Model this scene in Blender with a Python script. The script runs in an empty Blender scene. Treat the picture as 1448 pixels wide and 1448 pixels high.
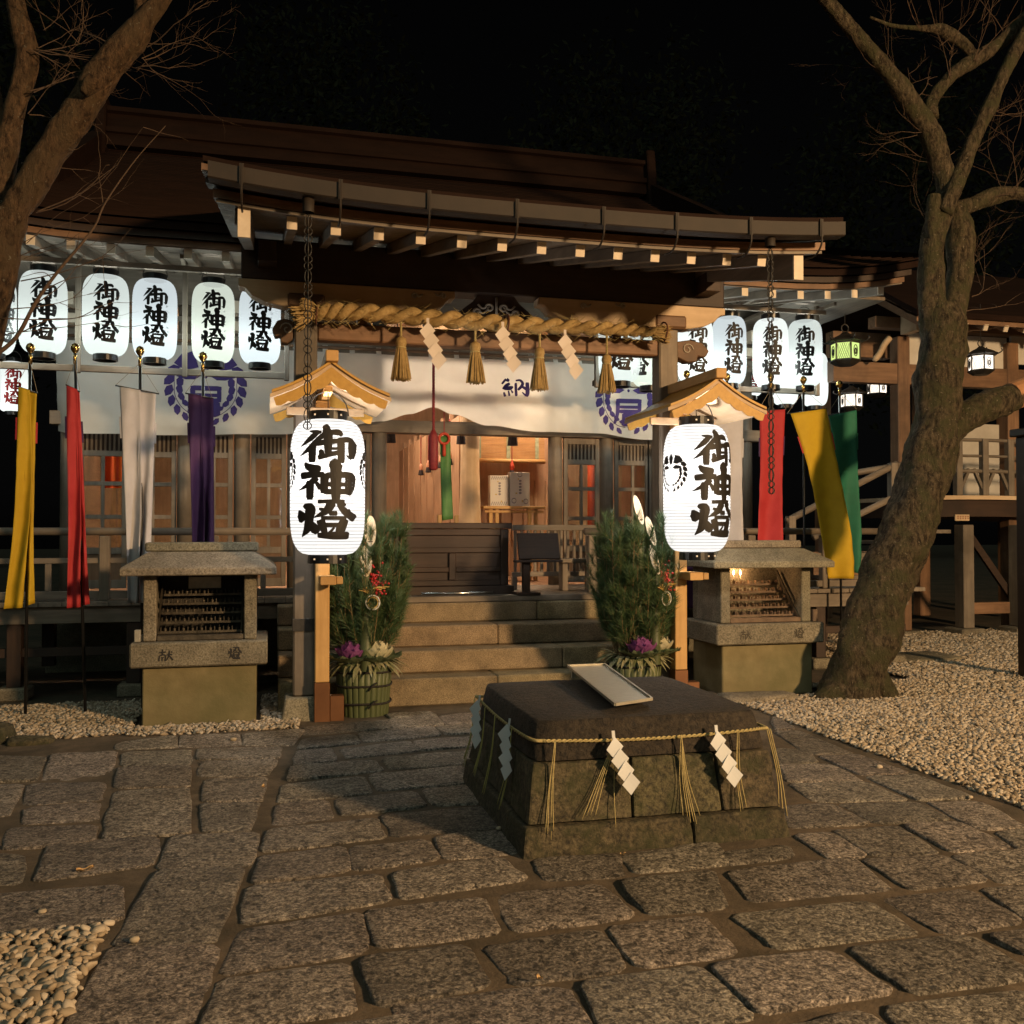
import bpy, math, random
import numpy as np
from mathutils import Vector, Matrix, noise as mn

random.seed(7)
R = math.radians
sc = bpy.context.scene
COL = sc.collection

# ------------------------------------------------------------------ camera
F0, H = 1350.0, 1.5                       # focal length in photo pixels (1448 wide), eye height
TURN, PITCH = math.atan(1350 / 5300), math.atan(26 / 1350)
cam = bpy.data.cameras.new('camera')
cam.sensor_width = 36.0
cam.lens = 36.0 * F0 / 1448
cam.clip_start, cam.clip_end = 0.05, 400
camo = bpy.data.objects.new('camera', cam)
camo.location = (0, 0, H)
camo.rotation_euler = (math.pi / 2 + PITCH, 0, -TURN)
COL.objects.link(camo)
sc.camera = camo

# ------------------------------------------------------------------ night sky + the one warm lamp light
SUN_EL, SUN_AZ = R(38), (-0.45, -0.89)   # soft pale night light over the court, from behind the camera
w = bpy.data.worlds.new('World')
sc.world = w
w.use_nodes = True
nt = w.node_tree
bg = nt.nodes['Background']
sky = nt.nodes.new('ShaderNodeTexSky')
sky.sky_type = 'NISHITA'
sky.sun_disc = False
sky.sun_elevation = SUN_EL
sky.sun_rotation = math.atan2(SUN_AZ[0], SUN_AZ[1])
hsv = nt.nodes.new('ShaderNodeHueSaturation')   # night: the blue of the daylight sky is gone
hsv.inputs['Saturation'].default_value = 0.08
nt.links.new(sky.outputs[0], hsv.inputs['Color'])
nt.links.new(hsv.outputs[0], bg.inputs[0])
bg.inputs[1].default_value = 0.0002
sun = bpy.data.lights.new('sun', 'SUN')     # very soft, weak: the glow of the rest of the lit precinct
sun.energy = 0.30
sun.angle = R(70)
sun.color = (0.78, 1.0, 0.86)
suno = bpy.data.objects.new('sun', sun)
sd = Vector((-SUN_AZ[0] * math.cos(SUN_EL), -SUN_AZ[1] * math.cos(SUN_EL), -math.sin(SUN_EL)))
suno.rotation_euler = sd.to_track_quat('-Z', 'Y').to_euler()
suno.location = (12, -16, 9)
COL.objects.link(suno)
# the orange precinct lamp whose light and shadows the photograph shows: on a post behind the camera, to the right
LAMP = Vector((8.4, -4.9, 4.45))
ll = bpy.data.lights.new('street_lamp_light', 'POINT')
ll.energy = 7400
ll.color = (1.0, 0.65, 0.33)
ll.shadow_soft_size = 0.45
llo = bpy.data.objects.new('street_lamp_light', ll)
llo.location = LAMP
COL.objects.link(llo)
sc.view_settings.view_transform = 'Standard'
sc.view_settings.look = 'None'
sc.view_settings.exposure = 0.43
sc.view_settings.gamma = 1.0
sc.cycles.max_bounces = 6
sc.cycles.diffuse_bounces = 3
sc.cycles.glossy_bounces = 3
sc.cycles.transmission_bounces = 4
sc.cycles.transparent_max_bounces = 8
sc.cycles.sample_clamp_indirect = 4.0
sc.cycles.caustics_reflective = False
sc.cycles.caustics_refractive = False

# ------------------------------------------------------------------ where things stand: a photo point + its depth in the place
_s, _c, _sp, _cp = math.sin(TURN), math.cos(TURN), math.sin(PITCH), math.cos(PITCH)
def ray(px, py):
    u, v = (px - 724) / F0, (724 - py) / F0
    f, z = _cp - _sp * v, _sp + _cp * v
    return (_s * f + _c * u, _c * f - _s * u, z)
def at(px, py, Y):
    r = ray(px, py); t = Y / r[1]
    return (r[0] * t, Y, H + r[2] * t)
def gnd(px, py, z=0.0):
    r = ray(px, py); t = (z - H) / r[2]
    return (r[0] * t, r[1] * t, z)
def X(px, Y): return at(px, 724, Y)[0]
def Z(py, Y, px=724): return at(px, py, Y)[2]

# ------------------------------------------------------------------ materials
MATS = {}
def _new(name):
    m = bpy.data.materials.new(name); m.use_nodes = True
    return m, m.node_tree.nodes, m.node_tree.links, m.node_tree.nodes['Principled BSDF']
def mat(name, col, rough=0.7, col2=None, scale=8.0, bump=0.0, bscale=None, metal=0.0, stretch=(1, 1, 1), detail=6, col3=None,
        s3=2.0, spec=None, sss=None, vary=0.0, transl=0.0, coord='Object', t3=(0.45, 0.65), bdist=0.02):
    if name in MATS: return MATS[name]
    m, N, L, P = _new(name)
    P.inputs['Roughness'].default_value = rough
    P.inputs['Metallic'].default_value = metal
    if spec is not None: P.inputs['Specular IOR Level'].default_value = spec
    c4 = lambda c: (c[0], c[1], c[2], 1)
    tc = N.new('ShaderNodeTexCoord')
    mp = N.new('ShaderNodeMapping')
    mp.inputs['Scale'].default_value = stretch
    L.new(tc.outputs[coord], mp.inputs[0])
    out = None
    if col2 is not None:
        nz = N.new('ShaderNodeTexNoise'); nz.inputs['Scale'].default_value = scale
        nz.inputs['Detail'].default_value = detail; nz.inputs['Roughness'].default_value = 0.65
        L.new(mp.outputs[0], nz.inputs['Vector'])
        rp = N.new('ShaderNodeValToRGB')
        rp.color_ramp.elements[0].position = 0.35; rp.color_ramp.elements[1].position = 0.66
        rp.color_ramp.elements[0].color = c4(col); rp.color_ramp.elements[1].color = c4(col2)
        L.new(nz.outputs['Fac'], rp.inputs[0]); out = rp.outputs[0]
        if col3 is not None:
            n3 = N.new('ShaderNodeTexNoise'); n3.inputs['Scale'].default_value = s3; n3.inputs['Detail'].default_value = 5
            n3.inputs['Roughness'].default_value = 0.6
            L.new(tc.outputs[coord], n3.inputs['Vector'])
            r3 = N.new('ShaderNodeValToRGB')
            r3.color_ramp.elements[0].position = t3[0]; r3.color_ramp.elements[1].position = t3[1]
            L.new(n3.outputs['Fac'], r3.inputs[0])
            mx = N.new('ShaderNodeMix'); mx.data_type = 'RGBA'
            L.new(r3.outputs[0], mx.inputs[0]); L.new(out, mx.inputs[6]); mx.inputs[7].default_value = c4(col3)
            out = mx.outputs[2]
    else:
        rgb = N.new('ShaderNodeRGB'); rgb.outputs[0].default_value = c4(col); out = rgb.outputs[0]
    if vary:
        oi = N.new('ShaderNodeObjectInfo')
        mr = N.new('ShaderNodeMapRange'); mr.inputs[3].default_value = 1 - vary; mr.inputs[4].default_value = 1 + vary
        L.new(oi.outputs['Random'], mr.inputs[0])
        hs = N.new('ShaderNodeHueSaturation'); L.new(mr.outputs[0], hs.inputs['Value']); L.new(out, hs.inputs['Color'])
        out = hs.outputs[0]
    L.new(out, P.inputs['Base Color'])
    if bump:
        bz = N.new('ShaderNodeTexNoise'); bz.inputs['Scale'].default_value = bscale or scale * 2
        bz.inputs['Detail'].default_value = 8; bz.inputs['Roughness'].default_value = 0.7
        L.new(mp.outputs[0], bz.inputs['Vector'])
        b = N.new('ShaderNodeBump'); b.inputs['Strength'].default_value = bump; b.inputs['Distance'].default_value = bdist
        L.new(bz.outputs['Fac'], b.inputs['Height']); L.new(b.outputs[0], P.inputs['Normal'])
    if transl:
        tr = N.new('ShaderNodeBsdfTranslucent'); L.new(out, tr.inputs[0])
        mx = N.new('ShaderNodeMixShader'); mx.inputs[0].default_value = transl
        L.new(P.outputs[0], mx.inputs[1]); L.new(tr.outputs[0], mx.inputs[2])
        L.new(mx.outputs[0], N['Material Output'].inputs[0])
    MATS[name] = m
    return m
def wood(kind, axis):
    c = {'grey': ((.15, .12, .092), (.24, .195, .15), (.11, .088, .066)), 'dark': ((.028, .0135, .0075), (.048, .024, .0135), (.020, .010, .006)),
         'brown': ((.16, .085, .045), (.26, .145, .08), (.10, .055, .03)), 'fresh': ((.50, .29, .10), (.62, .38, .15), (.45, .25, .085)),
         'red': ((.34, .20, .115), (.46, .28, .17), (.28, .16, .09)), 'pale': ((.50, .36, .22), (.62, .46, .30), (.44, .31, .19))}[kind]
    st = [9, 9, 9]; st['xyz'.index(axis)] = 0.7
    return mat('wood_%s_%s' % (kind, axis), c[0], 0.62, c[1], 2.2, 0.25, 4.0, stretch=st, col3=c[2], s3=1.5, vary=0.12, bdist=0.006)
def emit(name, col, strength, paper=0.0, clear=0.0):
    if name in MATS: return MATS[name]
    m, N, L, P = _new(name)
    N.remove(P)
    e = N.new('ShaderNodeEmission'); e.inputs[0].default_value = (*col, 1); e.inputs[1].default_value = strength
    sh = e.outputs[0]
    if paper:
        t = N.new('ShaderNodeBsdfTranslucent'); t.inputs[0].default_value = (*col, 1)
        d = N.new('ShaderNodeBsdfDiffuse'); d.inputs[0].default_value = tuple(c * .10 for c in col) + (1,); t.inputs[0].default_value = tuple(c * paper for c in col) + (1,)
        mx = N.new('ShaderNodeMixShader'); mx.inputs[0].default_value = 0.4
        L.new(t.outputs[0], mx.inputs[1]); L.new(d.outputs[0], mx.inputs[2])
        a = N.new('ShaderNodeAddShader'); L.new(e.outputs[0], a.inputs[0]); L.new(mx.outputs[0], a.inputs[1]); sh = a.outputs[0]
        if clear:                               # thin paper lets part of the bulb's light straight through
            tp = N.new('ShaderNodeBsdfTransparent'); tp.inputs[0].default_value = (*col, 1)
            m2 = N.new('ShaderNodeMixShader'); m2.inputs[0].default_value = clear; L.new(mx.outputs[0], m2.inputs[1]); L.new(tp.outputs[0], m2.inputs[2]); L.new(m2.outputs[0], a.inputs[1])
    L.new(sh, N['Material Output'].inputs[0])
    MATS[name] = m
    return m
def glass_mat():
    if 'glass' in MATS: return MATS['glass']
    m, N, L, P = _new('glass'); N.remove(P)
    t = N.new('ShaderNodeBsdfTransparent'); t.inputs[0].default_value = (.86, .9, .88, 1)
    g = N.new('ShaderNodeBsdfGlossy'); g.inputs['Roughness'].default_value = 0.02
    f = N.new('ShaderNodeFresnel'); f.inputs[0].default_value = 1.9
    mx = N.new('ShaderNodeMixShader')
    L.new(f.outputs[0], mx.inputs[0]); L.new(t.outputs[0], mx.inputs[1]); L.new(g.outputs[0], mx.inputs[2])
    L.new(mx.outputs[0], N['Material Output'].inputs[0])
    MATS['glass'] = m
    return m

# ------------------------------------------------------------------ mesh helpers
def crom(pts, k):
    P = [np.array(p, float) for p in pts]
    if len(P) < 3: return [P[0] + (P[-1] - P[0]) * i / k for i in range(k + 1)]
    P = [2 * P[0] - P[1]] + P + [2 * P[-1] - P[-2]]
    out = []
    for i in range(1, len(P) - 2):
        a, b, c, d = P[i - 1:i + 3]
        for j in range(k):
            t = j / k
            out.append(0.5 * ((2 * b) + (-a + c) * t + (2 * a - 5 * b + 4 * c - d) * t * t + (-a + 3 * b - 3 * c + d) * t ** 3))
    out.append(P[-2])
    return out
class MB:
    def __init__(s): s.v = []; s.f = []
    def add(s, vs, fs):
        o = len(s.v); s.v += [tuple(map(float, v)) for v in vs]; s.f += [tuple(i + o for i in f) for f in fs]; return s
    def hexa(s, p): return s.add(p, [(0, 3, 2, 1), (4, 5, 6, 7), (0, 1, 5, 4), (1, 2, 6, 5), (2, 3, 7, 6), (3, 0, 4, 7)])
    def box(s, x0, x1, y0, y1, z0, z1):
        return s.hexa([(x0, y0, z0), (x1, y0, z0), (x1, y1, z0), (x0, y1, z0), (x0, y0, z1), (x1, y0, z1), (x1, y1, z1), (x0, y1, z1)])
    def cbox(s, c, sx, sy, sz): return s.box(c[0] - sx / 2, c[0] + sx / 2, c[1] - sy / 2, c[1] + sy / 2, c[2] - sz / 2, c[2] + sz / 2)
    def bar(s, p, q, w, h, up=(0, 0, 1)):
        p, q, up = Vector(p), Vector(q), Vector(up); d = (q - p).normalized(); a = d.cross(up)
        if a.length < 1e-4: a = d.cross(Vector((1, 0, 0)))
        a = a.normalized() * w / 2; b = a.cross(d).normalized() * h / 2
        return s.hexa([p - a - b, p + a - b, q + a - b, q - a - b, p - a + b, p + a + b, q + a + b, q - a + b])
    def tube(s, path, rad, n=8, caps=True, wob=0.0, wf=3.0):
        P = [Vector(p) for p in path]; m = len(P)
        rr = rad if hasattr(rad, '__len__') else [rad] * m
        t = (P[1] - P[0]).normalized(); u = t.orthogonal().normalized(); vs = []
        for i in range(m):
            t2 = (P[min(i + 1, m - 1)] - P[max(i - 1, 0)]).normalized()
            u = (u - t2 * u.dot(t2)).normalized(); w_ = t2.cross(u)
            for k in range(n):
                a = 2 * math.pi * k / n; q = u * math.cos(a) + w_ * math.sin(a); r = rr[i]
                if wob: c_ = P[i] + q * r; r *= 1 + wob * mn.noise(c_ * wf) + wob * .45 * mn.noise(Vector((c_.x, c_.y, c_.z * .6)) * wf * 3.1) + wob * .30 * mn.noise(Vector((c_.x, c_.y, c_.z * .5)) * wf * 8)
                vs.append(P[i] + q * r)
        fs = [(i * n + k, i * n + (k + 1) % n, (i + 1) * n + (k + 1) % n, (i + 1) * n + k) for i in range(m - 1) for k in range(n)]
        if caps: fs += [tuple(range(n))[::-1], tuple(range((m - 1) * n, m * n))]
        return s.add(vs, fs)
    def lathe(s, prof, n=24, c=(0, 0, 0), caps=True, ph=0.0):
        vs = [(c[0] + r * math.cos(2 * math.pi * k / n + ph), c[1] + r * math.sin(2 * math.pi * k / n + ph), c[2] + z) for r, z in prof for k in range(n)]
        m = len(prof)
        fs = [(i * n + k, i * n + (k + 1) % n, (i + 1) * n + (k + 1) % n, (i + 1) * n + k) for i in range(m - 1) for k in range(n)]
        if caps: fs += [tuple(range(n))[::-1], tuple(range((m - 1) * n, m * n))]
        return s.add(vs, fs)
    def prism(s, poly, fn0, fn1):
        n = len(poly)
        return s.add([fn0(*p) for p in poly] + [fn1(*p) for p in poly],
                     [tuple(range(n))[::-1], tuple(range(n, 2 * n))] + [(i, (i + 1) % n, n + (i + 1) % n, n + i) for i in range(n)])
    def grid(s, fn, nu, nv):
        vs = [fn(i / nu, j / nv) for j in range(nv + 1) for i in range(nu + 1)]
        return s.add(vs, [(j * (nu + 1) + i, j * (nu + 1) + i + 1, (j + 1) * (nu + 1) + i + 1, (j + 1) * (nu + 1) + i) for j in range(nv) for i in range(nu)])
    def build(s, name, m, parent=None, smooth=False, bevel=0.0, solid=0.0, local=False):
        me = bpy.data.meshes.new(name)
        off = Vector((0, 0, 0))
        if parent is not None and not local:
            p = parent
            while p is not None: off += p.location; p = p.parent
        me.from_pydata([Vector(v) - off for v in s.v], [], s.f)
        me.update()
        if smooth: me.polygons.foreach_set('use_smooth', [True] * len(me.polygons))
        me.materials.append(m)
        o = bpy.data.objects.new(name, me); COL.objects.link(o)
        if parent is not None: o.parent = parent
        if solid:
            md = o.modifiers.new('thickness', 'SOLIDIFY'); md.thickness = solid; md.offset = 0
        if bevel:
            md = o.modifiers.new('bevel', 'BEVEL'); md.width = bevel; md.segments = 1; md.limit_method = 'ANGLE'
        return o
def tag(o, label, cat, group=None, kind=None):
    if label: o['label'] = label
    if cat: o['category'] = cat
    if group: o['group'] = group
    if kind: o['kind'] = kind
    return o
def thing(name, loc, label, cat, group=None):
    o = bpy.data.objects.new(name, None); o.location = loc; o.empty_display_size = 0.1; COL.objects.link(o)
    return tag(o, label, cat, group)
def struct(o): o['kind'] = 'structure'; return o
def inst(name, data, parent, loc=(0, 0, 0), rot=(0, 0, 0), scale=(1, 1, 1), bevel=0.0):
    o = bpy.data.objects.new(name, data); o.location = loc; o.rotation_euler = rot; o.scale = scale; COL.objects.link(o); o.parent = parent
    if bevel:
        md = o.modifiers.new('bevel', 'BEVEL'); md.width = bevel; md.segments = 1; md.limit_method = 'ANGLE'
    return o
def copy_tree(o, parent=None):
    c = o.copy(); COL.objects.link(c); c.parent = parent
    for ch in list(o.children): copy_tree(ch, c)
    return c
def box(name, x0, x1, y0, y1, z0, z1, m, parent, bevel=0.004):
    return MB().box(x0, x1, y0, y1, z0, z1).build(name, m, parent, bevel=bevel)

# ------------------------------------------------------------------ brush lettering: strokes in units read off the big lantern
G_GO = [[(545, 480, 60), (430, 585, 70), (285, 712, 8)], [(400, 470, 20), (520, 485, 50), (600, 490, 30)], [(610, 520, 40), (480, 690, 80), (280, 857, 8)], [(465, 690, 95), (462, 960, 85)],
        [(610, 405, 40), (680, 415, 90), (740, 420, 30)], [(690, 410, 110), (660, 510, 90), (560, 612, 24)], [(720, 490, 60), (880, 490, 80), (925, 545, 40)], [(705, 470, 120), (705, 650, 110), (705, 830, 80)],
        [(520, 668, 70), (700, 640, 70), (900, 620, 60)], [(570, 770, 30), (600, 800, 70), (610, 860, 60)], [(550, 890, 60), (700, 845, 60), (880, 800, 60)], [(760, 745, 36), (880, 742, 36)],
        [(860, 615, 70), (1040, 600, 70), (1120, 690, 60)], [(1085, 640, 110), (1075, 780, 100), (1065, 895, 60)], [(1070, 890, 50), (985, 850, 14)], [(905, 620, 100), (905, 970, 85)]]
G_SHIN = [[(350, 965, 30), (430, 1040, 95), (600, 1060, 70)], [(290, 1170, 80), (450, 1150, 80), (650, 1150, 70)], [(540, 1190, 80), (430, 1290, 70), (265, 1390, 8)], [(435, 1240, 100), (430, 1535, 85)],
          [(520, 1260, 40), (600, 1370, 70)], [(655, 1150, 110), (645, 1440, 90)], [(650, 1165, 70), (1020, 1150, 80), (1110, 1235, 50)], [(1050, 1170, 130), (1040, 1330, 120), (1005, 1460, 80)],
          [(690, 1298, 60), (1000, 1298, 50)], [(640, 1415, 70), (1010, 1405, 70)], [(720, 985, 60), (800, 1000, 160), (920, 1040, 50)], [(825, 1010, 140), (825, 1300, 130), (825, 1550, 100)]]
G_TO = [[(265, 1700, 24), (305, 1790, 110), (285, 1890, 40)], [(330, 1625, 40), (430, 1670, 130), (425, 1800, 110), (390, 1980, 95), (290, 2112, 10)], [(430, 1870, 60), (510, 2000, 120), (535, 2062, 50)],
        [(510, 1730, 20), (460, 1790, 50)], [(550, 1568, 50), (760, 1560, 50), (960, 1575, 70)], [(770, 1570, 120), (680, 1710, 90), (490, 1815, 12)], [(570, 1670, 24), (650, 1705, 70)],
        [(860, 1590, 60), (970, 1720, 90), (1125, 1835, 100)], [(975, 1590, 50), (880, 1660, 40)], [(1050, 1700, 50), (950, 1740, 50)], [(720, 1745, 60), (850, 1745, 60)],
        [(600, 1818, 50), (990, 1818, 50)], [(590, 1840, 110), (640, 1990, 90), (670, 2060, 60)], [(965, 1830, 100), (905, 1990, 120), (880, 2080, 90)], [(640, 1925, 56), (900, 1925, 56)], [(810, 1960, 30), (720, 2060, 40)],
        [(540, 2085, 60), (780, 2090, 95), (1045, 2090, 95)]]
G_NO = [[(460, 310, 60), (350, 440, 50)], [(470, 320, 100), (540, 360, 60)], [(560, 420, 60), (470, 480, 90), (370, 570, 50)], [(400, 570, 50), (560, 540, 110), (650, 500, 40)], [(400, 650, 50), (440, 760, 70)], [(520, 610, 40), (550, 740, 60)],
        [(590, 590, 30), (640, 660, 60)], [(715, 400, 70), (735, 740, 80)], [(710, 345, 40), (830, 330, 60), (900, 400, 80), (870, 480, 80), (780, 580, 60)], [(890, 490, 60), (1030, 560, 90)], [(1030, 370, 100), (1035, 640, 110), (1010, 740, 60)], [(1000, 720, 60), (890, 630, 30)]]
G_KEN = [[(190, 210, 14), (260, 205, 16)], [(225, 175, 16), (222, 235, 16)], [(195, 240, 14), (190, 300, 14)], [(195, 240, 12), (250, 238, 14), (252, 300, 14)], [(210, 262, 10), (240, 262, 10)], [(224, 255, 10), (222, 300, 12)],
         [(265, 235, 14), (325, 230, 14)], [(292, 190, 16), (290, 240, 18), (262, 295, 8)], [(294, 245, 14), (330, 292, 20)], [(312, 200, 12), (322, 212, 14)]]
def strokes(mb, glyph, fn, lift=0.0004, step=18.0, wk=1.0):
    for si, st in enumerate(glyph):
        pts = crom([p for p in st], 8) if len(st) > 2 else [np.array(st[0]) + (np.array(st[1]) - np.array(st[0])) * i / 8 for i in range(9)]
        rows = []
        for i, p in enumerate(pts):
            d = pts[min(i + 1, len(pts) - 1)] - pts[max(i - 1, 0)]
            l = math.hypot(d[0], d[1]) or 1; nx, ny = -d[1] / l, d[0] / l; hw = p[2] * wk / 2
            if i == 0 or i == len(pts) - 1: hw *= 0.72
            rows.append([fn(p[0] + nx * hw * k, p[1] + ny * hw * k, lift * (si % 7)) for k in (-1, 0, 1)])
        vs = [q for r_ in rows for q in r_]
        mb.add(vs, [(i * 3 + k, i * 3 + k + 1, i * 3 + k + 4, i * 3 + k + 3) for i in range(len(rows) - 1) for k in (0, 1)])
def poly_grid(mb, poly, fn, lift=0.0):
    """small convex outline laid on a surface: a fan round its centre"""
    cx = sum(p[0] for p in poly) / len(poly); cy = sum(p[1] for p in poly) / len(poly)
    mid = [((p[0] + cx) / 2, (p[1] + cy) / 2) for p in poly]; n = len(poly)
    mb.add([fn(p[0], p[1], lift) for p in poly] + [fn(p[0], p[1], lift) for p in mid] + [fn(cx, cy, lift)],
           [(i, (i + 1) % n, n + (i + 1) % n, n + i) for i in range(n)] + [(n + i, n + (i + 1) % n, 2 * n) for i in range(n)])
def leaf_shape(x, y, a, l, w_):
    ca, sa = math.cos(a), math.sin(a)
    return [(x + ca * u * l - sa * v * w_, y + sa * u * l + ca * v * w_) for u, v in ((-.5, 0), (-.2, -.5), (.2, -.45), (.5, 0), (.2, .45), (-.2, .5))]
def crest(mb, fn, centre_char):
    """round wreath: trefoil on top, two feathered sprays round the sides; unit circle, y down"""
    for s in (-1, 1):
        for k in range(7):
            a = R(-28 + 17 * k)              # 0 = right, grows downward
            r = 0.93
            x, y = s * r * math.cos(a), r * math.sin(a)
            poly_grid(mb, leaf_shape(x, y, (a + R(55)) if s > 0 else math.pi - (a + R(55)), .40 - .025 * k, .24 - .018 * k), fn)
            if k > 0:
                x, y = s * .66 * math.cos(a), .66 * math.sin(a)
                poly_grid(mb, leaf_shape(x, y, (a + R(100)) if s > 0 else math.pi - (a + R(100)), .34 - .025 * k, .20 - .016 * k), fn)
        strokes(mb, [[(s * .8 * math.cos(R(a)) * 1000, .8 * math.sin(R(a)) * 1000, 16) for a in (-10, 15, 40, 65, 85)]], lambda x, y, l: fn(x / 1000, y / 1000, l))
        poly_grid(mb, [(s * .12, -.30), (s * .35, -.40), (s * .62, -.36), (s * .75, -.28), (s * .5, -.2), (s * .28, -.2)], fn)
        poly_grid(mb, [(s * .18, -.52), (s * .30, -.95), (s * .62, -.86), (s * .80, -.62), (s * .62, -.5), (s * .4, -.46)], fn)
    poly_grid(mb, [(-.1, -.5), (-.16, -.8), (0, -1.05), (.16, -.8), (.1, -.5), (0, -.42)], fn)
    poly_grid(mb, leaf_shape(0, -.28, 0, .09, .09), fn)
    if centre_char:
        T = [[(-380, 20, 130), (400, 20, 130)], [(-330, 20, 130), (-330, 330, 120), (-420, 700, 90)], [(-300, 200, 90), (360, 200, 90)], [(340, 60, 110), (340, 330, 110)], [(-300, 330, 110), (390, 330, 110)], [(80, 360, 560), (90, 760, 560)]]
        strokes(mb, T, lambda x, y, l: fn(x / 1000, y / 1000, l))

# ================================================================== GROUND, PAVING, GRAVEL
m_earth = mat('earth', (.05, .036, .022), .95, (.10, .072, .045), 5, .6, 30, col3=(.04, .035, .02), s3=1.2)
m_grout = mat('packed_sand', (.085, .062, .040), .95, (.15, .11, .072), 9, .5, 60, coord='Object', col3=(.055, .042, .025), s3=2.5)
m_granite = None
def granite(name, a, b, c, speck=95, bump=.9, vary=.16, bscale=34, moss=None, pit=0.0, dist=.022, rough=.8):
    if name in MATS: return MATS[name]
    m, N, L, P = _new(name)
    P.inputs['Roughness'].default_value = rough; P.inputs['Specular IOR Level'].default_value = .5
    g = N.new('ShaderNodeNewGeometry')
    n1 = N.new('ShaderNodeTexNoise'); n1.inputs['Scale'].default_value = speck; n1.inputs['Detail'].default_value = 4; n1.inputs['Roughness'].default_value = .75
    n2 = N.new('ShaderNodeTexNoise'); n2.inputs['Scale'].default_value = 4.5; n2.inputs['Detail'].default_value = 7; n2.inputs['Roughness'].default_value = .7
    for n in (n1, n2): L.new(g.outputs['Position'], n.inputs['Vector'])
    r1 = N.new('ShaderNodeValToRGB'); e = r1.color_ramp.elements
    e[0].position = .36; e[0].color = (*c, 1); e[1].position = .62; e[1].color = (*b, 1)
    q = r1.color_ramp.elements.new(.47); q.color = (*a, 1)
    L.new(n1.outputs['Fac'], r1.inputs[0])
    r2 = N.new('ShaderNodeValToRGB'); r2.color_ramp.elements[0].position = .34; r2.color_ramp.elements[1].position = .62
    r2.color_ramp.elements[0].color = (.42, .40, .38, 1); r2.color_ramp.elements[1].color = (1.0, .98, .95, 1)
    L.new(n2.outputs['Fac'], r2.inputs[0])
    mu = N.new('ShaderNodeMix'); mu.data_type = 'RGBA'; mu.blend_type = 'MULTIPLY'; mu.inputs[0].default_value = .75
    L.new(r1.outputs[0], mu.inputs[6]); L.new(r2.outputs[0], mu.inputs[7])
    out = mu.outputs[2]
    if moss:
        n4 = N.new('ShaderNodeTexNoise'); n4.inputs['Scale'].default_value = 6; n4.inputs['Detail'].default_value = 8; n4.inputs['Roughness'].default_value = .75
        L.new(g.outputs['Position'], n4.inputs['Vector'])
        r4 = N.new('ShaderNodeValToRGB'); r4.color_ramp.elements[0].position = .45; r4.color_ramp.elements[1].position = .62
        L.new(n4.outputs['Fac'], r4.inputs[0])
        mm = N.new('ShaderNodeMix'); mm.data_type = 'RGBA'; L.new(r4.outputs[0], mm.inputs[0]); L.new(out, mm.inputs[6]); mm.inputs[7].default_value = (*moss, 1)
        out = mm.outputs[2]
    oi = N.new('ShaderNodeObjectInfo'); mr = N.new('ShaderNodeMapRange'); mr.inputs[3].default_value = 1 - vary; mr.inputs[4].default_value = 1 + vary
    L.new(oi.outputs['Random'], mr.inputs[0])
    hs = N.new('ShaderNodeHueSaturation'); L.new(mr.outputs[0], hs.inputs['Value']); L.new(out, hs.inputs['Color'])
    mq = N.new('ShaderNodeMath'); mq.operation = 'FRACT'; mk = N.new('ShaderNodeMath'); mk.operation = 'MULTIPLY'; mk.inputs[1].default_value = 7.31; L.new(oi.outputs['Random'], mk.inputs[0]); L.new(mk.outputs[0], mq.inputs[0])
    mh = N.new('ShaderNodeMapRange'); mh.inputs[3].default_value = .485; mh.inputs[4].default_value = .515; L.new(mq.outputs[0], mh.inputs[0]); L.new(mh.outputs[0], hs.inputs['Hue'])
    L.new(hs.outputs[0], P.inputs['Base Color'])
    n3 = N.new('ShaderNodeTexNoise'); n3.inputs['Scale'].default_value = bscale; n3.inputs['Detail'].default_value = 7; n3.inputs['Roughness'].default_value = .72
    n3.inputs['Distortion'].default_value = .6
    L.new(g.outputs['Position'], n3.inputs['Vector'])
    if pit:
        r5 = N.new('ShaderNodeValToRGB'); r5.color_ramp.elements[0].position = .40; r5.color_ramp.elements[1].position = .57; r5.color_ramp.elements[0].color = (pit, pit, pit, 1)
        L.new(n3.outputs['Fac'], r5.inputs[0]); m5 = N.new('ShaderNodeMix'); m5.data_type = 'RGBA'; m5.blend_type = 'MULTIPLY'; m5.inputs[0].default_value = 1
        L.new(hs.outputs[0], m5.inputs[6]); L.new(r5.outputs[0], m5.inputs[7]); L.new(m5.outputs[2], P.inputs['Base Color'])
    bm = N.new('ShaderNodeBump'); bm.inputs['Strength'].default_value = bump; bm.inputs['Distance'].default_value = dist
    L.new(n3.outputs['Fac'], bm.inputs['Height']); L.new(bm.outputs[0], P.inputs['Normal'])
    MATS[name] = m
    return m
m_pave = granite('paving_granite', (.33, .288, .24), (.72, .64, .55), (.095, .082, .068), 85, 1.0, .28, 40, pit=.16, dist=.034, rough=.5)
m_step = granite('step_granite', (.26, .20, .12), (.40, .31, .19), (.12, .09, .055), 130, .25, .10, 60)
m_old = granite('weathered_stone', (.20, .175, .125), (.31, .27, .20), (.10, .088, .06), 70, .5, .08, 40)
m_mossy = granite('mossy_stone', (.075, .062, .035), (.14, .115, .065), (.025, .021, .013), 40, 1.0, .15, 24, moss=(.035, .036, .012))
m_well_top = granite('dark_lid_stone', (.035, .026, .018), (.06, .045, .03), (.012, .009, .007), 40, 1.0, .05, 26)  # lid stone in a darker tone than the courses below
m_cement = mat('cement_plinth', (.16, .13, .062), .85, (.235, .195, .10), 3.5, .25, 40, col3=(.13, .115, .05), s3=1.4)

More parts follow.
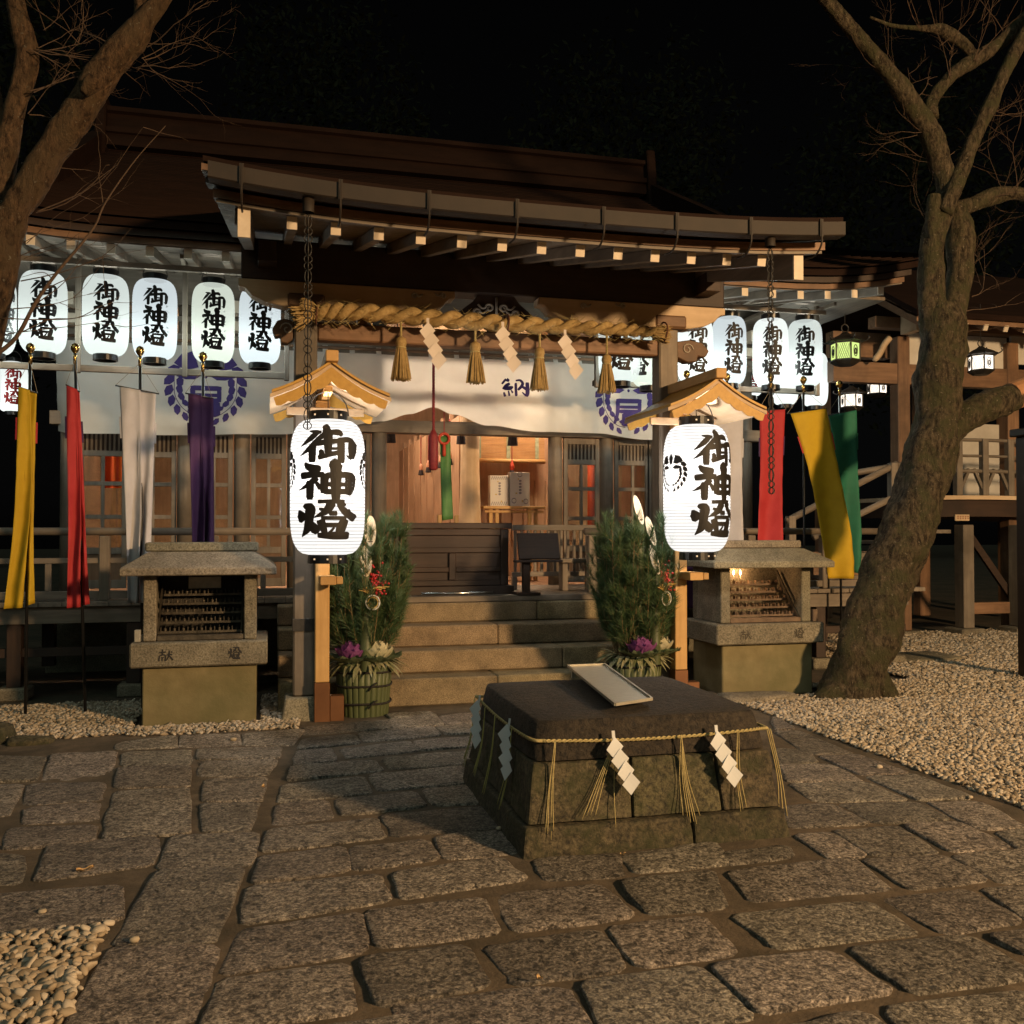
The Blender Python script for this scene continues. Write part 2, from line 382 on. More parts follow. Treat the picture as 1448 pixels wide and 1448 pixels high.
ground = MB().grid(lambda u, v: (-60 + 140 * u, -25 + 110 * v, -.02), 20, 20).build('ground', m_earth)
struct(ground)

# paving stones: outlines (four corners) read from the photograph, laid on the ground
z1 = lambda x, y: (x * .31077, 1000 + y * .31077)
z2 = lambda x, y: (280 + x * .31077, 1000 + y * .31077)
z3 = lambda x, y: (640 + x * .27624, 1150 + y * .27624)
z4 = lambda x, y: (1000 + x * .32323, 980 + y * .32323)
Q = {z1: """535 150 800 120 800 170 530 180|825 120 1085 110 1095 160 820 170|1110 110 1380 95 1330 160 1110 160|560 195 865 180 865 248 555 252|900 175 1280 165 1265 220 905 225
535 265 860 255 860 345 525 350|910 235 1260 228 1215 297 905 300|-180 200 205 210 165 320 -200 335|240 205 530 192 495 312 190 320|930 312 1215 305 1185 412 920 412|520 368 860 352 865 555 470 580
130 335 475 325 455 405 110 430|915 428 1180 420 1130 548 930 550|-150 345 105 342 40 475 -200 490|120 445 455 415 440 495 110 515|40 530 430 520 425 595 20 630|230 600 725 570 690 700 160 770
780 575 1170 560 1140 705 720 715|-250 655 105 655 95 780 -300 800|715 730 1115 720 975 1045 515 1060|-400 860 550 800 540 945 -500 1080|510 1075 1000 1060 880 1410 285 1430|240 1460 850 1440 740 1900 -20 1930""",
z2: """485 80 790 60 815 88 480 115|800 55 1080 30 1110 70 830 88|1100 30 1290 12 1330 52 1130 66|480 130 705 110 735 150 455 178|735 105 1065 78 1105 116 755 146|1085 75 1330 57 1380 95 1130 113
450 185 605 172 630 230 440 248|650 178 960 140 1005 185 685 218|985 140 1330 110 1350 155 1020 185|435 255 800 222 840 275 410 320|840 218 1300 180 1320 235 880 268|390 338 745 305 790 375 365 418
785 295 1300 250 1320 320 820 365|365 430 585 408 615 490 335 522|620 400 990 368 1030 435 660 478|1025 360 1280 335 1330 420 1075 430|320 540 815 485 850 575 295 640|840 475 1300 440 1400 525 885 570
285 665 665 615 685 725 245 785|690 615 1040 580 1095 670 715 722|1075 570 1400 540 1470 640 1125 672|240 800 830 738 875 858 195 970|885 735 1370 668 1500 760 930 852|185 985 735 915 770 1085 110 1190
765 910 1290 840 1375 1000 810 1070|100 1210 680 1135 710 1360 25 1440|740 1125 1225 1055 1320 1240 815 1335|300 1460 940 1365 975 1640 60 1740|860 22 1050 8 1085 24 890 42""",
z3: """205 390 740 335 930 505 320 575|415 215 840 190 875 300 470 320|868 190 1340 130 1430 240 930 285|860 330 1330 280 1400 455 1000 495|165 655 735 575 885 770 320 850|790 560 1280 495 1448 690 960 760
-300 935 590 850 720 1090 -210 1230|650 850 1255 755 1560 1010 810 1120""",
z4: """295 158 395 152 640 250 440 255|490 265 655 258 885 338 680 345|690 350 900 342 1160 445 930 455|960 460 1190 455 1400 570 1190 580|1260 592 1420 580 1680 715 1470 725|285 90 320 105 385 147 295 150
295 232 430 235 490 292 310 297|320 305 545 300 680 370 350 372|360 385 690 378 880 452 470 460|570 465 905 460 1065 540 745 552|340 475 540 468 710 555 360 570|860 562 1100 548 1330 660 1070 675
555 590 830 562 1015 680 730 692|380 602 540 590 700 690 540 710|1060 690 1386 665 1640 800 1290 812|680 708 1035 690 1230 800 890 838|90 765 640 705 805 840 195 890|1205 835 1560 815 1800 955 1400 975
745 875 1140 840 1386 980 1040 1030|105 950 725 880 925 1030 300 1095|1225 1040 1600 990 1900 1150 1420 1130|620 1095 1150 1040 1440 1215 900 1290|20 1165 545 1100 815 1280 240 1375|775 1355 1386 1275 1750 1440 900 1510
320 1440 690 1375 880 1530 480 1620|60 690 350 650 378 698 90 735"""}
quads = []
for zf, txt in Q.items():
    for item in txt.replace('\n', '|').split('|'):
        n = list(map(float, item.split()))
        quads.append([gnd(*zf(n[i], n[i + 1]), .028)[:2] for i in (0, 2, 4, 6)])
def inside(p, q):
    s = [(q[(i + 1) % 4][0] - q[i][0]) * (p[1] - q[i][1]) - (q[(i + 1) % 4][1] - q[i][1]) * (p[0] - q[i][0]) for i in range(4)]
    return all(v > 0 for v in s) or all(v < 0 for v in s)
rr = random.Random(3)
yy = -0.6
while yy < 3.9:                               # the path runs on past the frame, toward and behind the camera
    dy = rr.uniform(.36, .46); xx = -.62 + rr.uniform(-.02, .02)
    while xx < 4.05:
        dx = min(rr.uniform(.5, .8), 4.12 - xx)
        c = (xx + dx / 2, yy + dy / 2)
        probe = [(xx + dx * a, yy + dy * b) for a in (.06, .5, .94) for b in (.06, .5, .94)]
        if dx > .2 and not any(inside(p, q) for p in probe for q in quads):
            px_vis = [(p[0] * _c - p[1] * _s) / max(.1, p[0] * _s + p[1] * _c) for p in probe]
            quads.append([(xx + .02, yy + dy - .02), (xx + dx - .02, yy + dy - .02), (xx + dx - .02, yy + .02), (xx + .02, yy + .02)])
        xx += dx
    yy += dy
pave = MB().grid(lambda u, v: (-3.6 + 7.72 * u, -3.0 + 10.52 * v if u < .49 else -3.0 + 11.2 * v, .004 + .004 * mn.noise((u * 40, v * 50, 0))), 60, 70).build('pavement', m_grout, smooth=True)
struct(pave)
def stone_mesh(q, zt, seed):
    r_ = random.Random(seed); mb = MB(); q = [Vector((p[0], p[1], 0)) for p in q]
    c = sum(q, Vector()) / 4; ring = []
    for i in range(4):
        a, b = q[i], q[(i + 1) % 4]
        L_ = (b - a).length; cut = min(.03 / max(L_, .1), .2)
        for k in range(7):
            t = cut + (1 - 2 * cut) * k / 6
            p = a.lerp(b, t)
            j = mn.noise((p.x * 6, p.y * 6, seed * .37)) * .014 + mn.noise((p.x * 21, p.y * 21, seed)) * .007
            p = p + (c - p).normalized() * (j - .0145); ring.append(p)
    n = len(ring); tilt = (r_.uniform(-.006, .006), r_.uniform(-.006, .006))
    zz = lambda p: zt + tilt[0] * (p.x - c.x) / .3 + tilt[1] * (p.y - c.y) / .2 + .006 * mn.noise((p.x * 9, p.y * 9, 3))
    vs = [Vector((p.x, p.y, -.03)) for p in ring]
    vs += [Vector((p.x, p.y, zz(p) - .006)) for p in ring]
    for f, d in ((.975, .003), (.92, 0), (.6, 0), (.3, 0)):
        for p in ring:
            e = c.lerp(p, f) if f < .9 else p + (c - p).normalized() * ((1 - f) * .32)
            vs.append(Vector((e.x, e.y, zz(e) - d)))
    vs.append(Vector((c.x, c.y, zz(c))))
    fs = [(r0 * n + i, r0 * n + (i + 1) % n, (r0 + 1) * n + (i + 1) % n, (r0 + 1) * n + i) for r0 in range(5) for i in range(n)]
    fs += [(5 * n + i, 5 * n + (i + 1) % n, 6 * n) for i in range(n)]
    # make sure the top faces up
    if sum((ring[i].x * ring[(i + 1) % n].y - ring[(i + 1) % n].x * ring[i].y) for i in range(n)) < 0: fs = [f[::-1] for f in fs]
    return mb.add(vs, fs)
for i, q in enumerate(quads):
    stone_mesh(q, .016 + rr.uniform(-.004, .004), i).build('paving_stone', m_pave, pave, smooth=True)

# white gravel: loose pebbles nobody could count
def pebbles(name, region, spacing, label, seed, big=1.0, fine=False):
    rg = np.random.default_rng(seed)
    ico_v, ico_f = [], []
    t = (1 + 5 ** .5) / 2
    iv = np.array([(-1, t, 0), (1, t, 0), (-1, -t, 0), (1, -t, 0), (0, -1, t), (0, 1, t), (0, -1, -t), (0, 1, -t), (t, 0, -1), (t, 0, 1), (-t, 0, -1), (-t, 0, 1)], float)
    iv /= np.linalg.norm(iv[0])
    ifc = np.array([(0, 11, 5), (0, 5, 1), (0, 1, 7), (0, 7, 10), (0, 10, 11), (1, 5, 9), (5, 11, 4), (11, 10, 2), (10, 7, 6), (7, 1, 8), (3, 9, 4), (3, 4, 2), (3, 2, 6), (3, 6, 8), (3, 8, 9), (4, 9, 5), (2, 4, 11), (6, 2, 10), (8, 6, 7), (9, 8, 1)])
    if fine:                                    # one subdivision for the nearest stones
        vl, fl, mid = [tuple(v) for v in iv], [], {}
        def mp_(a, b):
            k = (min(a, b), max(a, b))
            if k not in mid:
                q = (np.array(vl[a]) + np.array(vl[b])); q /= np.linalg.norm(q); vl.append(tuple(q)); mid[k] = len(vl) - 1
            return mid[k]
        for a, b, c in ifc:
            ab, bc, ca = mp_(a, b), mp_(b, c), mp_(c, a); fl += [(a, ab, ca), (b, bc, ab), (c, ca, bc), (ab, bc, ca)]
        iv, ifc = np.array(vl), np.array(fl)
    nvp = len(iv)
    pts = []
    for (x0, x1, y0, y1, test, sp) in region:
        sp *= spacing
        nx, ny = int((x1 - x0) / sp), int((y1 - y0) / sp)
        gx, gy = np.meshgrid(np.arange(nx), np.arange(ny))
        xs = x0 + (gx.ravel() + .5 * (gy.ravel() % 2)) * sp + rg.normal(0, sp * .28, nx * ny)
        ys = y0 + gy.ravel() * sp * .9 + rg.normal(0, sp * .28, nx * ny)
        ok = np.array([test(a, b) for a, b in zip(xs, ys)])
        pts.append(np.stack([xs[ok], ys[ok], np.full(ok.sum(), sp)], 1))
    P_ = np.concatenate(pts); n = len(P_)
    ang = rg.uniform(0, 2 * np.pi, n); tl = rg.normal(0, .35, (n, 2))
    sz = P_[:, 2:3] * .58 * rg.uniform(.6, 1.45, (n, 1)) * big
    dims = np.concatenate([sz * rg.uniform(1.0, 1.5, (n, 1)), sz * rg.uniform(.75, 1.0, (n, 1)), sz * rg.uniform(.5, .75, (n, 1))], 1)
    V_ = iv[None] * dims[:, None, :] * (rg.uniform(.86, 1.14, (n, nvp, 1)) if not fine else (1 + .22 * np.sin(iv[None, :, 0:1] * rg.uniform(1, 3, (n, 1, 1)) + iv[None, :, 1:2] * rg.uniform(-3, 3, (n, 1, 1)) + rg.uniform(0, 6, (n, 1, 1)))))
    V_[:, :, 2] += V_[:, :, 0] * tl[:, None, 0] + V_[:, :, 1] * tl[:, None, 1]
    ca, sa = np.cos(ang)[:, None], np.sin(ang)[:, None]
    x = V_[:, :, 0] * ca - V_[:, :, 1] * sa; y = V_[:, :, 0] * sa + V_[:, :, 1] * ca
    V_[:, :, 0], V_[:, :, 1] = x + P_[:, 0:1], y + P_[:, 1:2]
    V_[:, :, 2] += (.006 + rg.uniform(0, .016, n))[:, None]
    F_ = (ifc[None] + nvp * np.arange(n)[:, None, None]).reshape(-1, 3)
    me = bpy.data.meshes.new(name)
    me.vertices.add(n * nvp); me.vertices.foreach_set('co', V_.reshape(-1))
    me.loops.add(len(F_) * 3); me.loops.foreach_set('vertex_index', F_.reshape(-1).astype(np.int32))
    me.polygons.add(len(F_)); me.polygons.foreach_set('loop_start', np.arange(0, len(F_) * 3, 3, dtype=np.int32))
    me.polygons.foreach_set('loop_total', np.full(len(F_), 3, dtype=np.int32))
    me.update(calc_edges=True)
    me.polygons.foreach_set('use_smooth', np.ones(len(F_), dtype=bool))
    me.materials.append(m_gravel)
    o = bpy.data.objects.new(name, me); COL.objects.link(o)
    return tag(o, label, 'gravel', kind='stuff')
def gravel_mat():
    m, N, L, P = _new('white_gravel'); P.inputs['Roughness'].default_value = .75
    g = N.new('ShaderNodeNewGeometry')
    rp = N.new('ShaderNodeValToRGB'); e = rp.color_ramp.elements
    e[0].color = (.15, .115, .075, 1); e[1].color = (.50, .43, .34, 1); q = e.new(.10); q.color = (.26, .205, .14, 1); q = e.new(.3); q.color = (.33, .255, .17, 1); q = e.new(.6); q.color = (.40, .335, .255, 1)
    L.new(g.outputs['Random Per Island'], rp.inputs[0]); L.new(rp.outputs[0], P.inputs['Base Color'])
    return m
m_gravel = gravel_mat()
pebbles('gravel', [(3.86, 6.3, 3.0, 8.9, lambda a, b: not (3.8 < a < 5.05 and b > 7.75) and b > 3.2 and (a > 4.3 or not any(inside((a - .012, b), q) for q in quads) and a > 3.93 + .03 * mn.noise((b * 3, 0, 0))), 1), (6.3, 12.5, 4.5, 13.0, lambda a, b: a < 6.6 + b * .4 and b > 4.5 + (a - 6.3) * .3, 1.35)], .027, 'pale gravel bed around the leaning tree, right of the stone path', 1)
pebbles('gravel', [(-3.6, .25, 7.42, 9.1, lambda a, b: not (-1.0 < a < -.05 and b > 7.72) and b > 7.42 - .07 * a - (.16 if a > -1.0 else .16 * max(0, (-1.0 - a))), 1)], .027, 'pale gravel strip round the foot of the left candle stand', 2)
pebbles('gravel', [(-2.2, -.52, 1.8, 4.16, lambda a, b: a < -.60 + .03 * (b - 3) and b < 3.96 - .10 * (a + .6), 1)], .029, 'coarse pale gravel patch in the near left corner', 3, fine=True)

# ================================================================== STONE WELL COVER WITH ROPE
def mix2(a, b, t): return a + (b - a) * t
BX0, BX1, BY0, BY1, BH = 1.14, 2.47, 4.23, 5.63, .60
def wellpt(u, v, z):                           # u,v in 0..1 on the footprint, tapering with height
    k = .085 * z / BH
    return (mix2(BX0 + k, BX1 - k * 1.0, u), mix2(BY0 + k * 1.3, BY1 - k * 1.3, v), z)
well = thing('stone_well', ((BX0 + BX1) / 2, (BY0 + BY1) / 2, 0), 'low dark mossy stone well block in the middle of the path', 'well')
def wellblock(u0, u1, v0, v1, za, zb, out=0.0, m=None, nm='stone_block', seed=0):
    mb = MB(); n = 7
    a = .004
    def f(u, v, z):
        p = Vector(wellpt(mix2(u0, u1, u), mix2(v0, v1, v), z))
        ctr = Vector(((BX0 + BX1) / 2, (BY0 + BY1) / 2, p.z)); d = (p - ctr); d.z = 0
        w_ = mn.noise(p * 7 + Vector((seed, 0, 0))) * .012
        p += d.normalized() * (out + w_ + .006 * mn.noise(p * 22))
        p.z += mn.noise(p * 5) * .006
        return p
    for (fn) in (lambda s, t: f(s, 0, mix2(za + a, zb - a, t)), lambda s, t: f(1, s, mix2(za + a, zb - a, t)), lambda s, t: f(1 - s, 1, mix2(za + a, zb - a, t)), lambda s, t: f(0, 1 - s, mix2(za + a, zb - a, t))):
        mb.grid(fn, n, 4)
    mb.grid(lambda s, t: f(s, t, zb - a), n, n)
    bm_o = mb.build(nm, m or m_mossy, well, smooth=False)
    md = bm_o.modifiers.new('weld', 'WELD'); md.merge_threshold = .002
    bv = bm_o.modifiers.new('bevel', 'BEVEL'); bv.width = .012; bv.segments = 2; bv.limit_method = 'ANGLE'; bv.angle_limit = R(50)
    return bm_o
g = .004
for (u0, u1, v0, v1) in ((0, .62 - g, 0, .22), (.62 + g, 1, 0, .22), (0, .22, .22 + g, 1), (.22 + g, 1, .78, 1), (.78, 1, .22 + g, .78 - g)):
    wellblock(u0, u1, v0, v1, -.02, .138, .022, seed=u0 * 9 + v0)
for (u0, u1, v0, v1) in ((0, .40 - g, 0, .25), (.40 + g, .76 - g, 0, .25), (.76 + g, 1, 0, .25), (0, .25, .25 + g, .62 - g), (0, .25, .62 + g, 1), (.25 + g, 1, .75, 1), (.75, 1, .25 + g, .75 - g)):
    wellblock(u0, u1, v0, v1, .143, .415, 0, seed=u0 * 5 + v0 * 3)
lid = MB()
def lidpt(u, v, z, k): 
    p = Vector(wellpt(u, v, z)); ctr = Vector(((BX0 + BX1) / 2, (BY0 + BY1) / 2, z)); q = p + (ctr - p) * k
    q.z += mn.noise(Vector((q.x * 4, q.y * 4, 1))) * .003
    q += Vector((mn.noise(q * 6), mn.noise(q * 6 + Vector((9, 0, 0))), 0)) * .008
    return q
per = [(i / 10, 0) for i in range(10)] + [(1, i / 10) for i in range(10)] + [(1 - i / 10, 1) for i in range(10)] + [(0, 1 - i / 10) for i in range(10)]
def rnd(u, v):
    x, y = u * 2 - 1, v * 2 - 1; r_ = (abs(x) ** 18 + abs(y) ** 18) ** (1 / 18); return (x / r_ + 1) / 2, (y / r_ + 1) / 2
rings = [(.42, .0), (.435, -.006), (.50, -.007), (.575, -.004), (.594, .004), (.60, .014), (.602, .25), (.602, .6), (.602, .97)]
vs = [lidpt(*rnd(u, v), z, k) for z, k in rings for u, v in per]; n = len(per)
lid.add(vs, [(r0 * n + i, r0 * n + (i + 1) % n, (r0 + 1) * n + (i + 1) % n, (r0 + 1) * n + i) for r0 in range(len(rings) - 1) for i in range(n)] + [tuple(range((len(rings) - 1) * n, len(rings) * n))])
tag(lid.build('lid', m_well_top, well, smooth=True), 'dark lid slab of the well', None)

m_straw = mat('rice_straw', (.36, .28, .11), .8, (.50, .41, .19), 30, .5, 60, stretch=(1, 1, 1))
m_straw_g = mat('green_straw', (.30, .27, .07), .8, (.42, .37, .12), 30, .4, 60)
m_paper = mat('white_paper', (.72, .74, .76), .6, transl=.25)
def twist(mb, path, r, strands=3, turns=30, n=7, taper=None):
    P_ = crom(path, 14); m = len(P_); total = m - 1
    for s in range(strands):
        pts, rad = [], []
        sub = 5
        for i in range(total * sub + 1):
            f = i / sub; k = min(int(f), total - 1); t = f - k
            p = Vector(P_[k] * (1 - t) + P_[k + 1] * t); d = Vector(P_[min(k + 1, total)] - P_[k]).normalized()
            u = d.cross(Vector((0, 0, 1))).normalized(); v = u.cross(d)
            a = 2 * math.pi * (turns * f / total + s / strands); tp = taper(f / total) if taper else 1
            pts.append(p + (u * math.cos(a) + v * math.sin(a)) * r * .52 * tp); rad.append(r * .56 * tp)
        mb.tube(pts, rad, n)
rope = thing('straw_rope', ((BX0 + BX1) / 2, (BY0 + BY1) / 2, .51), 'thin straw rope tied round the dark stone well', 'rope')
rz = .515
cs = [wellpt(u, v, rz) for u, v in ((.05, 0), (.35, 0), (.65, 0), (.95, 0), (1, .06), (1, .5), (1, .94), (.95, 1), (.5, 1), (.05, 1), (0, .94), (0, .5), (0, .06), (.05, 0))]
ctr = Vector(((BX0 + BX1) / 2, (BY0 + BY1) / 2, rz))
path = []
for i, p in enumerate(cs):
    p = Vector(p); d = p - ctr; d.z = 0; sag = -.014 if i in (1, 2, 5, 8, 11) else 0
    path.append(p + d.normalized() * .021 + Vector((0, 0, sag)))
mb = MB(); twist(mb, path, .0085, 2, 90, 5); mb.build('cord', m_straw, rope, smooth=True)
def strands(px, py, n, spread, ln, face, tilt=0.0):
    mb = MB(); rg = random.Random(int(px))
    for k in range(n):
        if face == 'F':
            x, y = at(px, py, BY0 + .07)[0], BY0 + .045
            p0 = Vector((x + rg.uniform(-.006, .006), y, .515)); dx = tilt + spread * (k / (n - 1 or 1) - .5)
            p1 = Vector((p0.x + dx * .5, BY0 + .035, .515 - ln * .5)); p2 = Vector((p0.x + dx, BY0 - .028, .515 - ln * rg.uniform(.86, 1)))
        else:
            # left face
            yy_ = py; x = BX0 + .035
            p0 = Vector((x, yy_ + rg.uniform(-.006, .006), .515)); dy = tilt + spread * (k / (n - 1 or 1) - .5)
            p1 = Vector((BX0 + .015, p0.y + dy * .5, .515 - ln * .5)); p2 = Vector((BX0 - .03, p0.y + dy, .515 - ln * rg.uniform(.86, 1)))
        mb.tube(crom([p0, p1, p2], 5), [.0021] * 10 + [.0014], 4)
    return mb.build('straw_strand', m_straw if face == 'F' else m_straw_g, rope, smooth=True)
strands(782, 1048, 4, .035, .43, 'F', -.05); strands(868, 1048, 4, .06, .38, 'F', -.16); strands(869, 1048, 1, 0, .43, 'F', -.03)
strands(960, 1046, 6, .085, .41, 'F', .02); strands(1040, 1036, 3, .025, .39, 'F', -.01)
strands(661, 5.50, 4, .05, .40, 'L'); strands(684, 5.22, 4, .04, .40, 'L'); strands(702, 4.98, 4, .05, .42, 'L'); strands(728, 4.62, 3, .08, .40, 'L')
mb = MB()
for k in range(3):
    mb.tube(crom([(BX1 - .05, BY0 + .07 + .02 * k, .515), (BX1 + .02, BY0 + .09 + .02 * k, .27), (BX1 + .035, BY0 + .06 + .04 * k, .08)], 5), .0028, 4)
mb.build('straw_strand', m_straw, rope, smooth=True)

def shide(name, top, right, down, nrm, sz, label, group, cat='streamer', m=None):
    """folded zigzag paper: a slip, then four lozenges stepping down sideways, folded to and fro"""
    top, right, down, nrm = Vector(top), Vector(right), Vector(down), Vector(nrm)
    t = thing(name, top, label, cat, group)
    MB().hexa([top + right * a * sz * .09 + down * b * sz + nrm * c for b in (-.55, .1) for (a, c) in ((-1, 0), (1, 0), (1, .0012), (-1, .0012))]).build('slip', m or m_paper, t)
    steps = [(-.12, 0.0), (.12, .62), (.36, 1.24), (.60, 1.86)]
    for i, (dx, dy) in enumerate(steps):
        o = top + right * dx * sz + down * dy * sz + nrm * (.004 + .006 * i)
        d = (.22 if i % 2 == 0 else -.16) * sz
        c = [(-.45, .35, d), (.12, -.28, 0), (.58, .25, -d * .6), (.02, .92, 0)]
        mb = MB(); pts = [o + right * a * sz + down * b * sz + nrm * (.01 + abs(e_) * .35 + e_ * .25) for a, b, e_ in c]
        mb.grid(lambda u, v: (pts[0] * (1 - u) + pts[1] * u) * (1 - v) + (pts[3] * (1 - u) + pts[2] * u) * v + nrm * .012 * sz * math.sin(3 * u + i), 4, 4)
        mb.build('fold', m or m_paper, t, solid=.0012)
    return t
S = .086
FL, FR = (0, -1, 0), (1, 0, 0)
for px, lab in ((866, 'white zigzag paper streamer nearest the middle of the well front'), (1011, 'white zigzag paper streamer near the right corner of the well front')):
    x = at(px, 1055, BY0 + .05)[0]
    shide('paper_streamer', (x, BY0 + .03, .508), (1, 0, 0), (.04, -.12, -1), (0, -1, -.1), S, lab, 'paper streamers on the well rope')
for yy_, py, lab in ((4.66, 1050, 'white zigzag paper streamer nearer the front on the left side of the well'), (5.36, 1015, 'white zigzag paper streamer farther back on the left side of the well')):
    shide('paper_streamer', (BX0 + .03, yy_, .51), (.45, -.89, 0), (-.14, -.04, -1), (-.89, -.45, -.1), S, lab, 'paper streamers on the well rope')

m_steel = mat('brushed_steel', (.36, .33, .27), .42, (.48, .44, .36), 20, .1, 60, metal=.45, stretch=(1, 6, 1))
zt = .605
A, B_, C_, D_ = [Vector(gnd(*p, zt + h)) for p, h in (((803, 943), .06), ((855, 941), .06), ((922, 990), .03), ((870, 998), .03))]
tray = thing('metal_tray', (A + C_) / 2 - Vector((0, 0, .045)), 'long shallow steel tray tilted on top of the stone well', 'tray')
mb = MB(); up = Vector((0, 0, .004))
mb.hexa([A, B_, C_, D_, A + up, B_ + up, C_ + up, D_ + up]).build('tray_bottom', m_steel, tray)
for p, q in ((A, B_), (B_, C_), (C_, D_), (D_, A)):
    MB().bar(p + up * 1.6, q + up * 1.6, .010, .015).build('rim', m_steel, tray)
mb = MB(); mb.bar(A + Vector((.03, -.01, -.068)), A + Vector((.03, -.01, 0)), .02, .02); mb.build('support_leg', m_steel, tray)
mb = MB(); mb.bar(B_ + Vector((-.01, -.02, -.068)), B_ + Vector((-.01, -.02, 0)), .02, .02); mb.build('support_leg', m_steel, tray)
# fallen leaves and a stray pebble
m_leaf = mat('dead_leaf', (.42, .25, .10), .8, (.55, .36, .17), 20)
for px, py, rz_, lab in ((120, 1232, .4, 'curled pale dead leaf on the dark joint at the left'), (372, 1113, 1.2, 'small pale dead leaf lying in the sandy gutter of the path'), (763, 1384, 2.0, 'small orange leaf near the front edge of the paving'), (881, 1209, .2, 'tiny orange leaf at the foot of the stone well')):
    p = gnd(px, py, .012 if px < 500 else .036); s = .07 if px < 300 else (.045 if px < 500 else .03)
    mb = MB()
    mb.grid(lambda u, v: (p[0] + math.cos(rz_) * (u - .5) * s - math.sin(rz_) * (v - .5) * s * .5 * math.sin(math.pi * (.1 + .8 * u)), p[1] + math.sin(rz_) * (u - .5) * s + math.cos(rz_) * (v - .5) * s * .5 * math.sin(math.pi * (.1 + .8 * u)), p[2] + .002 + s * .5 * (v - .5) ** 2 + s * .4 * (u - .5) ** 2 + .004 * math.sin(9 * u)), 8, 5)
    tag(mb.build('fallen_leaf', m_leaf, smooth=True), lab, 'leaf', 'fallen leaves')
# flat stepping slab beside the right candle stand and dark rock at left
def boulder(name, c, dims, m, label, cat, seed, seg=18):
    mb = MB()
    def f(u, v):
        th, ph = 2 * math.pi * u, math.pi * (v - .5)
        d = Vector((math.cos(th) * math.cos(ph), math.sin(th) * math.cos(ph), math.sin(ph)))
        e = Vector([math.copysign(abs(a) ** .55, a) for a in d]); k = 1 + .22 * mn.noise(d * 1.7 + Vector((seed, 0, 0))) + .08 * mn.noise(d * 5 + Vector((seed, 2, 0)))
        return (c[0] + e.x * dims[0] * k, c[1] + e.y * dims[1] * k, c[2] + e.z * dims[2] * k)
    mb.grid(f, seg, seg // 2)
    return tag(mb.build(name, m, smooth=True), label, cat)
p = gnd(1072, 992)
boulder('flat_stone', (p[0], p[1] + .05, .0), (.40, .16, .07), m_old, 'flat stepping stone at the foot of the right candle stand', 'stone', 2)
boulder('rock', (-2.02, 7.52, 0), (.26, .16, .13), m_mossy, 'dark mossy rock on the gravel at the left edge', 'rock', 5)
boulder('rock', (-1.62, 7.38, 0), (.16, .09, .05), m_mossy, 'low flat dark rock beside the mossy one', 'rock', 9)
p = gnd(1297, 932)
boulder('flat_stone', (p[0], p[1], .0), (.55, .35, .05), m_old, 'flat stone slab half sunk in gravel behind the leaning tree', 'stone', 12)

# pebbles kicked onto the paving
m_peb = mat('stray_pebble', (.34, .27, .18), .8, (.46, .39, .30), 10)
for i, (px, py, lab) in enumerate(((1372, 1128, 'pale pebble lying on the paving nearest the right edge of the photo'), (1243, 1085, 'pale pebble on the path edge stones below the leaning tree'), (330, 1046, 'pale pebble on the paving in front of the left candle stand'), (705, 1172, 'white pebble at the left foot of the stone well'), (190, 1330, 'pale pebble on the big slab beside the near left gravel'), (60, 1290, 'pale pebble on the long slab above the near left gravel'))):
    p = gnd(px, py, .02); r_ = rr.uniform(.010, .018)
    boulder('stray_pebble', (p[0], p[1], .024), (r_ * 1.3, r_, r_ * .7), m_peb, lab, 'pebble', i, 8)['group'] = 'pebbles strayed onto the paving'

# ================================================================== SHRINE HALL: porch, roofs, walls, veranda
XC, XL, XR, YP = 1.85, .28, 3.40, 7.85
YE = 6.0                                       # front edge of the porch eave
hall = thing('shrine_hall', (XC, 10, 0), 'wooden shrine hall with brown sheet roof, porch and veranda', 'shrine')
def ib(name, x0, x1, y0, y1, z0, z1, m, parent=None, bevel=.004): return box(name, x0, x1, y0, y1, z0, z1, m, parent or hall, bevel)
m_copper = mat('brown_sheet_roof', (.013, .0062, .004), .85, (.021, .010, .0066), 3, .1, 20, stretch=(.6, 2.5, 2.5), spec=.12)
m_gutter = mat('brown_gutter', (.017, .011, .0065), .7, (.028, .018, .011), 4, .05, 20)
m_iron = mat('black_iron', (.012, .011, .010), .5, (.03, .026, .022), 12, .1, 40)
m_white = mat('white_paint', (.72, .66, .58), .6, (.80, .75, .68), 9)
m_plaster = mat('plaster', (.55, .52, .47), .85, (.65, .62, .57), 4, .05, 30)

# porch posts on stone bases
for x in (XL, XR):
    po = ib('porch_post', x - .09, x + .09, YP - .09, YP + .09, .185, 3.46, wood('grey', 'z'), bevel=.014)
    ib('iron_band', x - .096, x + .096, YP - .096, YP + .096, .70, .80, m_iron, po, .002)
    MB().hexa([(x - .18, YP - .18, -.02), (x + .18, YP - .18, -.02), (x + .18, YP + .18, -.02), (x - .18, YP + .18, -.02), (x - .15, YP - .15, .183), (x + .15, YP - .15, .183), (x + .15, YP + .15, .183), (x - .15, YP + .15, .183)]).build('post_base', m_old, hall, bevel=.01)
    ib('bearing_block', x - .15, x + .15, YP - .15, YP + .15, 3.265, 3.385, wood('brown', 'x'), bevel=.02)
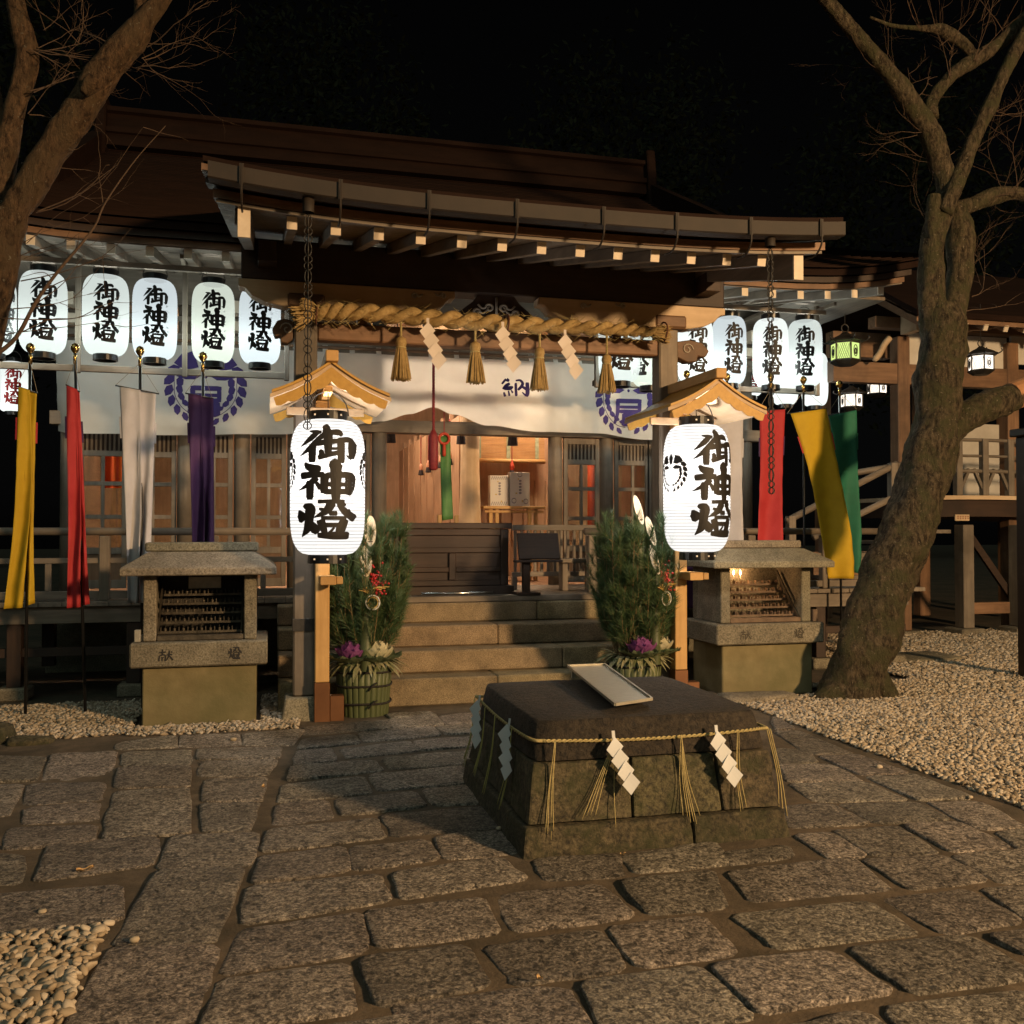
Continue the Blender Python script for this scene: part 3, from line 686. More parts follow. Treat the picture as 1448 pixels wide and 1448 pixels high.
# big eave beam and the boat-shaped bracket arms under it
ib('eave_beam', -.22, 3.92, YP - .12, YP + .12, 3.475, 3.80, wood('dark', 'x'), bevel=.01)
def arm(x0, x1, zt, h, y, m=None, th=.085, nm='bracket_arm'):
    w_ = x1 - x0
    pr = [(x0, zt), (x1, zt), (x1, zt - h * .30), (x1 - .05, zt - h * .34), (x1 - .10, zt - h * .62), (x1 - .20, zt - h * .86), (x1 - .34, zt - h), (x0 + .34, zt - h), (x0 + .20, zt - h * .86), (x0 + .10, zt - h * .62), (x0 + .05, zt - h * .34), (x0, zt - h * .30)]
    return MB().prism(pr, lambda a, b: (a, y - th, b), lambda a, b: (a, y + th, b)).build(nm, m or wood('grey', 'x'), hall, bevel=.006)
arm(XL - .52, XL + 1.20, 3.472, .20, YP - .05, wood('pale', 'x')); arm(XR - 1.20, XR + .52, 3.472, .20, YP - .05, wood('pale', 'x'))  # paler wood on the arms stands in for lantern light falling on them
# carved strut in the middle with pale scrolls
MB().prism([(XC - .40, 3.26), (XC + .40, 3.26), (XC + .30, 3.34), (XC + .20, 3.42), (XC + .16, 3.472), (XC - .16, 3.472), (XC - .20, 3.42), (XC - .30, 3.34)], lambda a, b: (a, YP - .05, b), lambda a, b: (a, YP + .05, b)).build('frog_leg_strut', wood('dark', 'x'), hall)
m_scroll = mat('pale_scroll', (.40, .36, .30), .6)
def curl(cx, cz, s, flip, y, par, w_=.012):
    pts = []
    for k in range(16):
        a = .55 * k; r_ = s * (1 - k / 19)
        pts.append((cx + flip * r_ * math.cos(a) * .8, y, cz + r_ * math.sin(a) * .8))
    pts = [(cx + flip * s * 2.2, y, cz + s * .6), (cx + flip * s * 1.5, y, cz - s * .1)] + pts
    return MB().tube(crom(pts, 2), [w_ * (.5 + .5 * math.sin(math.pi * min(1, .15 + i / (len(pts) * 2)))) for i in range((len(pts) - 1) * 2 + 1)], 5).build('scroll', m_scroll, par, smooth=True)
for fx in (-1, 1):
    curl(XC + fx * .06, 3.37, .045, fx, YP - .056, hall); curl(XC + fx * .17, 3.33, .04, -fx, YP - .056, hall)
MB().tube([(XC, YP - .056, 3.28), (XC, YP - .056, 3.46)], .010, 6).build('scroll', m_scroll, hall, smooth=True)
for px, fx in ((582, 1), (622, -1), (818, 1), (873, -1)):
    curl(X(px, YP), Z(424 if px < 700 else 438, YP, px), .03, fx, YP - .142, hall, .010)
# rainbow beam between the posts, its noses beyond them
ib('tie_beam', XL + .092, XR - .092, YP - .07, YP + .07, 3.03, 3.17, wood('brown', 'x'), bevel=.012)
for k in range(5):
    xx = XL + .45 + k * .55
    ib('beam_strut', xx - .04, xx + .04, YP - .05, YP + .05, 3.172, 3.268, wood('brown', 'z'))
for x, s in ((XL, -1), (XR, 1)):
    pr = [(0, 3.17), (.12, 3.19), (.24, 3.17), (.31, 3.10), (.27, 3.04), (.20, 3.05), (.19, 3.00), (.10, 2.99), (0, 3.03)]
    kx_ = .55 if s < 0 else 1
    n_ = MB().prism([(x + s * (.092 + a * kx_), b) for a, b in pr], lambda a, b: (a, YP - .06, b), lambda a, b: (a, YP + .06, b)).build('beam_nose', wood('brown', 'x'), hall, bevel=.008)
    MB().tube([(x + s * (.092 + .098 * kx_ + .055 * (1 - k / 16) * math.cos(.62 * k)), YP - .064, 3.105 + .055 * (1 - k / 16) * math.sin(.62 * k)) for k in range(14)], .006, 5).build('scroll', m_scroll, n_, smooth=True)

# porch roof
def sori(x): return .075 * abs((x - XC) / 2.1) ** 3
XA, XB = -.34, 3.86                            # porch roof ends
SL = .24
def zr(x, y): return 3.44 + (y - 6.3) * SL + sori(x) * max(0, 1 - (y - 6) / 3.2)   # rafter centre line
rx = [X(411, 6.18) + i * (X(1078, 6.18) - X(411, 6.18)) / 12 for i in range(13)]
m_cap = mat('rafter_end_paint', (.62, .52, .40), .6, (.72, .62, .5), 12)
for x in rx:
    r_ = MB().bar((x, 6.18, zr(x, 6.18)), (x, 9.3, zr(x, 9.3)), .066, .08).build('rafter', wood('grey', 'y'), hall, bevel=.004)
    MB().bar((x, 6.168, zr(x, 6.168)), (x, 6.179, zr(x, 6.179)), .064, .078).build('rafter_end', m_cap, r_)
# soffit planks lying across the rafters
yk = 6.06
while yk < 9.2:
    y1 = yk + .128; mb = MB()
    nseg = 16
    for i in range(nseg):
        xa, xb = mix2(XA + .02, XB - .02, i / nseg), mix2(XA + .02, XB - .02, (i + 1) / nseg)
        p = [(xa, yk), (xb, yk), (xb, y1), (xa, y1)]
        mb.hexa([(a, b, zr(a, b) + .043) for a, b in p] + [(a, b, zr(a, b) + .062) for a, b in p])
    mb.build('soffit_plank', wood('grey', 'x'), hall); yk += .134
# layered eave boards, roof sheet, gutter
def strip(name, y0, y1, za, zb, m, xa=XA, xb=XB, seg=24, par=None, bev=0.0):
    mb = MB(); vs = []
    for i in range(seg + 1):
        x = mix2(xa, xb, i / seg); s_ = sori(x) * max(0, 1 - (y0 - 6) / 3.2)
        vs += [(x, y0, za + s_), (x, y1, za + s_ + (y1 - y0) * SL), (x, y1, zb + s_ + (y1 - y0) * SL), (x, y0, zb + s_)]
    fs = [(i * 4 + k, i * 4 + (k + 1) % 4, i * 4 + 4 + (k + 1) % 4, i * 4 + 4 + k) for i in range(seg) for k in range(4)] + [(0, 1, 2, 3)[::-1], tuple(seg * 4 + k for k in range(4))]
    return mb.add(vs, fs).build(name, m, par or hall)
zb0 = zr(XC, 6.06) + .065
strip('eave_board', 6.05, 6.35, zb0, zb0 + .055, wood('brown', 'x'))
strip('eave_board', 5.99, 6.35, zb0 + .058, zb0 + .10, wood('dark', 'x'), XA - .04, XB + .04)
strip('eave_board', 5.93, 6.35, zb0 + .103, zb0 + .15, wood('brown', 'x'), XA - .06, XB + .06)
strip('porch_roof_sheet', 5.90, 9.6, zb0 + .153, zb0 + .185, m_copper, XA - .05, XB + .05, 24)
mb = MB(); gp = [(0, .045), (0, -.045), (.012, -.052), (.10, -.052), (.11, -.045), (.11, .045), (.10, .045), (.10, -.04), (.01, -.04), (.01, .045)]
gx0, gx1, vs = X(291, 5.8), X(1196, 5.8), []
for i in range(25):
    x = mix2(gx0, gx1, i / 24); zz_ = zb0 + .075 + sori(x)
    vs += [(x, 5.78 + a, zz_ + b) for a, b in gp]
m_ = len(gp)
mb.add(vs, [(i * m_ + k, i * m_ + (k + 1) % m_, (i + 1) * m_ + (k + 1) % m_, (i + 1) * m_ + k) for i in range(24) for k in range(m_)])
gut = mb.build('gutter', m_gutter, hall)
for px in (339, 480, 606, 731, 854, 958, 1063, 1163):
    x = X(px, 5.78); zz_ = zb0 + .075 + sori(x)
    mb = MB(); mb.tube(crom([(x, 5.768, zz_ + .06), (x, 5.765, zz_ - .06), (x, 5.775, zz_ - .12), (x, 5.85, zz_ - .17), (x, 5.97, zz_ - .16)], 4), .007, 5)
    mb.box(x - .012, x + .012, 5.764, 5.78, zz_ - .06, zz_ + .06)
    mb.build('gutter_bracket', m_gutter, gut, smooth=False)
# bargeboards (curved) at both ends
for x, s in ((-.12, -1), (3.64, 1)):
    mb = MB(); vs = []
    for i in range(11):
        y = mix2(6.12, 9.0, i / 10); zc = zr(x, y); h0 = .15 + .05 * (1 - i / 10)
        vs += [(x, y, zc + .06), (x + s * .075, y, zc + .06), (x + s * .075, y, zc + .06 - h0), (x, y, zc + .06 - h0)]
    mb.add(vs, [(i * 4 + k, i * 4 + (k + 1) % 4, i * 4 + 4 + (k + 1) % 4, i * 4 + 4 + k) for i in range(10) for k in range(4)] + [(3, 2, 1, 0), (40, 41, 42, 43)])
    bb = mb.build('bargeboard', wood('grey', 'y'), hall)
    zc = zr(x, 6.11)
    ib('bargeboard_end', min(x, x + s * .075) , max(x, x + s * .075), 6.10, 6.118, zc - .14, zc + .06, m_cap, bb, 0)
    mb = MB()
    for k in range(7): mb.bar((x + s * .085, 6.15 + .02 * k, zc - .03 + .03 * k), (x + s * .085, 9.0, zr(x, 9.0) - .03 + .03 * k), .02 , .026)
    mb.build('verge_boards', wood('grey', 'y'), bb)
for x in (-.02, 3.7):
    ib('purlin_end', x - .07, x + .07, YP - .35, YP - .125, 3.56, 3.72, wood('dark', 'y'))

# main roof: stepped sheet courses, hipped ends under a gable
RX0, RX1, RY, RZ = -2.05, 5.55, 14.0, 6.75
EX0, EX1, EY, EZ = -3.15, 6.62, 8.55, 4.15
def msori(x): return .26 * max(0, (abs(x - XC) - 3.0) / 2.0) ** 2.4
def prof(t): return EZ + (RZ - EZ) * (t * .80 + .20 * t * t)
def xlim(t):                                   # hips run in as the slope rises, then the gable edge goes straight up
    k = min(1, t / .45)
    return mix2(EX0, RX0 - .15, k), mix2(EX1, RX1 + .15, k)
mb = MB(); NR = 46
for i in range(NR):
    t0, t1 = i / NR, (i + 1) / NR
    y0, y1 = mix2(EY, RY, t0), mix2(EY, RY, t1); z0, z1_ = prof(t0), prof(t1)
    a0, b0 = xlim(t0); a1, b1 = xlim(t1); ns = 20; vs = []
    for j in range(ns + 1):
        u = j / ns; xa, xb = mix2(a0, b0, u), mix2(a1, b1, u); f0, f1 = msori(xa) * (1 - t0) ** 2, msori(xb) * (1 - t1) ** 2
        vs += [(xa, y0, z0 + f0), (xa, y0 - .004, z0 + f0 + .016), (xb, y1, z1_ + f1 + .004)]
    mb.add(vs, [(j * 3 + k, j * 3 + 3 + k, j * 3 + 4 + k, j * 3 + 1 + k) for j in range(ns) for k in (0, 1)])
mb.build('roof_slope', m_copper, hall)
mb = MB()
mb.grid(lambda u, v: (mix2(EX0, EX1, u) * (1 - v) + mix2(RX0 - .15, RX1 + .15, u) * v, mix2(19.45, RY, v), prof(v) + msori(mix2(EX0, EX1, u)) * (1 - v) ** 2), 20, 8)
mb.build('roof_slope', m_copper, hall)
for xe, xg, s in ((EX0, RX0 - .15, -1), (EX1, RX1 + .15, 1)):
    mb = MB()
    yg = mix2(EY, RY, .45)
    mb.grid(lambda u, v: (mix2(xe, xg, v), mix2(mix2(EY, 19.45, u), mix2(yg, 19.45 - (yg - EY), u), v), prof(.45 * v) + .26 * max(0, (4.95 - 3.0) / 2.0) ** 2.4 * (1 - .45 * v) ** 2), 12, 10)
    mb.build('hip_slope', m_copper, hall)
    MB().add([(xg, yg, prof(.45)), (xg, 19.45 - (yg - EY), prof(.45)), (xg, RY, RZ)], [(0, 1, 2)]).build('gable_wall', wood('dark', 'z'), hall)
    mb = MB()
    mb.bar((xg + s * .06, yg - .1, prof(.45) + .05), (xg + s * .06, RY, RZ + .12), .14, .26)
    mb.build('gable_verge', m_copper, hall)
rd = MB().prism([(-.30, -.05), (-.26, .12), (-.30, .13), (-.30, .20), (-.20, .22), (-.18, .42), (-.24, .44), (-.24, .50), (0, .56), (.24, .50), (.24, .44), (.18, .42), (.20, .22), (.30, .20), (.30, -.05)],
                lambda a, b: (RX0 - .1, RY + a, RZ + b), lambda a, b: (RX1 + .1, RY + a, RZ + b)).build('ridge', m_copper, hall)
for x, s in ((RX0 - .1, -1), (RX1 + .1, 1)):
    MB().prism([(-.42, -.35), (-.36, .0), (-.34, .30), (-.28, .66), (.28, .66), (.34, .30), (.36, 0), (.42, -.35)], lambda a, b: (x, RY + a, RZ + b), lambda a, b: (x + s * .14, RY + a, RZ + b)).build('ridge_end', m_copper, rd, bevel=.02)
# main eave: fascia courses, boards, rafters
def mstrip(name, y0, y1, za, zb, m, xa, xb, rise=.25, seg=30, par=None):
    mb = MB(); vs = []
    for i in range(seg + 1):
        x = mix2(xa, xb, i / seg); s_ = msori(x)
        vs += [(x, y0, za + s_), (x, y1, za + s_ + (y1 - y0) * rise), (x, y1, zb + s_ + (y1 - y0) * rise), (x, y0, zb + s_)]
    fs = [(i * 4 + k, i * 4 + (k + 1) % 4, i * 4 + 4 + (k + 1) % 4, i * 4 + 4 + k) for i in range(seg) for k in range(4)] + [(3, 2, 1, 0), tuple(seg * 4 + k for k in range(4))]
    return mb.add(vs, fs).build(name, m, par or hall)
mstrip('eave_fascia', EY + .02, EY + .5, EZ - .075, EZ - .01, m_copper, EX0 + .05, EX1 - .05)
mstrip('eave_fascia', EY + .07, EY + .5, EZ - .135, EZ - .078, wood('dark', 'x'), EX0 + .1, EX1 - .1)
mstrip('eave_fascia', EY + .12, EY + .5, EZ - .19, EZ - .138, wood('brown', 'x'), EX0 + .15, EX1 - .15)
mr_z = EZ - .235
kx = EX0 + .25
while kx < EX1 - .2:
    z0 = mr_z + msori(kx)
    r_ = MB().bar((kx, EY + .2, z0), (kx, 11.0, z0 + .42 - msori(kx) * .6), .07, .085).build('rafter', wood('grey', 'y'), hall, bevel=.004)
    MB().bar((kx, EY + .188, z0), (kx, EY + .199, z0), .068, .083).build('rafter_end', m_cap, r_); kx += .315
yk = EY + .16
while yk < 10.9:
    mb = MB(); nseg = 14; y1 = yk + .15
    zf = lambda x, y: mr_z + .046 + msori(x) * (1 - .25 * (y - EY)) + (y - EY - .2) * .17
    for i in range(nseg):
        xa, xb = mix2(EX0 + .15, EX1 - .15, i / nseg), mix2(EX0 + .15, EX1 - .15, (i + 1) / nseg)
        p = [(xa, yk), (xb, yk), (xb, y1), (xa, y1)]
        mb.hexa([(a, b, zf(a, b)) for a, b in p] + [(a, b, zf(a, b) + .018) for a, b in p])
    mb.build('soffit_plank', wood('grey', 'x'), hall); yk += .156
# side eaves: a few planks closing the underside at both ends
for s, xe in ((-1, EX0), (1, EX1)):
    ib('side_eave_board', min(xe, xe - s * 1.0), max(xe, xe - s * 1.0), 9.2, 18.8, EZ - .10, EZ - .06, wood('grey', 'y'))

m_pass_light = mat('light_passing_paper', (.75, .70, .60), .8, transl=.7)
# walls -----------------------------------------------------------------
YW = 10.8; FZ = .86                            # wall plane, veranda floor height
HX0, HX1 = -2.05, 5.75
postx = [X(97, YW), X(262, YW), X(342, YW), X(417, YW), X(536, YW)]
postx_r = [X(785, YW), X(857, YW), X(930, YW), 4.55, HX1]
for x in postx + postx_r:
    MB().lathe([(.085, FZ - .1), (.085, 3.95)], 14, (x, YW, 0)).build('wall_post', wood('grey', 'z'), hall, smooth=True)
ib('lintel_beam', HX0 - .15, HX1 + .15, YW - .10, YW + .10, 2.60, 2.74, wood('grey', 'x'))
ib('head_beam', HX0 - .2, HX1 + .2, YW - .11, YW + .11, 3.46, 3.60, wood('grey', 'x'))
ib('wall_plate', HX0 - .3, HX1 + .3, YW - .13, YW + .13, 3.90, 4.36, wood('grey', 'x'))
ib('bracing_rail', HX0 - .25, HX1 + .25, YW - .14, YW - .112, 3.72, 3.78, wood('grey', 'x'))
for xs in (postx, postx_r):
    for a, b in zip(xs[:-1], xs[1:]):
        for k in range(3):
            ib('wall_board', a + .09, b - .09, YW - .02, YW + .02, 3.605 + k * .098, 3.70 + k * .098, wood('brown', 'x'))
        sh_ = ib('added_light_screen', a + .09, b - .09, YW - .004, YW + .004, 2.745, 3.455, m_pass_light, bevel=0)  # added translucent panels behind the curtain, letting hall light through to it
        for q in range(1, 4): MB().box(mix2(a + .09, b - .09, q / 4) - .012, mix2(a + .09, b - .09, q / 4) + .012, YW - .02, YW - .006, 2.746, 3.454).build('added_screen_bar', wood('grey', 'z'), sh_)
ib('opening_rail', postx[-1] + .09, postx_r[0] - .09, YW - .03, YW + .03, 3.08, 3.15, wood('brown', 'x'))
# far corner brackets and carved noses above the left bay
for x in (postx[0], postx[2], postx_r[2], postx_r[4]):
    ib('bracket_block', x - .13, x + .13, YW - .30, YW - .14, 3.62, 3.72, m_cap); ib('bracket_block', x - .09, x + .09, YW - .34, YW - .14, 3.80, 3.93, m_cap)
# lattice glass doors
m_glass = glass_mat()
def door(x0, x1, leaves=1, slats=True, y=None):
    y = YW if y is None else y
    for k in range(leaves):
        a, b = mix2(x0, x1, k / leaves) + .006, mix2(x0, x1, (k + 1) / leaves) - .006
        yy_ = y + (.035 if k % 2 else -.02)
        mb = MB(); st, z0, z1 = .05, FZ + .03, 2.59
        mb.box(a, a + st, yy_ - .018, yy_ + .018, z0, z1); mb.box(b - st, b, yy_ - .018, yy_ + .018, z0, z1)
        xs = [(a + st, b - st)]; mid = (a + b) / 2
        rails = [z0, 1.25, 1.62, 1.68 + .29, 2.28, z1 - .07]
        hs = [.09, .07, .045, .045, .06, .07]
        for z_, h_ in zip(rails, hs): mb.box(a + st + .0005, b - st - .0005, yy_ - .016, yy_ + .016, z_, z_ + h_)
        mb.box(mid - .018, mid + .018, yy_ - .014, yy_ + .014, 1.3205, 2.2795)
        d = mb.build('door', wood('grey', 'z'), hall, bevel=.003)
        for za, zb in ((1.32, 1.62), (1.665, 1.97), (2.015, 2.28)):
            for xa, xb in ((a + st, mid - .018), (mid + .018, b - st)):
                MB().box(xa, xb, yy_ - .003, yy_ + .003, za, zb).build('pane', m_glass, d)
        MB().box(a + st, b - st, yy_ - .006, yy_ + .006, z0 + .09, 1.25).build('panel', wood('brown', 'z'), d)
        nsl = max(5, int((b - a - 2 * st) / .045)); mb = MB()
        MB().box(a + st, b - st, yy_ + .004, yy_ + .012, 2.34, 2.52).build('panel', wood('dark', 'x'), d)
        for q in range(nsl):
            xs_ = mix2(a + st + .01, b - st - .01, (q + .5) / nsl); MB().box(xs_ - .010, xs_ + .010, yy_ - .012, yy_ + .003, 2.341, 2.519).build('slat', wood('grey', 'z'), d)
px_ = postx
door(px_[0] + .09, px_[1] - .09, 2); door(px_[1] + .09, px_[2] - .09, 1); door(px_[2] + .09, px_[3] - .09, 1); door(px_[3] + .09, px_[4] - .09, 2)
q_ = postx_r
door(q_[0] + .09, q_[1] - .09, 1); door(q_[1] + .09, q_[2] - .09, 1); door(q_[2] + .09, q_[3] - .09, 1); door(q_[3] + .09, q_[4] - .09, 2)
# side and back walls, ceiling, interior floor
ib('side_wall', HX0 - .02, HX0 + .04, YW + .1, 18, 0.6, 4.05, wood('brown', 'y')); ib('side_wall', HX1 - .04, HX1 + .02, YW + .1, 18, 0.6, 4.05, wood('brown', 'y'))
ib('back_wall', HX0, HX1, 17.94, 18.0, .6, 4.05, wood('red', 'z'))
ib('ceiling', HX0 + .05, HX1 - .05, YW + .15, 17.9, 4.10, 4.14, wood('pale', 'y'))
for k in range(12):
    a = mix2(HX0 + .05, HX1 - .05, k / 12); ib('floor_board', a, a + (HX1 - HX0 - .1) / 12 - .006, YW + .1, 17.9, FZ - .04, FZ, wood('red', 'y'))

# veranda ------------------------------------------------------------------
YV = 9.35
k = 0; xk = -3.35
while xk < 7.0:
    ib('veranda_board', xk, xk + .19, YV - .06, YW + .02, FZ - .045, FZ, wood('grey', 'y'), bevel=.003); xk += .195
ib('veranda_beam', -3.4, .55, YV + .0, YV + .12, FZ - .20, FZ - .047, wood('grey', 'x')); ib('veranda_beam', 3.10, 7.0, YV + .0, YV + .12, FZ - .20, FZ - .047, wood('grey', 'x'))
for x in (-3.2, -2.2, -1.2, -.25, 3.9, 4.9, 5.9, 6.8):
    ib('floor_post', x - .06, x + .06, YV + .02, YV + .14, .10, FZ - .202, wood('dark', 'z')); ib('floor_post', x - .06, x + .06, YW - .06, YW + .06, .10, FZ - .05, wood('dark', 'z'))
    ib('pad_stone', x - .13, x + .13, YV - .05, YV + .21, -.02, .098, m_old, bevel=.015)
for x0, x1 in ((-3.4, -.05), (3.75, 7.0)): ib('floor_tie', x0, x1, YV + .05, YV + .11, .36, .44, wood('dark', 'x'), bevel=.003)
ib('foundation_wall', -2.3, 6.0, YW + .3, YW + .5, -.02, .8, m_old)
for x0, x1, ps in ((-3.3, .42, (-3.28, -2.4, -1.45, -.5, .40)), (3.22, 6.9, (3.24, 4.15, 5.05, 5.95, 6.88))):
    rl = MB().tube([(x0 - .06, YV + .03, 1.49), (x1 + .06, YV + .03, 1.49)], .036, 10).build('handrail', wood('grey', 'x'), hall, smooth=True)
    ib('mid_rail', x0, x1, YV + .012, YV + .048, 1.20, 1.25, wood('grey', 'x')); ib('ground_rail', x0, x1, YV - .005, YV + .065, FZ + .02, FZ + .09, wood('grey', 'x'))
    for x in ps:
        p_ = ib('rail_post', x - .045, x + .045, YV - .015, YV + .075, FZ + .002, 1.45, wood('grey', 'z'), bevel=.008)
    for a, b in zip(ps[:-1], ps[1:]):
        m_x = (a + b) / 2; ib('rail_strut', m_x - .025, m_x + .025, YV + .008, YV + .052, FZ + .092, 1.198, wood('grey', 'z'))
        ib('rail_panel', a + .05, b - .05, YV + .026, YV + .036, FZ + .10, 1.195, wood('brown', 'x')) if False else None

# stone steps -----------------------------------------------------------------
steps = thing('stone_steps', (XC, 8.6, 0), 'four broad granite steps leading up to the porch landing', 'steps')
ss = random.Random(4)
SX0, SX1 = .08, 3.62
tops = [.235, .43, .62, .805]
for k in range(4):
    y0 = 8.12 + .30 * k; zb = 0 if k == 0 else tops[k - 1] + .003
    cuts = [SX0] + sorted([SX0 + (SX1 - SX0) * (.22 + ss.uniform(-.05, .08)), SX0 + (SX1 - SX0) * (.62 + ss.uniform(-.12, .12))]) + [SX1]
    for a, b in zip(cuts[:-1], cuts[1:]):
        box('step_block', a + .002, b - .002, y0 + ss.uniform(-.004, .004), y0 + (.42 if k < 3 else .36), zb, tops[k], m_step, steps, .012)
    if k: box('step_fill', SX0 + .02, SX1 - .02, y0 + .05, 9.34, (tops[k - 1] - .12), tops[k - 1] - .002, m_old, steps, 0)
ib('landing_board', .45, 3.2, 9.06, YV - .062, FZ - .05, FZ + .004, wood('grey', 'x')); ib('landing_beam', .45, 3.2, 9.08, 9.2, .807, FZ - .052, wood('dark', 'x'))
# interior: partition of panels, log post, blind, table ------------------------------------------------------------------
XPt = 2.32
par_ = MB().box(XPt, XPt + .05, 11.75, 17.5, FZ, 1.45).build('partition_base', wood('red', 'y'), hall)
for k in range(9):
    y0 = 11.75 + k * .64
    f_ = MB().box(XPt - .012, XPt + .04, y0, y0 + .05, 1.455, 3.05).build('partition_stile', wood('red', 'z'), hall)
    MB().box(XPt, XPt + .03, y0 + .052, y0 + .636, 1.50, 2.95).build('partition_panel', wood('red', 'z'), hall)
    MB().box(XPt - .006, XPt + .03, y0 + .052, y0 + .636, 1.455, 1.498).build('partition_rail', wood('red', 'y'), hall)
MB().lathe([(.13 + .012 * math.sin(3 * z), FZ + z) for z in [i * .2 for i in range(17)]], 18, (2.42, 11.62, 0)).build('log_post', wood('pale', 'z'), hall, smooth=True)
ib('inner_wall', 2.62, 5.6, 12.9, 12.96, FZ, 4.0, wood('red', 'z'))
for k in range(9):
    a = 2.64 + k * .16; ib('wall_batten', a, a + .03, 12.86, 12.898, FZ + .5, 2.2, wood('red', 'z'))

# ================================================================== PAPER LANTERNS
m_ink = mat('lantern_ink', (.012, .010, .010), .6)
m_ink_f = mat('faint_ink', (.30, .34, .34), .8)
m_ink_r = mat('red_ink', (.55, .03, .03), .7)
m_lacq = mat('black_lacquer', (.008, .008, .009), .28, spec=.5)
m_wire = mat('lantern_wire', (.05, .045, .04), .5, metal=.6)
def lprof(s, cap=.52):
    """outline of a barrel lantern: s -1..1 -> radius factor"""
    return cap + (1 - cap) * (1 - abs(s) ** 5.2) ** .52
def lantern_data(Rr, Hh, ribs, n, tone, strength, key):
    prof, m2 = [], ribs * 3
    for i in range(m2 + 1):
        s = -1 + 2 * i / m2
        rib = [0.0, .9, .9][i % 3] * Rr * .012
        prof.append((Rr * lprof(s) + rib, Hh * s / 2))
    return prof
PAPER = [emit('lantern_paper_mint', (.93, 1.0, .96), .37, .045, .22), emit('lantern_paper_blue', (.89, .97, 1.0), .37, .045, .22), emit('lantern_paper_green', (.93, 1.0, .89), .36, .045, .22),
         emit('lantern_paper_white', (.95, 1.0, .97), .50, .06, .22), emit('lantern_paper_big', (1.0, .98, .95), .50, .045, .28)]
m_hoop = emit('lantern_hoop', (.95, .94, .95), .22, .03, .1)
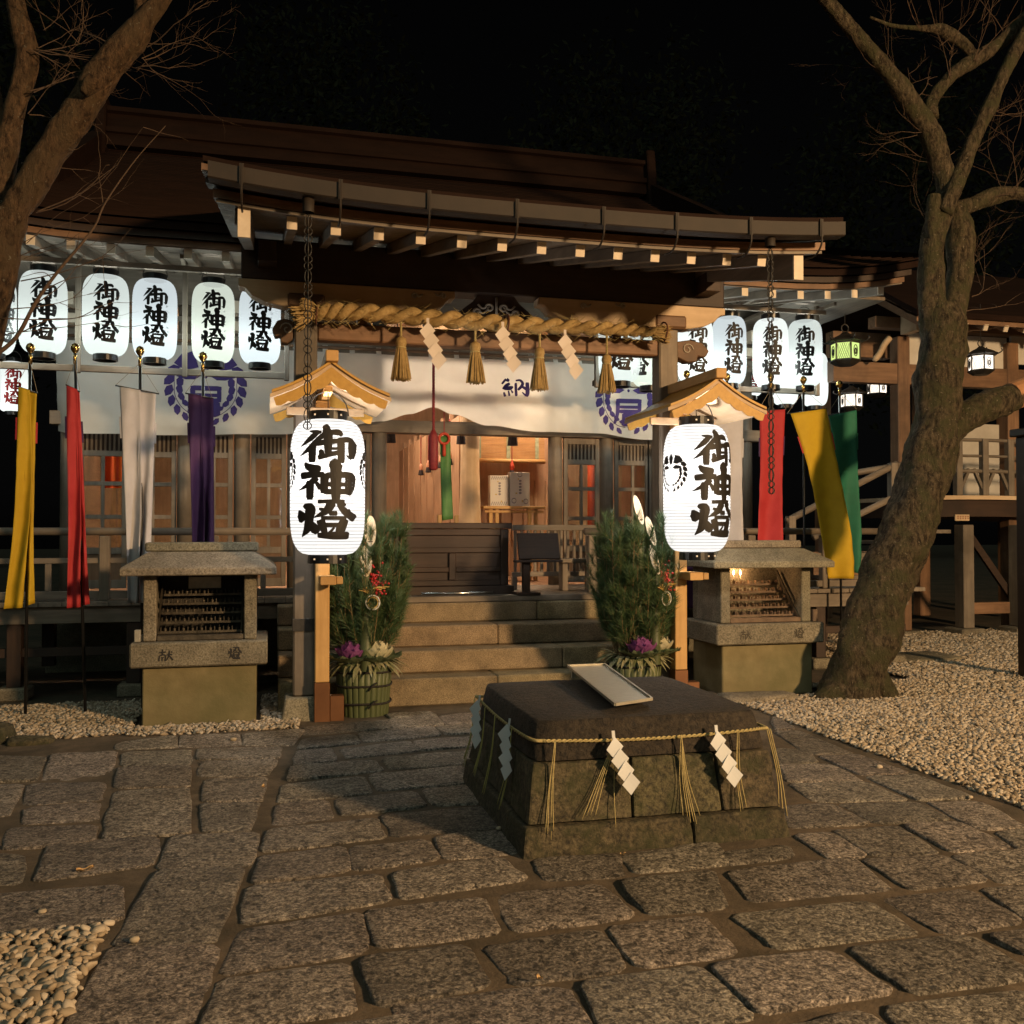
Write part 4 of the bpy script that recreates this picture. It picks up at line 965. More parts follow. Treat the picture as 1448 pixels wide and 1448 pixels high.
def lantern(px, y_top, y_bot, Y, half_px, tone, label, group, big=False, ang=0.0, ink=None, name='paper_lantern', bulb=0.0, text=True, side=True):
    c0, c1 = Vector(at(px, y_top, Y)), Vector(at(px, y_bot, Y))
    Hh = abs(c0.z - c1.z); ctr = (c0 + c1) / 2
    ca = Vector((0, 0, 0)); 
    dist = math.hypot(ctr.x, ctr.y)
    Rr = half_px / F0 * (ctr.x * _s + ctr.y * _c) / math.sqrt(1 + ((px - 724) / F0) ** 2)
    t = thing(name, (ctr.x, ctr.y, ctr.z - Hh / 2), label, 'lantern', group)
    yaw = math.atan2(-ctr.x, ctr.y) + ang       # lettering turned to the front, each a little differently
    key = (big, round(Hh, 2), round(Rr, 2), tone)
    b = MB().lathe(lantern_data(Rr, Hh, 40 if big else 30, 44 if big else 30, 0, 0, 0), 44 if big else 30, ctr, caps=False).build('paper_body', PAPER[tone], t, smooth=True)
    capr = Rr * .53; ch = Hh * (.065 if big else .075)
    for s, nm in ((1, 'top_ring'), (-1, 'bottom_ring')):
        za = ctr.z + s * Hh / 2
        pr = [(capr * .80, za), (capr * 1.0, za), (capr * 1.02, za + s * ch), (capr * .9, za + s * ch), (capr * .86, za + s * ch * .3), (capr * .80, za)]
        mb = MB().lathe([(r_, z_) for r_, z_ in pr], 28, (ctr.x, ctr.y, 0), caps=False)
        if s < 0: mb.lathe([(.001, za - ch * .5), (capr * .88, za - ch * .5)], 28, (ctr.x, ctr.y, 0), caps=False)
        mb.build(nm, m_lacq, t, smooth=False)
    hb = [(ctr.x + capr * math.cos(a) * 1.05, ctr.y, ctr.z + Hh / 2 + ch * .6 + capr * 1.25 * math.sin(a)) for a in [math.pi * k / 12 for k in range(13)]]
    MB().tube(hb, .005 if big else .0035, 5).build('bail', m_wire, t, smooth=True)
    def onb(u, v, lift):                        # u metres round from the lettering centre line, v metres down from the body centre
        s = max(-.999, min(.999, -2 * v / Hh)); rad = Rr * lprof(s) + Rr * .012 + .0025 + lift; a = yaw - math.pi / 2 + u / Rr
        return (ctr.x + rad * math.cos(a), ctr.y + rad * math.sin(a), ctr.z - v)
    if big:                                     # bamboo hoops show as faint lines through the paper
        for q in range(1, 40):
            s = -1 + 2 * q / 40; r_ = Rr * lprof(s) + .0035
            MB().tube([(ctr.x + r_ * math.cos(R(9 * j)), ctr.y + r_ * math.sin(R(9 * j)), ctr.z + Hh * s / 2) for j in range(41)], .0022, 4, caps=False).build('hoop', m_hoop, t, smooth=True)
    ink = ink or m_ink
    if text:
        if big:
            k = 2 * Rr / 1195; fx = lambda x, y, l: onb(math.asin(max(-1, min(1, (x - 702) * k / Rr))) * Rr, (y - 1322) * k * (Hh / (2145 * k)), l)
            wk = 1.28
        else:
            k = .77 * 2 * Rr / 1195; kv = Hh * .918 / 2145
            fx = lambda x, y, l: onb((x - 690) * k, (y - 1258) * kv, l); wk = 1.2
        for nm, gl in (('lettering', G_GO), ('lettering', G_SHIN), ('lettering', G_TO)):
            mb = MB(); strokes(mb, gl, fx, wk=wk); mb.build(nm, ink, t)
    if big:
        for sgn in (-1, 1):
            mb = MB(); crest(mb, lambda x, y, l: onb(sgn * R(88) * Rr + x * .15, y * .155 - .12, l), False); mb.build('crest', ink, t)
        for k in range(3):
            a = yaw - math.pi / 2 + R(-40 + 40 * k)
            mb = MB(); mb.lathe([(.001, 0), (.009, 0), (.009, .004)], 8, (0, 0, 0))
            for s in (-1, 1):
                z_ = ctr.z + s * (Hh / 2 + ch * .5)
                MB().cbox((ctr.x + capr * 1.02 * math.cos(a), ctr.y + capr * 1.02 * math.sin(a), z_), .012, .012, .012).build('rivet', m_white, t)
    elif side and text:
        rg = random.Random(int(px)); mb = MB()
        for k in range(6):                      # faint illegible donor marks at the side
            for q in range(3):
                x0, y0 = .105 + rg.uniform(-.01, .012), -.10 + .045 * k + rg.uniform(0, .02)
                strokes(mb, [[(x0 * 1000, y0 * 1000, 4), ((x0 + rg.uniform(-.012, .016)) * 1000, (y0 + rg.uniform(-.004, .016)) * 1000, 4)]], lambda x, y, l: onb(x / 1000 * Rr / .19, y / 1000, l))
        mb.build('side_marks', m_ink_f, t)['kind'] = 'stuff'
    if bulb:
        li = bpy.data.lights.new('bulb', 'POINT'); li.energy = bulb; li.color = (.93, 1, .96) if not big else (1, .95, .9); li.shadow_soft_size = .05
        lo = bpy.data.objects.new('bulb', li); lo.location = (0, 0, Hh * (.30 if not big else .60)); lo.parent = t; COL.objects.link(lo)
    return t
GL = 'paper lanterns hung in a row left of the porch'; GR = 'paper lanterns hung in a row right of the porch'
YL, YR = 9.15, 9.5
B1 = 22.0
lantern(-9, 390, 500, YL, 33, 0, 'paper lantern cut off by the left edge of the photo', GL, bulb=B1, ang=.5)
lantern(61, 386, 499, YL, 35, 0, 'leftmost whole paper lantern, behind the tree twigs', GL, bulb=B1)
lantern(149.5, 391, 502, YL, 33.5, 0, 'pale mint paper lantern above the red banner', GL, bulb=B1)
lantern(219, 397, 507, YL, 32, 1, 'bluish paper lantern above the white banner on the left', GL, bulb=B1)
lantern(301.5, 403, 512, YL, 30.5, 2, 'greenish paper lantern in front of the left curtain crest', GL, bulb=B1)
lantern(367.5, 408, 514, YL, 29.5, 1, 'paper lantern next to the frayed end of the thick rope', GL, bulb=B1)
lantern(876, 440, 540, YR, 30, 0, 'paper lantern half hidden by the thick rope, behind the last tassel', GR, bulb=B1, ang=.1)
lantern(918, 446, 546, YR, 26, 2, 'paper lantern almost hidden behind the right porch post', GR, bulb=B1, ang=-.6)
lantern(983, 450, 541, YR, 25.5, 3, 'paper lantern just right of the right porch post', GR, bulb=B1 * 1.3, ang=.15)
lantern(1031, 449, 543, YR, 24.5, 1, 'bluish paper lantern second right of the porch post', GR, bulb=B1 * 1.3, ang=.3)
lantern(1089.5, 452, 545, YR, 25.5, 3, 'paper lantern crossed by the right rain chain', GR, bulb=B1 * 1.3, ang=.1)
lantern(1138, 454, 546, YR, 25, 0, 'paper lantern at the right end of the row above the yellow banner', GR, bulb=B1 * 1.3)
# lanterns farther back on both sides of the hall
GB = 'paper lanterns farther back along the hall sides'
lantern(18, 512, 582, 11.6, 22, 3, 'far paper lantern with red marks low at the left edge', GB, ink=m_ink_r, bulb=12, side=False)
lantern(-22, 505, 580, 11.3, 24, 3, 'far paper lantern at the left edge behind the yellow banner', GB, ink=m_ink_r, text=False)
lantern(1060, 492, 560, 11.9, 19, 3, 'far paper lantern with red marks behind the right row', GB, ink=m_ink_r, bulb=14, ang=.2, side=False)
lantern(1012, 497, 566, 12.0, 19, 3, 'far plain paper lantern low behind the right row, nearer the post', GB, text=False, bulb=14)
lantern(1110, 500, 572, 12.2, 19, 3, 'far plain paper lantern low behind the chain-crossed lantern', GB, text=False, bulb=14)
lantern(1152, 500, 574, 12.4, 19, 3, 'far plain paper lantern low at the right end of the row', GB, text=False, bulb=14)
# racks
def rack(px0, px1, y0, y1, ya0, ya1, Y, posts, label):
    p, q = Vector(at(px0, y0, Y)), Vector(at(px1, y1, Y)); a, b = Vector(at(px0, ya0, Y)), Vector(at(px1, ya1, Y))
    zl = (p.z + q.z) / 2; zu = (a.z + b.z) / 2
    t = thing('lantern_rack', ((p.x + q.x) / 2, Y, zl), label, 'rack', 'wooden lantern racks')
    box('bottom_rail', p.x, q.x, Y + .16, Y + .20, zl - .03, zl + .03, wood('grey', 'x'), t); box('top_rail', p.x, q.x, Y - .02, Y + .02, zu - .025, zu + .025, wood('grey', 'x'), t)
    for px in posts:
        x = X(px, Y); box('rack_post', x - .022, x + .022, Y + .11, Y + .155, zl - .05, zu + .14, wood('grey', 'z'), t)
        box('rack_arm', x - .018, x + .018, Y - .24, Y + .158, zu + .03, zu + .07, wood('grey', 'y'), t)
rack(-60, 407, 506, 531, 362, 388, YL, (-40, 104, 258, 405), 'wooden frame carrying the left row of lanterns')
rack(846, 1168, 541, 549, 430, 436, YR, (850, 937, 1052, 1166), 'wooden frame carrying the right row of lanterns')

# big lanterns on roofed posts
m_fresh, m_gold = wood('fresh', 'z'), mat('orange_roof_board', (.46, .25, .04), .5, (.56, .32, .06), 3, .15, 20, stretch=(8, .8, 8))
m_sleeve = mat('copper_sleeve', (.17, .075, .035), .4, (.24, .11, .05), 3, metal=.5)
def lantern_post(x, y, label, lx, ly):
    t = thing('lantern_post', (x, y, 0), label, 'lantern post', 'roofed lantern posts')
    box('post', x - .055, x + .055, y - .055, y + .055, .31, 2.52, m_fresh, t, .006)
    box('metal_sleeve', x - .060, x + .060, y - .060, y + .060, 0, .308, m_sleeve, t, .004)
    box('sleeve_foot', x + .062, x + .17, y - .05, y + .05, .0, .20, m_sleeve, t, .004)
    box('lantern_bracket', x - .03, x + .09, y - .30, y - .056, 1.085, 1.15, wood('fresh', 'y'), t, .004)
    box('bracket_peg', x + .092, x + .14, y - .30, y - .20, 1.09, 1.145, wood('fresh', 'x'), t, .004)
    xr = lx; y0, y1 = ly - .40, y + .20
    zr_, zs = 2.66, 2.43; hw = .425
    box('top_beam', xr - .03, xr + .03, y0 + .34, y1 - .08, 2.53, 2.58, wood('fresh', 'y'), t)
    box('cross_arm', xr - .30, xr + .30, y - .09, y - .057, 2.40, 2.46, wood('pale', 'x'), t)
    for s in (-1, 1):
        def rp(u, v, th):                       # slightly bowed roof board
            zz_ = mix2(zr_, zs, u) - .022 * math.sin(math.pi * u)
            return (xr + s * hw * u, mix2(y0, y1, v), zz_ + th)
        mb = MB(); n_ = 6
        for i in range(n_):
            u0, u1 = i / n_, (i + 1) / n_
            mb.hexa([rp(u0, 0, 0), rp(u1, 0, 0), rp(u1, 1, 0), rp(u0, 1, 0), rp(u0, 0, .028), rp(u1, 0, .028), rp(u1, 1, .028), rp(u0, 1, .028)])
        mb.build('roof_board', wood('pale', 'y'), t)
        mb = MB()
        for i in range(n_):
            u0, u1 = i / n_ * .97, (i + 1) / n_ * .97
            mb.hexa([rp(u0, -.02, .030), rp(u1, -.02, .030), rp(u1, 1.02, .030), rp(u0, 1.02, .030), rp(u0, -.02, .05), rp(u1, -.02, .05), rp(u1, 1.02, .05), rp(u0, 1.02, .05)])
        mb.build('roof_skin', m_gold, t)
        for yy_, nm in ((y0 - .012, 'gable_board'), (y1 + .002, 'gable_board')):  # scalloped gable boards
            up, lo = [], []
            for i in range(25):
                u = i / 24; zz_ = mix2(zr_, zs, u) - .022 * math.sin(math.pi * u)
                up.append((xr + s * hw * .94 * u, zz_ + .0)); lo.append((xr + s * hw * .94 * u, zz_ - .10 * (1 - .5 * u) - .016 * abs(math.sin(u * math.pi * 4)) + (.05 if u > .97 else 0)))
            mb = MB()
            for i in range(24): mb.hexa([(lo[i][0], yy_, lo[i][1]), (lo[i + 1][0], yy_, lo[i + 1][1]), (lo[i + 1][0], yy_ + .014, lo[i + 1][1]), (lo[i][0], yy_ + .014, lo[i][1]), (up[i][0], yy_, up[i][1]), (up[i + 1][0], yy_, up[i + 1][1]), (up[i + 1][0], yy_ + .014, up[i + 1][1]), (up[i][0], yy_ + .014, up[i][1])])
            mb.build(nm, m_gold, t)
    box('ridge_cap', xr - .045, xr + .045, y0 - .06, y1 + .06, zr_ + .035, zr_ + .115, wood('fresh', 'y'), t, .006)
    MB().tube([(xr, ly, 2.54), (xr, ly, 2.42)], .004, 5).build('hook', m_wire, t)
    return t
GBIG = 'big lanterns either side of the steps'
bl = lantern(463.5, 595, 784, 7.28, 52.5, 4, 'big glowing white lantern with black lettering left of the steps', GBIG, big=True, name='big_lantern', bulb=88)
br = lantern(985, 602, 780, 7.28, 47, 4, 'big glowing white lantern with black lettering right of the steps', GBIG, big=True, ang=R(40), name='big_lantern', bulb=88)
pL = (.41, 7.68); pR = (3.42, 7.62)
lantern_post(pL[0], pL[1], 'yellow wooden post with small gabled roof over the left big lantern', bl.location.x, bl.location.y)
lantern_post(pR[0], pR[1], 'yellow wooden post with small gabled roof over the right big lantern', br.location.x, br.location.y)

# hexagonal metal lanterns at the right
m_glow = {'lime': emit('lime_panel', (.80, 1.0, .30), .75), 'warm': emit('warm_panel', (1.0, .86, .70), 1.6)}
def metal_lantern(px, py, Y, s, glow, label, ang=0.0):
    c = Vector(at(px, py, Y)); t = thing('hanging_metal_lantern', c, label, 'lantern', 'hexagonal metal lanterns')
    h = s * .62; mb = MB()
    hexp = [(math.cos(R(60 * k) + ang) * s * .46, math.sin(R(60 * k) + ang) * s * .46) for k in range(6)]
    for k in range(6):
        a, b = hexp[k], hexp[(k + 1) % 6]; 
        pn = MB().add([(c.x + a[0] * .95, c.y + a[1] * .95, c.z - h * .42), (c.x + b[0] * .95, c.y + b[1] * .95, c.z - h * .42), (c.x + b[0] * .95, c.y + b[1] * .95, c.z + h * .42), (c.x + a[0] * .95, c.y + a[1] * .95, c.z + h * .42)], [(0, 1, 2, 3)]).build('panel', m_glow[glow], t)
        P0, P1 = Vector((c.x + a[0], c.y + a[1], c.z)), Vector((c.x + b[0], c.y + b[1], c.z)); mid = (P0 + P1) / 2; e = (P1 - P0)
        if k % 2:
            g_ = MB()
            for q in range(-3, 4):
                for sg in (-1, 1):
                    u0, v0 = q / 7, -.4; u1, v1 = q / 7 + sg * .4, .4
                    g_.bar(mid + e * max(-.45, min(.45, u0)) * .98 + Vector((0, 0, v0 * h)), mid + e * max(-.45, min(.45, u1)) * .98 + Vector((0, 0, v1 * h)), .003, .003)
            g_.build('lattice', m_iron, t)
        else:
            nrm = Vector((mid.x - c.x, mid.y - c.y, 0)).normalized()
            pts = [mid + nrm * .002 + e * .20 * math.cos(R(20 * q)) + Vector((0, 0, h * .30 * math.sin(R(20 * q)))) for q in range(19)]
            g_ = MB().tube(pts, .005, 5); g_.tube([mid + nrm * .002 + e * .09 * math.cos(R(40 * q)) + Vector((0, 0, h * .16 * math.sin(R(40 * q)) - h * .03)) for q in range(10)], .007, 5)
            g_.build('emblem', m_iron, t)
        f = MB(); f.bar(P0 - Vector((0, 0, h * .5)), P0 + Vector((0, 0, h * .5)), .012, .012, up=(1, 0, 0)); f.build('corner_bar', m_iron, t)
        for zz_ in (-.46, .46):
            MB().bar(P0 + Vector((0, 0, zz_ * h)), P1 + Vector((0, 0, zz_ * h)), .010, .02).build('frame_bar', m_iron, t)
        d = Vector((a[0], a[1], 0)).normalized(); rr_ = [(s * .50, h * .52), (s * .66, h * .55), (s * .76, h * .68), (s * .72, h * .80)]
        MB().tube(crom([P0 - Vector((a[0], a[1], 0)) + d * r_ + Vector((0, 0, z_)) for r_, z_ in rr_], 4), [.009] * 12 + [.004], 5).build('corner_curl', m_iron, t, smooth=True)
    MB().lathe([(s * .66, h * .52), (s * .60, h * .60), (s * .40, h * .78), (s * .16, h * .95), (s * .10, h * 1.05)], 6, c, ph=ang).build('roof', m_iron, t)
    MB().lathe([(s * .30, -h * .72), (s * .36, -h * .66), (s * .50, -h * .50), (s * .50, -h * .47)], 6, c, ph=ang).build('base', m_iron, t)
    mb = MB(); mb.tube([(c.x + s * .13 * math.cos(R(24 * k)), c.y, c.z + h * 1.05 + s * .13 + s * .13 * math.sin(R(24 * k))) for k in range(16)], .008, 5); mb.build('ring', m_iron, t, smooth=True)
    MB().tube([(c.x, c.y, c.z + h * 1.05 + s * .26), (c.x, c.y, c.z + h * 1.05 + s * .26 + .5)], .005, 5).build('chain', m_iron, t)
metal_lantern(1195, 498, 9.9, .36, 'lime', 'lime-lit hexagonal metal lantern next to the last paper lantern', R(20))
metal_lantern(1204, 567, 12.2, .33, 'warm', 'warm-lit metal lantern just above the green banner', R(20))
metal_lantern(1240, 549, 13.2, .33, 'warm', 'warm-lit metal lantern under the corridor beam left of the tree', R(10))
metal_lantern(1387, 514, 11.2, .36, 'warm', 'warm-lit metal lantern right of the leaning tree trunk', R(5))

# ================================================================== CURTAIN
m_cloth = mat('white_cotton', (.74, .74, .71), .8, (.80, .80, .77), 3, transl=.5)
m_purple = mat('purple_dye', (.028, .014, .10), .8, (.04, .02, .13), 6)
YC = 10.52
def low(px):                                   # hem of the curtain in the photo
    ks = [(70, 606), (100, 613), (250, 615), (400, 614), (470, 606), (540, 596), (580, 585), (613, 575), (640, 586), (690, 602), (770, 611), (850, 613), (915, 622), (990, 624), (1050, 622)]
    for (a, b), (c, d) in zip(ks[:-1], ks[1:]):
        if a <= px <= c: t = (px - a) / (c - a); t = t * t * (3 - 2 * t); return b + (d - b) * t
    return ks[0][1] if px < 70 else ks[-1][1]
CX0, CX1 = X(74, YC), X(1048, YC); CZT = 3.44
def pxof(x): 
    z = 0; f = _s * x + _c * YC; return 724 + F0 * (_c * x - _s * YC) / f
def cur(x, f, lift=0.0):                       # f 0 top .. 1 hem
    p = pxof(x); zb = at(p, low(p), YC)[2]; z = mix2(CZT, zb, f)
    g_ = math.exp(-((x - X(613, YC)) / .75) ** 2)  # gathers fan out of the tie
    y = YC + .022 * math.sin(x * 5.1) * f + .012 * math.sin(x * 11 + 2 * f) * (.3 + f) + .035 * g_ * math.sin(9 * (z - 2.7) + 6 * abs(x - X(613, YC)))
    y += .010 * math.sin(z * 17 + x * 3.2) * f + .016 * mn.noise((x * 2.2 + z * 2.5, z * 6.0, 0)) + .008 * mn.noise((x * 7 + z * 4, z * 9, 5))
    if x < CX0 + .18: y += (CX0 + .18 - x) * 1.3 * (.25 + .75 * f)
    return (x, y - lift, z)
def curz(x, z, lift):
    p = pxof(x); zb = at(p, low(p), YC)[2]; return cur(x, (CZT - z) / (CZT - zb), lift)
curtain = thing('curtain', ((CX0 + CX1) / 2, YC, 2.5), 'long white shrine curtain with purple crests across the hall front', 'curtain')
MB().grid(lambda u, v: cur(mix2(CX0, CX1, u), v), 190, 26).build('cloth', m_cloth, curtain, smooth=True)
MB().tube([(CX0 - .1, YC, CZT + .05), (CX1 + .1, YC, CZT + .05)], .016, 8).build('curtain_rod', wood('brown', 'x'), curtain, smooth=True)
xk = CX0 + .1
while xk < CX1:
    MB().grid(lambda u, v: (xk + (u - .5) * .055, YC - .021 * math.sin(math.pi * (.5 + v)) - .004, CZT - .02 + .095 * v), 2, 4).build('hanging_loop', m_cloth, curtain); xk += .29
for px, py, r_ in ((291, 548, .40), (889, 566, .40)):
    c = at(px, py, YC); mb = MB(); crest(mb, lambda x, y, l: curz(c[0] + x * r_, c[2] - y * r_, .006 + l), True); mb.build('crest', m_purple, curtain)
c = at(729, 549, YC); mb = MB(); strokes(mb, G_NO, lambda x, y, l: curz(c[0] + (x - 715) * .000445, c[2] - (y - 535) * .000445, .006 + l)); mb.build('lettering', m_purple, curtain)
# ================================================================== THICK ROPE WITH TASSELS
m_hemp = mat('thick_straw', (.29, .19, .07), .85, (.44, .31, .13), 26, .8, 50, stretch=(1, 1, 1), bdist=.01)
YRp = 7.56
rp = [at(px, py, YRp) for px, py in ((440, 442), (500, 441), (600, 449), (700, 457), (800, 462), (880, 466), (936, 471))]
shim = thing('thick_straw_rope', at(700, 480, YRp), 'thick twisted straw rope hung across the porch posts', 'rope')
mb = MB(); twist(mb, rp, .070, 2, 10.5, 12, taper=lambda t: .62 + .38 * math.sin(math.pi * min(1, .25 + t * .75))); mb.build('twisted_rope', m_hemp, shim, smooth=True)
rg = random.Random(5)
def tuft(p, d, n, ln, rad, nm):
    mb = MB(); d = Vector(d).normalized(); u = d.orthogonal().normalized(); v = d.cross(u)
    for k in range(n):
        a, q = rg.uniform(0, 6.28), math.sqrt(rg.random()); o = (u * math.cos(a) + v * math.sin(a))
        e = Vector(p) + o * rad * .5 * q; f = Vector(p) + d * ln * rg.uniform(.75, 1.05) + o * rad * q * 1.25
        mb.tube([e, (e + f) / 2 + o * .01, f], [.006, .005, .003], 4)
    return mb.build(nm, m_hemp, shim)
p = rp[0]; tuft((p[0] + .06, p[1], p[2]), (-1, -.1, .08), 130, .15, .08, 'frayed_end'); p = rp[-1]; tuft((p[0] - .08, p[1], p[2]), (1, 0, -.06), 110, .15, .07, 'frayed_end')
p = rp[0]; tuft((p[0] - .02, p[1], p[2] - .02), (-1, -.15, -.35), 120, .13, .085, 'frayed_end')
mb = MB()
for k in range(420):                            # loose straws standing off the rope
    f = rg.random() * (len(rp) - 1.001); i = int(f); c = Vector(rp[i]).lerp(Vector(rp[i + 1]), f - i); an = rg.uniform(0, 6.28)
    o = Vector((0, math.cos(an), math.sin(an))); c += o * .074; d = (Vector((rg.choice((-1, 1)), 0, 0)) + o * .5 + Vector((0, rg.gauss(0, .4), rg.gauss(0, .4)))).normalized() * rg.uniform(.03, .09)
    mb.tube([c, c + d], [.0022, .0012], 3)
tag(mb.build('loose_straws', m_straw, shim), None, None, kind='stuff')
for px, py in ((447, 443), (716, 459), (938, 470)):
    c = at(px, py, YRp); MB().tube([(c[0] + .004 * math.cos(k), c[1] + .085 * math.cos(R(24 * k)), c[2] + .085 * math.sin(R(24 * k))) for k in range(16)], .007, 5).build('binding_cord', mat('dark_cord', (.09, .03, .015), .8), shim, smooth=True)
def tassel(px, y0, y1, y2, hw, label):
    a, b, c = at(px, y0, YRp), at(px, y1, YRp), at(px, y2, YRp); t = thing('straw_tassel', c, label, 'tassel', 'straw tassels on the thick rope')
    Hh = b[2] - c[2]; w_ = hw / F0 * 7.6
    twist_mb = MB(); twist(twist_mb, [a, ((a[0] + b[0]) / 2, a[1], (a[2] + b[2]) / 2), b], .010, 2, 6, 5); twist_mb.build('cord', m_straw, t, smooth=True)
    MB().lathe([(.012, Hh * 1.0), (w_ * .48, Hh * .95), (w_ * .56, Hh * .85), (w_ * .44, Hh * .76), (w_ * .44, Hh * .72)], 14, c).build('head', m_hemp, t, smooth=True)
    mb = MB(); r_ = random.Random(int(px))
    for k in range(110):
        an = r_.uniform(0, 6.283); q = math.sqrt(r_.random()); e = r_.uniform(-.03, .03)
        dx, dy = math.cos(an), math.sin(an)
        p0 = (c[0] + dx * w_ * .40 * q, c[1] + dy * w_ * .40 * q, c[2] + Hh * .76); p1 = (c[0] + dx * w_ * .72 * q, c[1] + dy * w_ * .72 * q, c[2] + Hh * .40); p2 = (c[0] + dx * w_ * 1.0 * q, c[1] + dy * w_ * 1.0 * q, c[2] + e * Hh)
        mb.tube([p0, p1, p2], [.006, .006, .005], 4)
    mb.build('straw_skirt', m_hemp, t)
    MB().tube([(c[0] + w_ * .46 * math.cos(R(30 * k)), c[1] + w_ * .46 * math.sin(R(30 * k)), c[2] + Hh * .74) for k in range(13)], .006, 5).build('binding', m_straw, t, smooth=True)
for px, y0, y1, y2, hw, lab in ((567, 452, 476, 537, 15, 'straw tassel on the thick rope nearest the left post'), (672, 462, 483, 541, 15, 'second straw tassel from the left on the thick rope'), (763, 466, 491, 551, 14, 'straw tassel on the thick rope right of the curtain lettering'), (858, 472, 501, 555, 14, 'straw tassel on the thick rope nearest the right post')):
    tassel(px, y0, y1, y2, hw, lab)
m_paper_w = mat('cream_paper', (.74, .66, .60), .6, transl=.15)
for px, py, lab in ((605, 462, 'zigzag paper streamer between the first two straw tassels'), (711, 467, 'zigzag paper streamer between the second and third straw tassels'), (799, 478, 'zigzag paper streamer between the third and fourth straw tassels')):
    c = at(px, py, YRp - .11)
    shide('paper_streamer', c, (1, 0, 0), (.0, 0, -1), (0, -1, 0), .125, lab, 'paper streamers on the thick rope', m=m_paper_w)

# ================================================================== NEW YEAR PINE ARRANGEMENTS
m_bamboo = mat('green_bamboo', (.05, .065, .024), .5, (.10, .115, .045), 2.5, .05, 20, stretch=(4, 4, .6), vary=.2)
m_bcut = mat('bamboo_cut', (.66, .52, .33), .6, (.74, .60, .42), 12)
m_hollow = mat('bamboo_hollow', (.10, .06, .03), .9)
m_needle = mat('pine_needles', (.045, .09, .034), .5, (.10, .155, .06), 6, transl=.15)
m_twig = mat('pine_twig', (.17, .11, .05), .85, (.25, .17, .08), 20, .3, 60)
m_blackrope = mat('black_palm_rope', (.012, .010, .008), .9, (.03, .025, .02), 40, .5, 90)
m_kale_w = mat('cream_kale', (.62, .56, .36), .6, (.74, .70, .52), 18, transl=.2)
m_kale_p = mat('purple_kale', (.20, .045, .20), .6, (.36, .12, .34), 18, transl=.2)
m_kale_g = mat('kale_outer_leaf', (.12, .17, .08), .6, (.24, .28, .16), 14, transl=.15)
m_sasa = mat('striped_leaf', (.20, .22, .10), .6, (.52, .47, .30), 12, stretch=(1, 1, 1), transl=.15)
m_berry = mat('red_berry', (.42, .02, .02), .35, spec=.5)
m_cordw = mat('paper_cord_white', (.75, .72, .66), .5); m_cordg = mat('paper_cord_gold', (.55, .36, .10), .4)
def kale(mb_list, c, s, seed):
    rg = random.Random(seed); o, i_ = MB(), MB()
    for ring, (n, r0, tilt, sz) in enumerate(((11, .95, .35, .75), (10, .70, .75, .62), (9, .48, 1.05, .5), (7, .28, 1.25, .4), (5, .12, 1.4, .3))):
        for k in range(n):
            a = 2 * math.pi * (k + .5 * (ring % 2)) / n + rg.uniform(-.1, .1); ca, sa = math.cos(a), math.sin(a)
            def f(u, v):
                w_ = (u - .5) * sz * s * 1.25 * (.35 + .65 * math.sin(math.pi * min(1, .15 + .75 * v)))
                rad = r0 * s * .35 + v * sz * s * .9 * math.cos(tilt); h = v * sz * s * .9 * math.sin(tilt) + .035 * s * math.sin(u * 14 + k) * v + .10 * s * (u - .5) ** 2 * 4 * v + .12 * s * ring
                return (c[0] + ca * rad - sa * w_, c[1] + sa * rad + ca * w_, c[2] + h)
            (o if ring == 0 else i_).grid(f, 7, 4)
    return o, i_
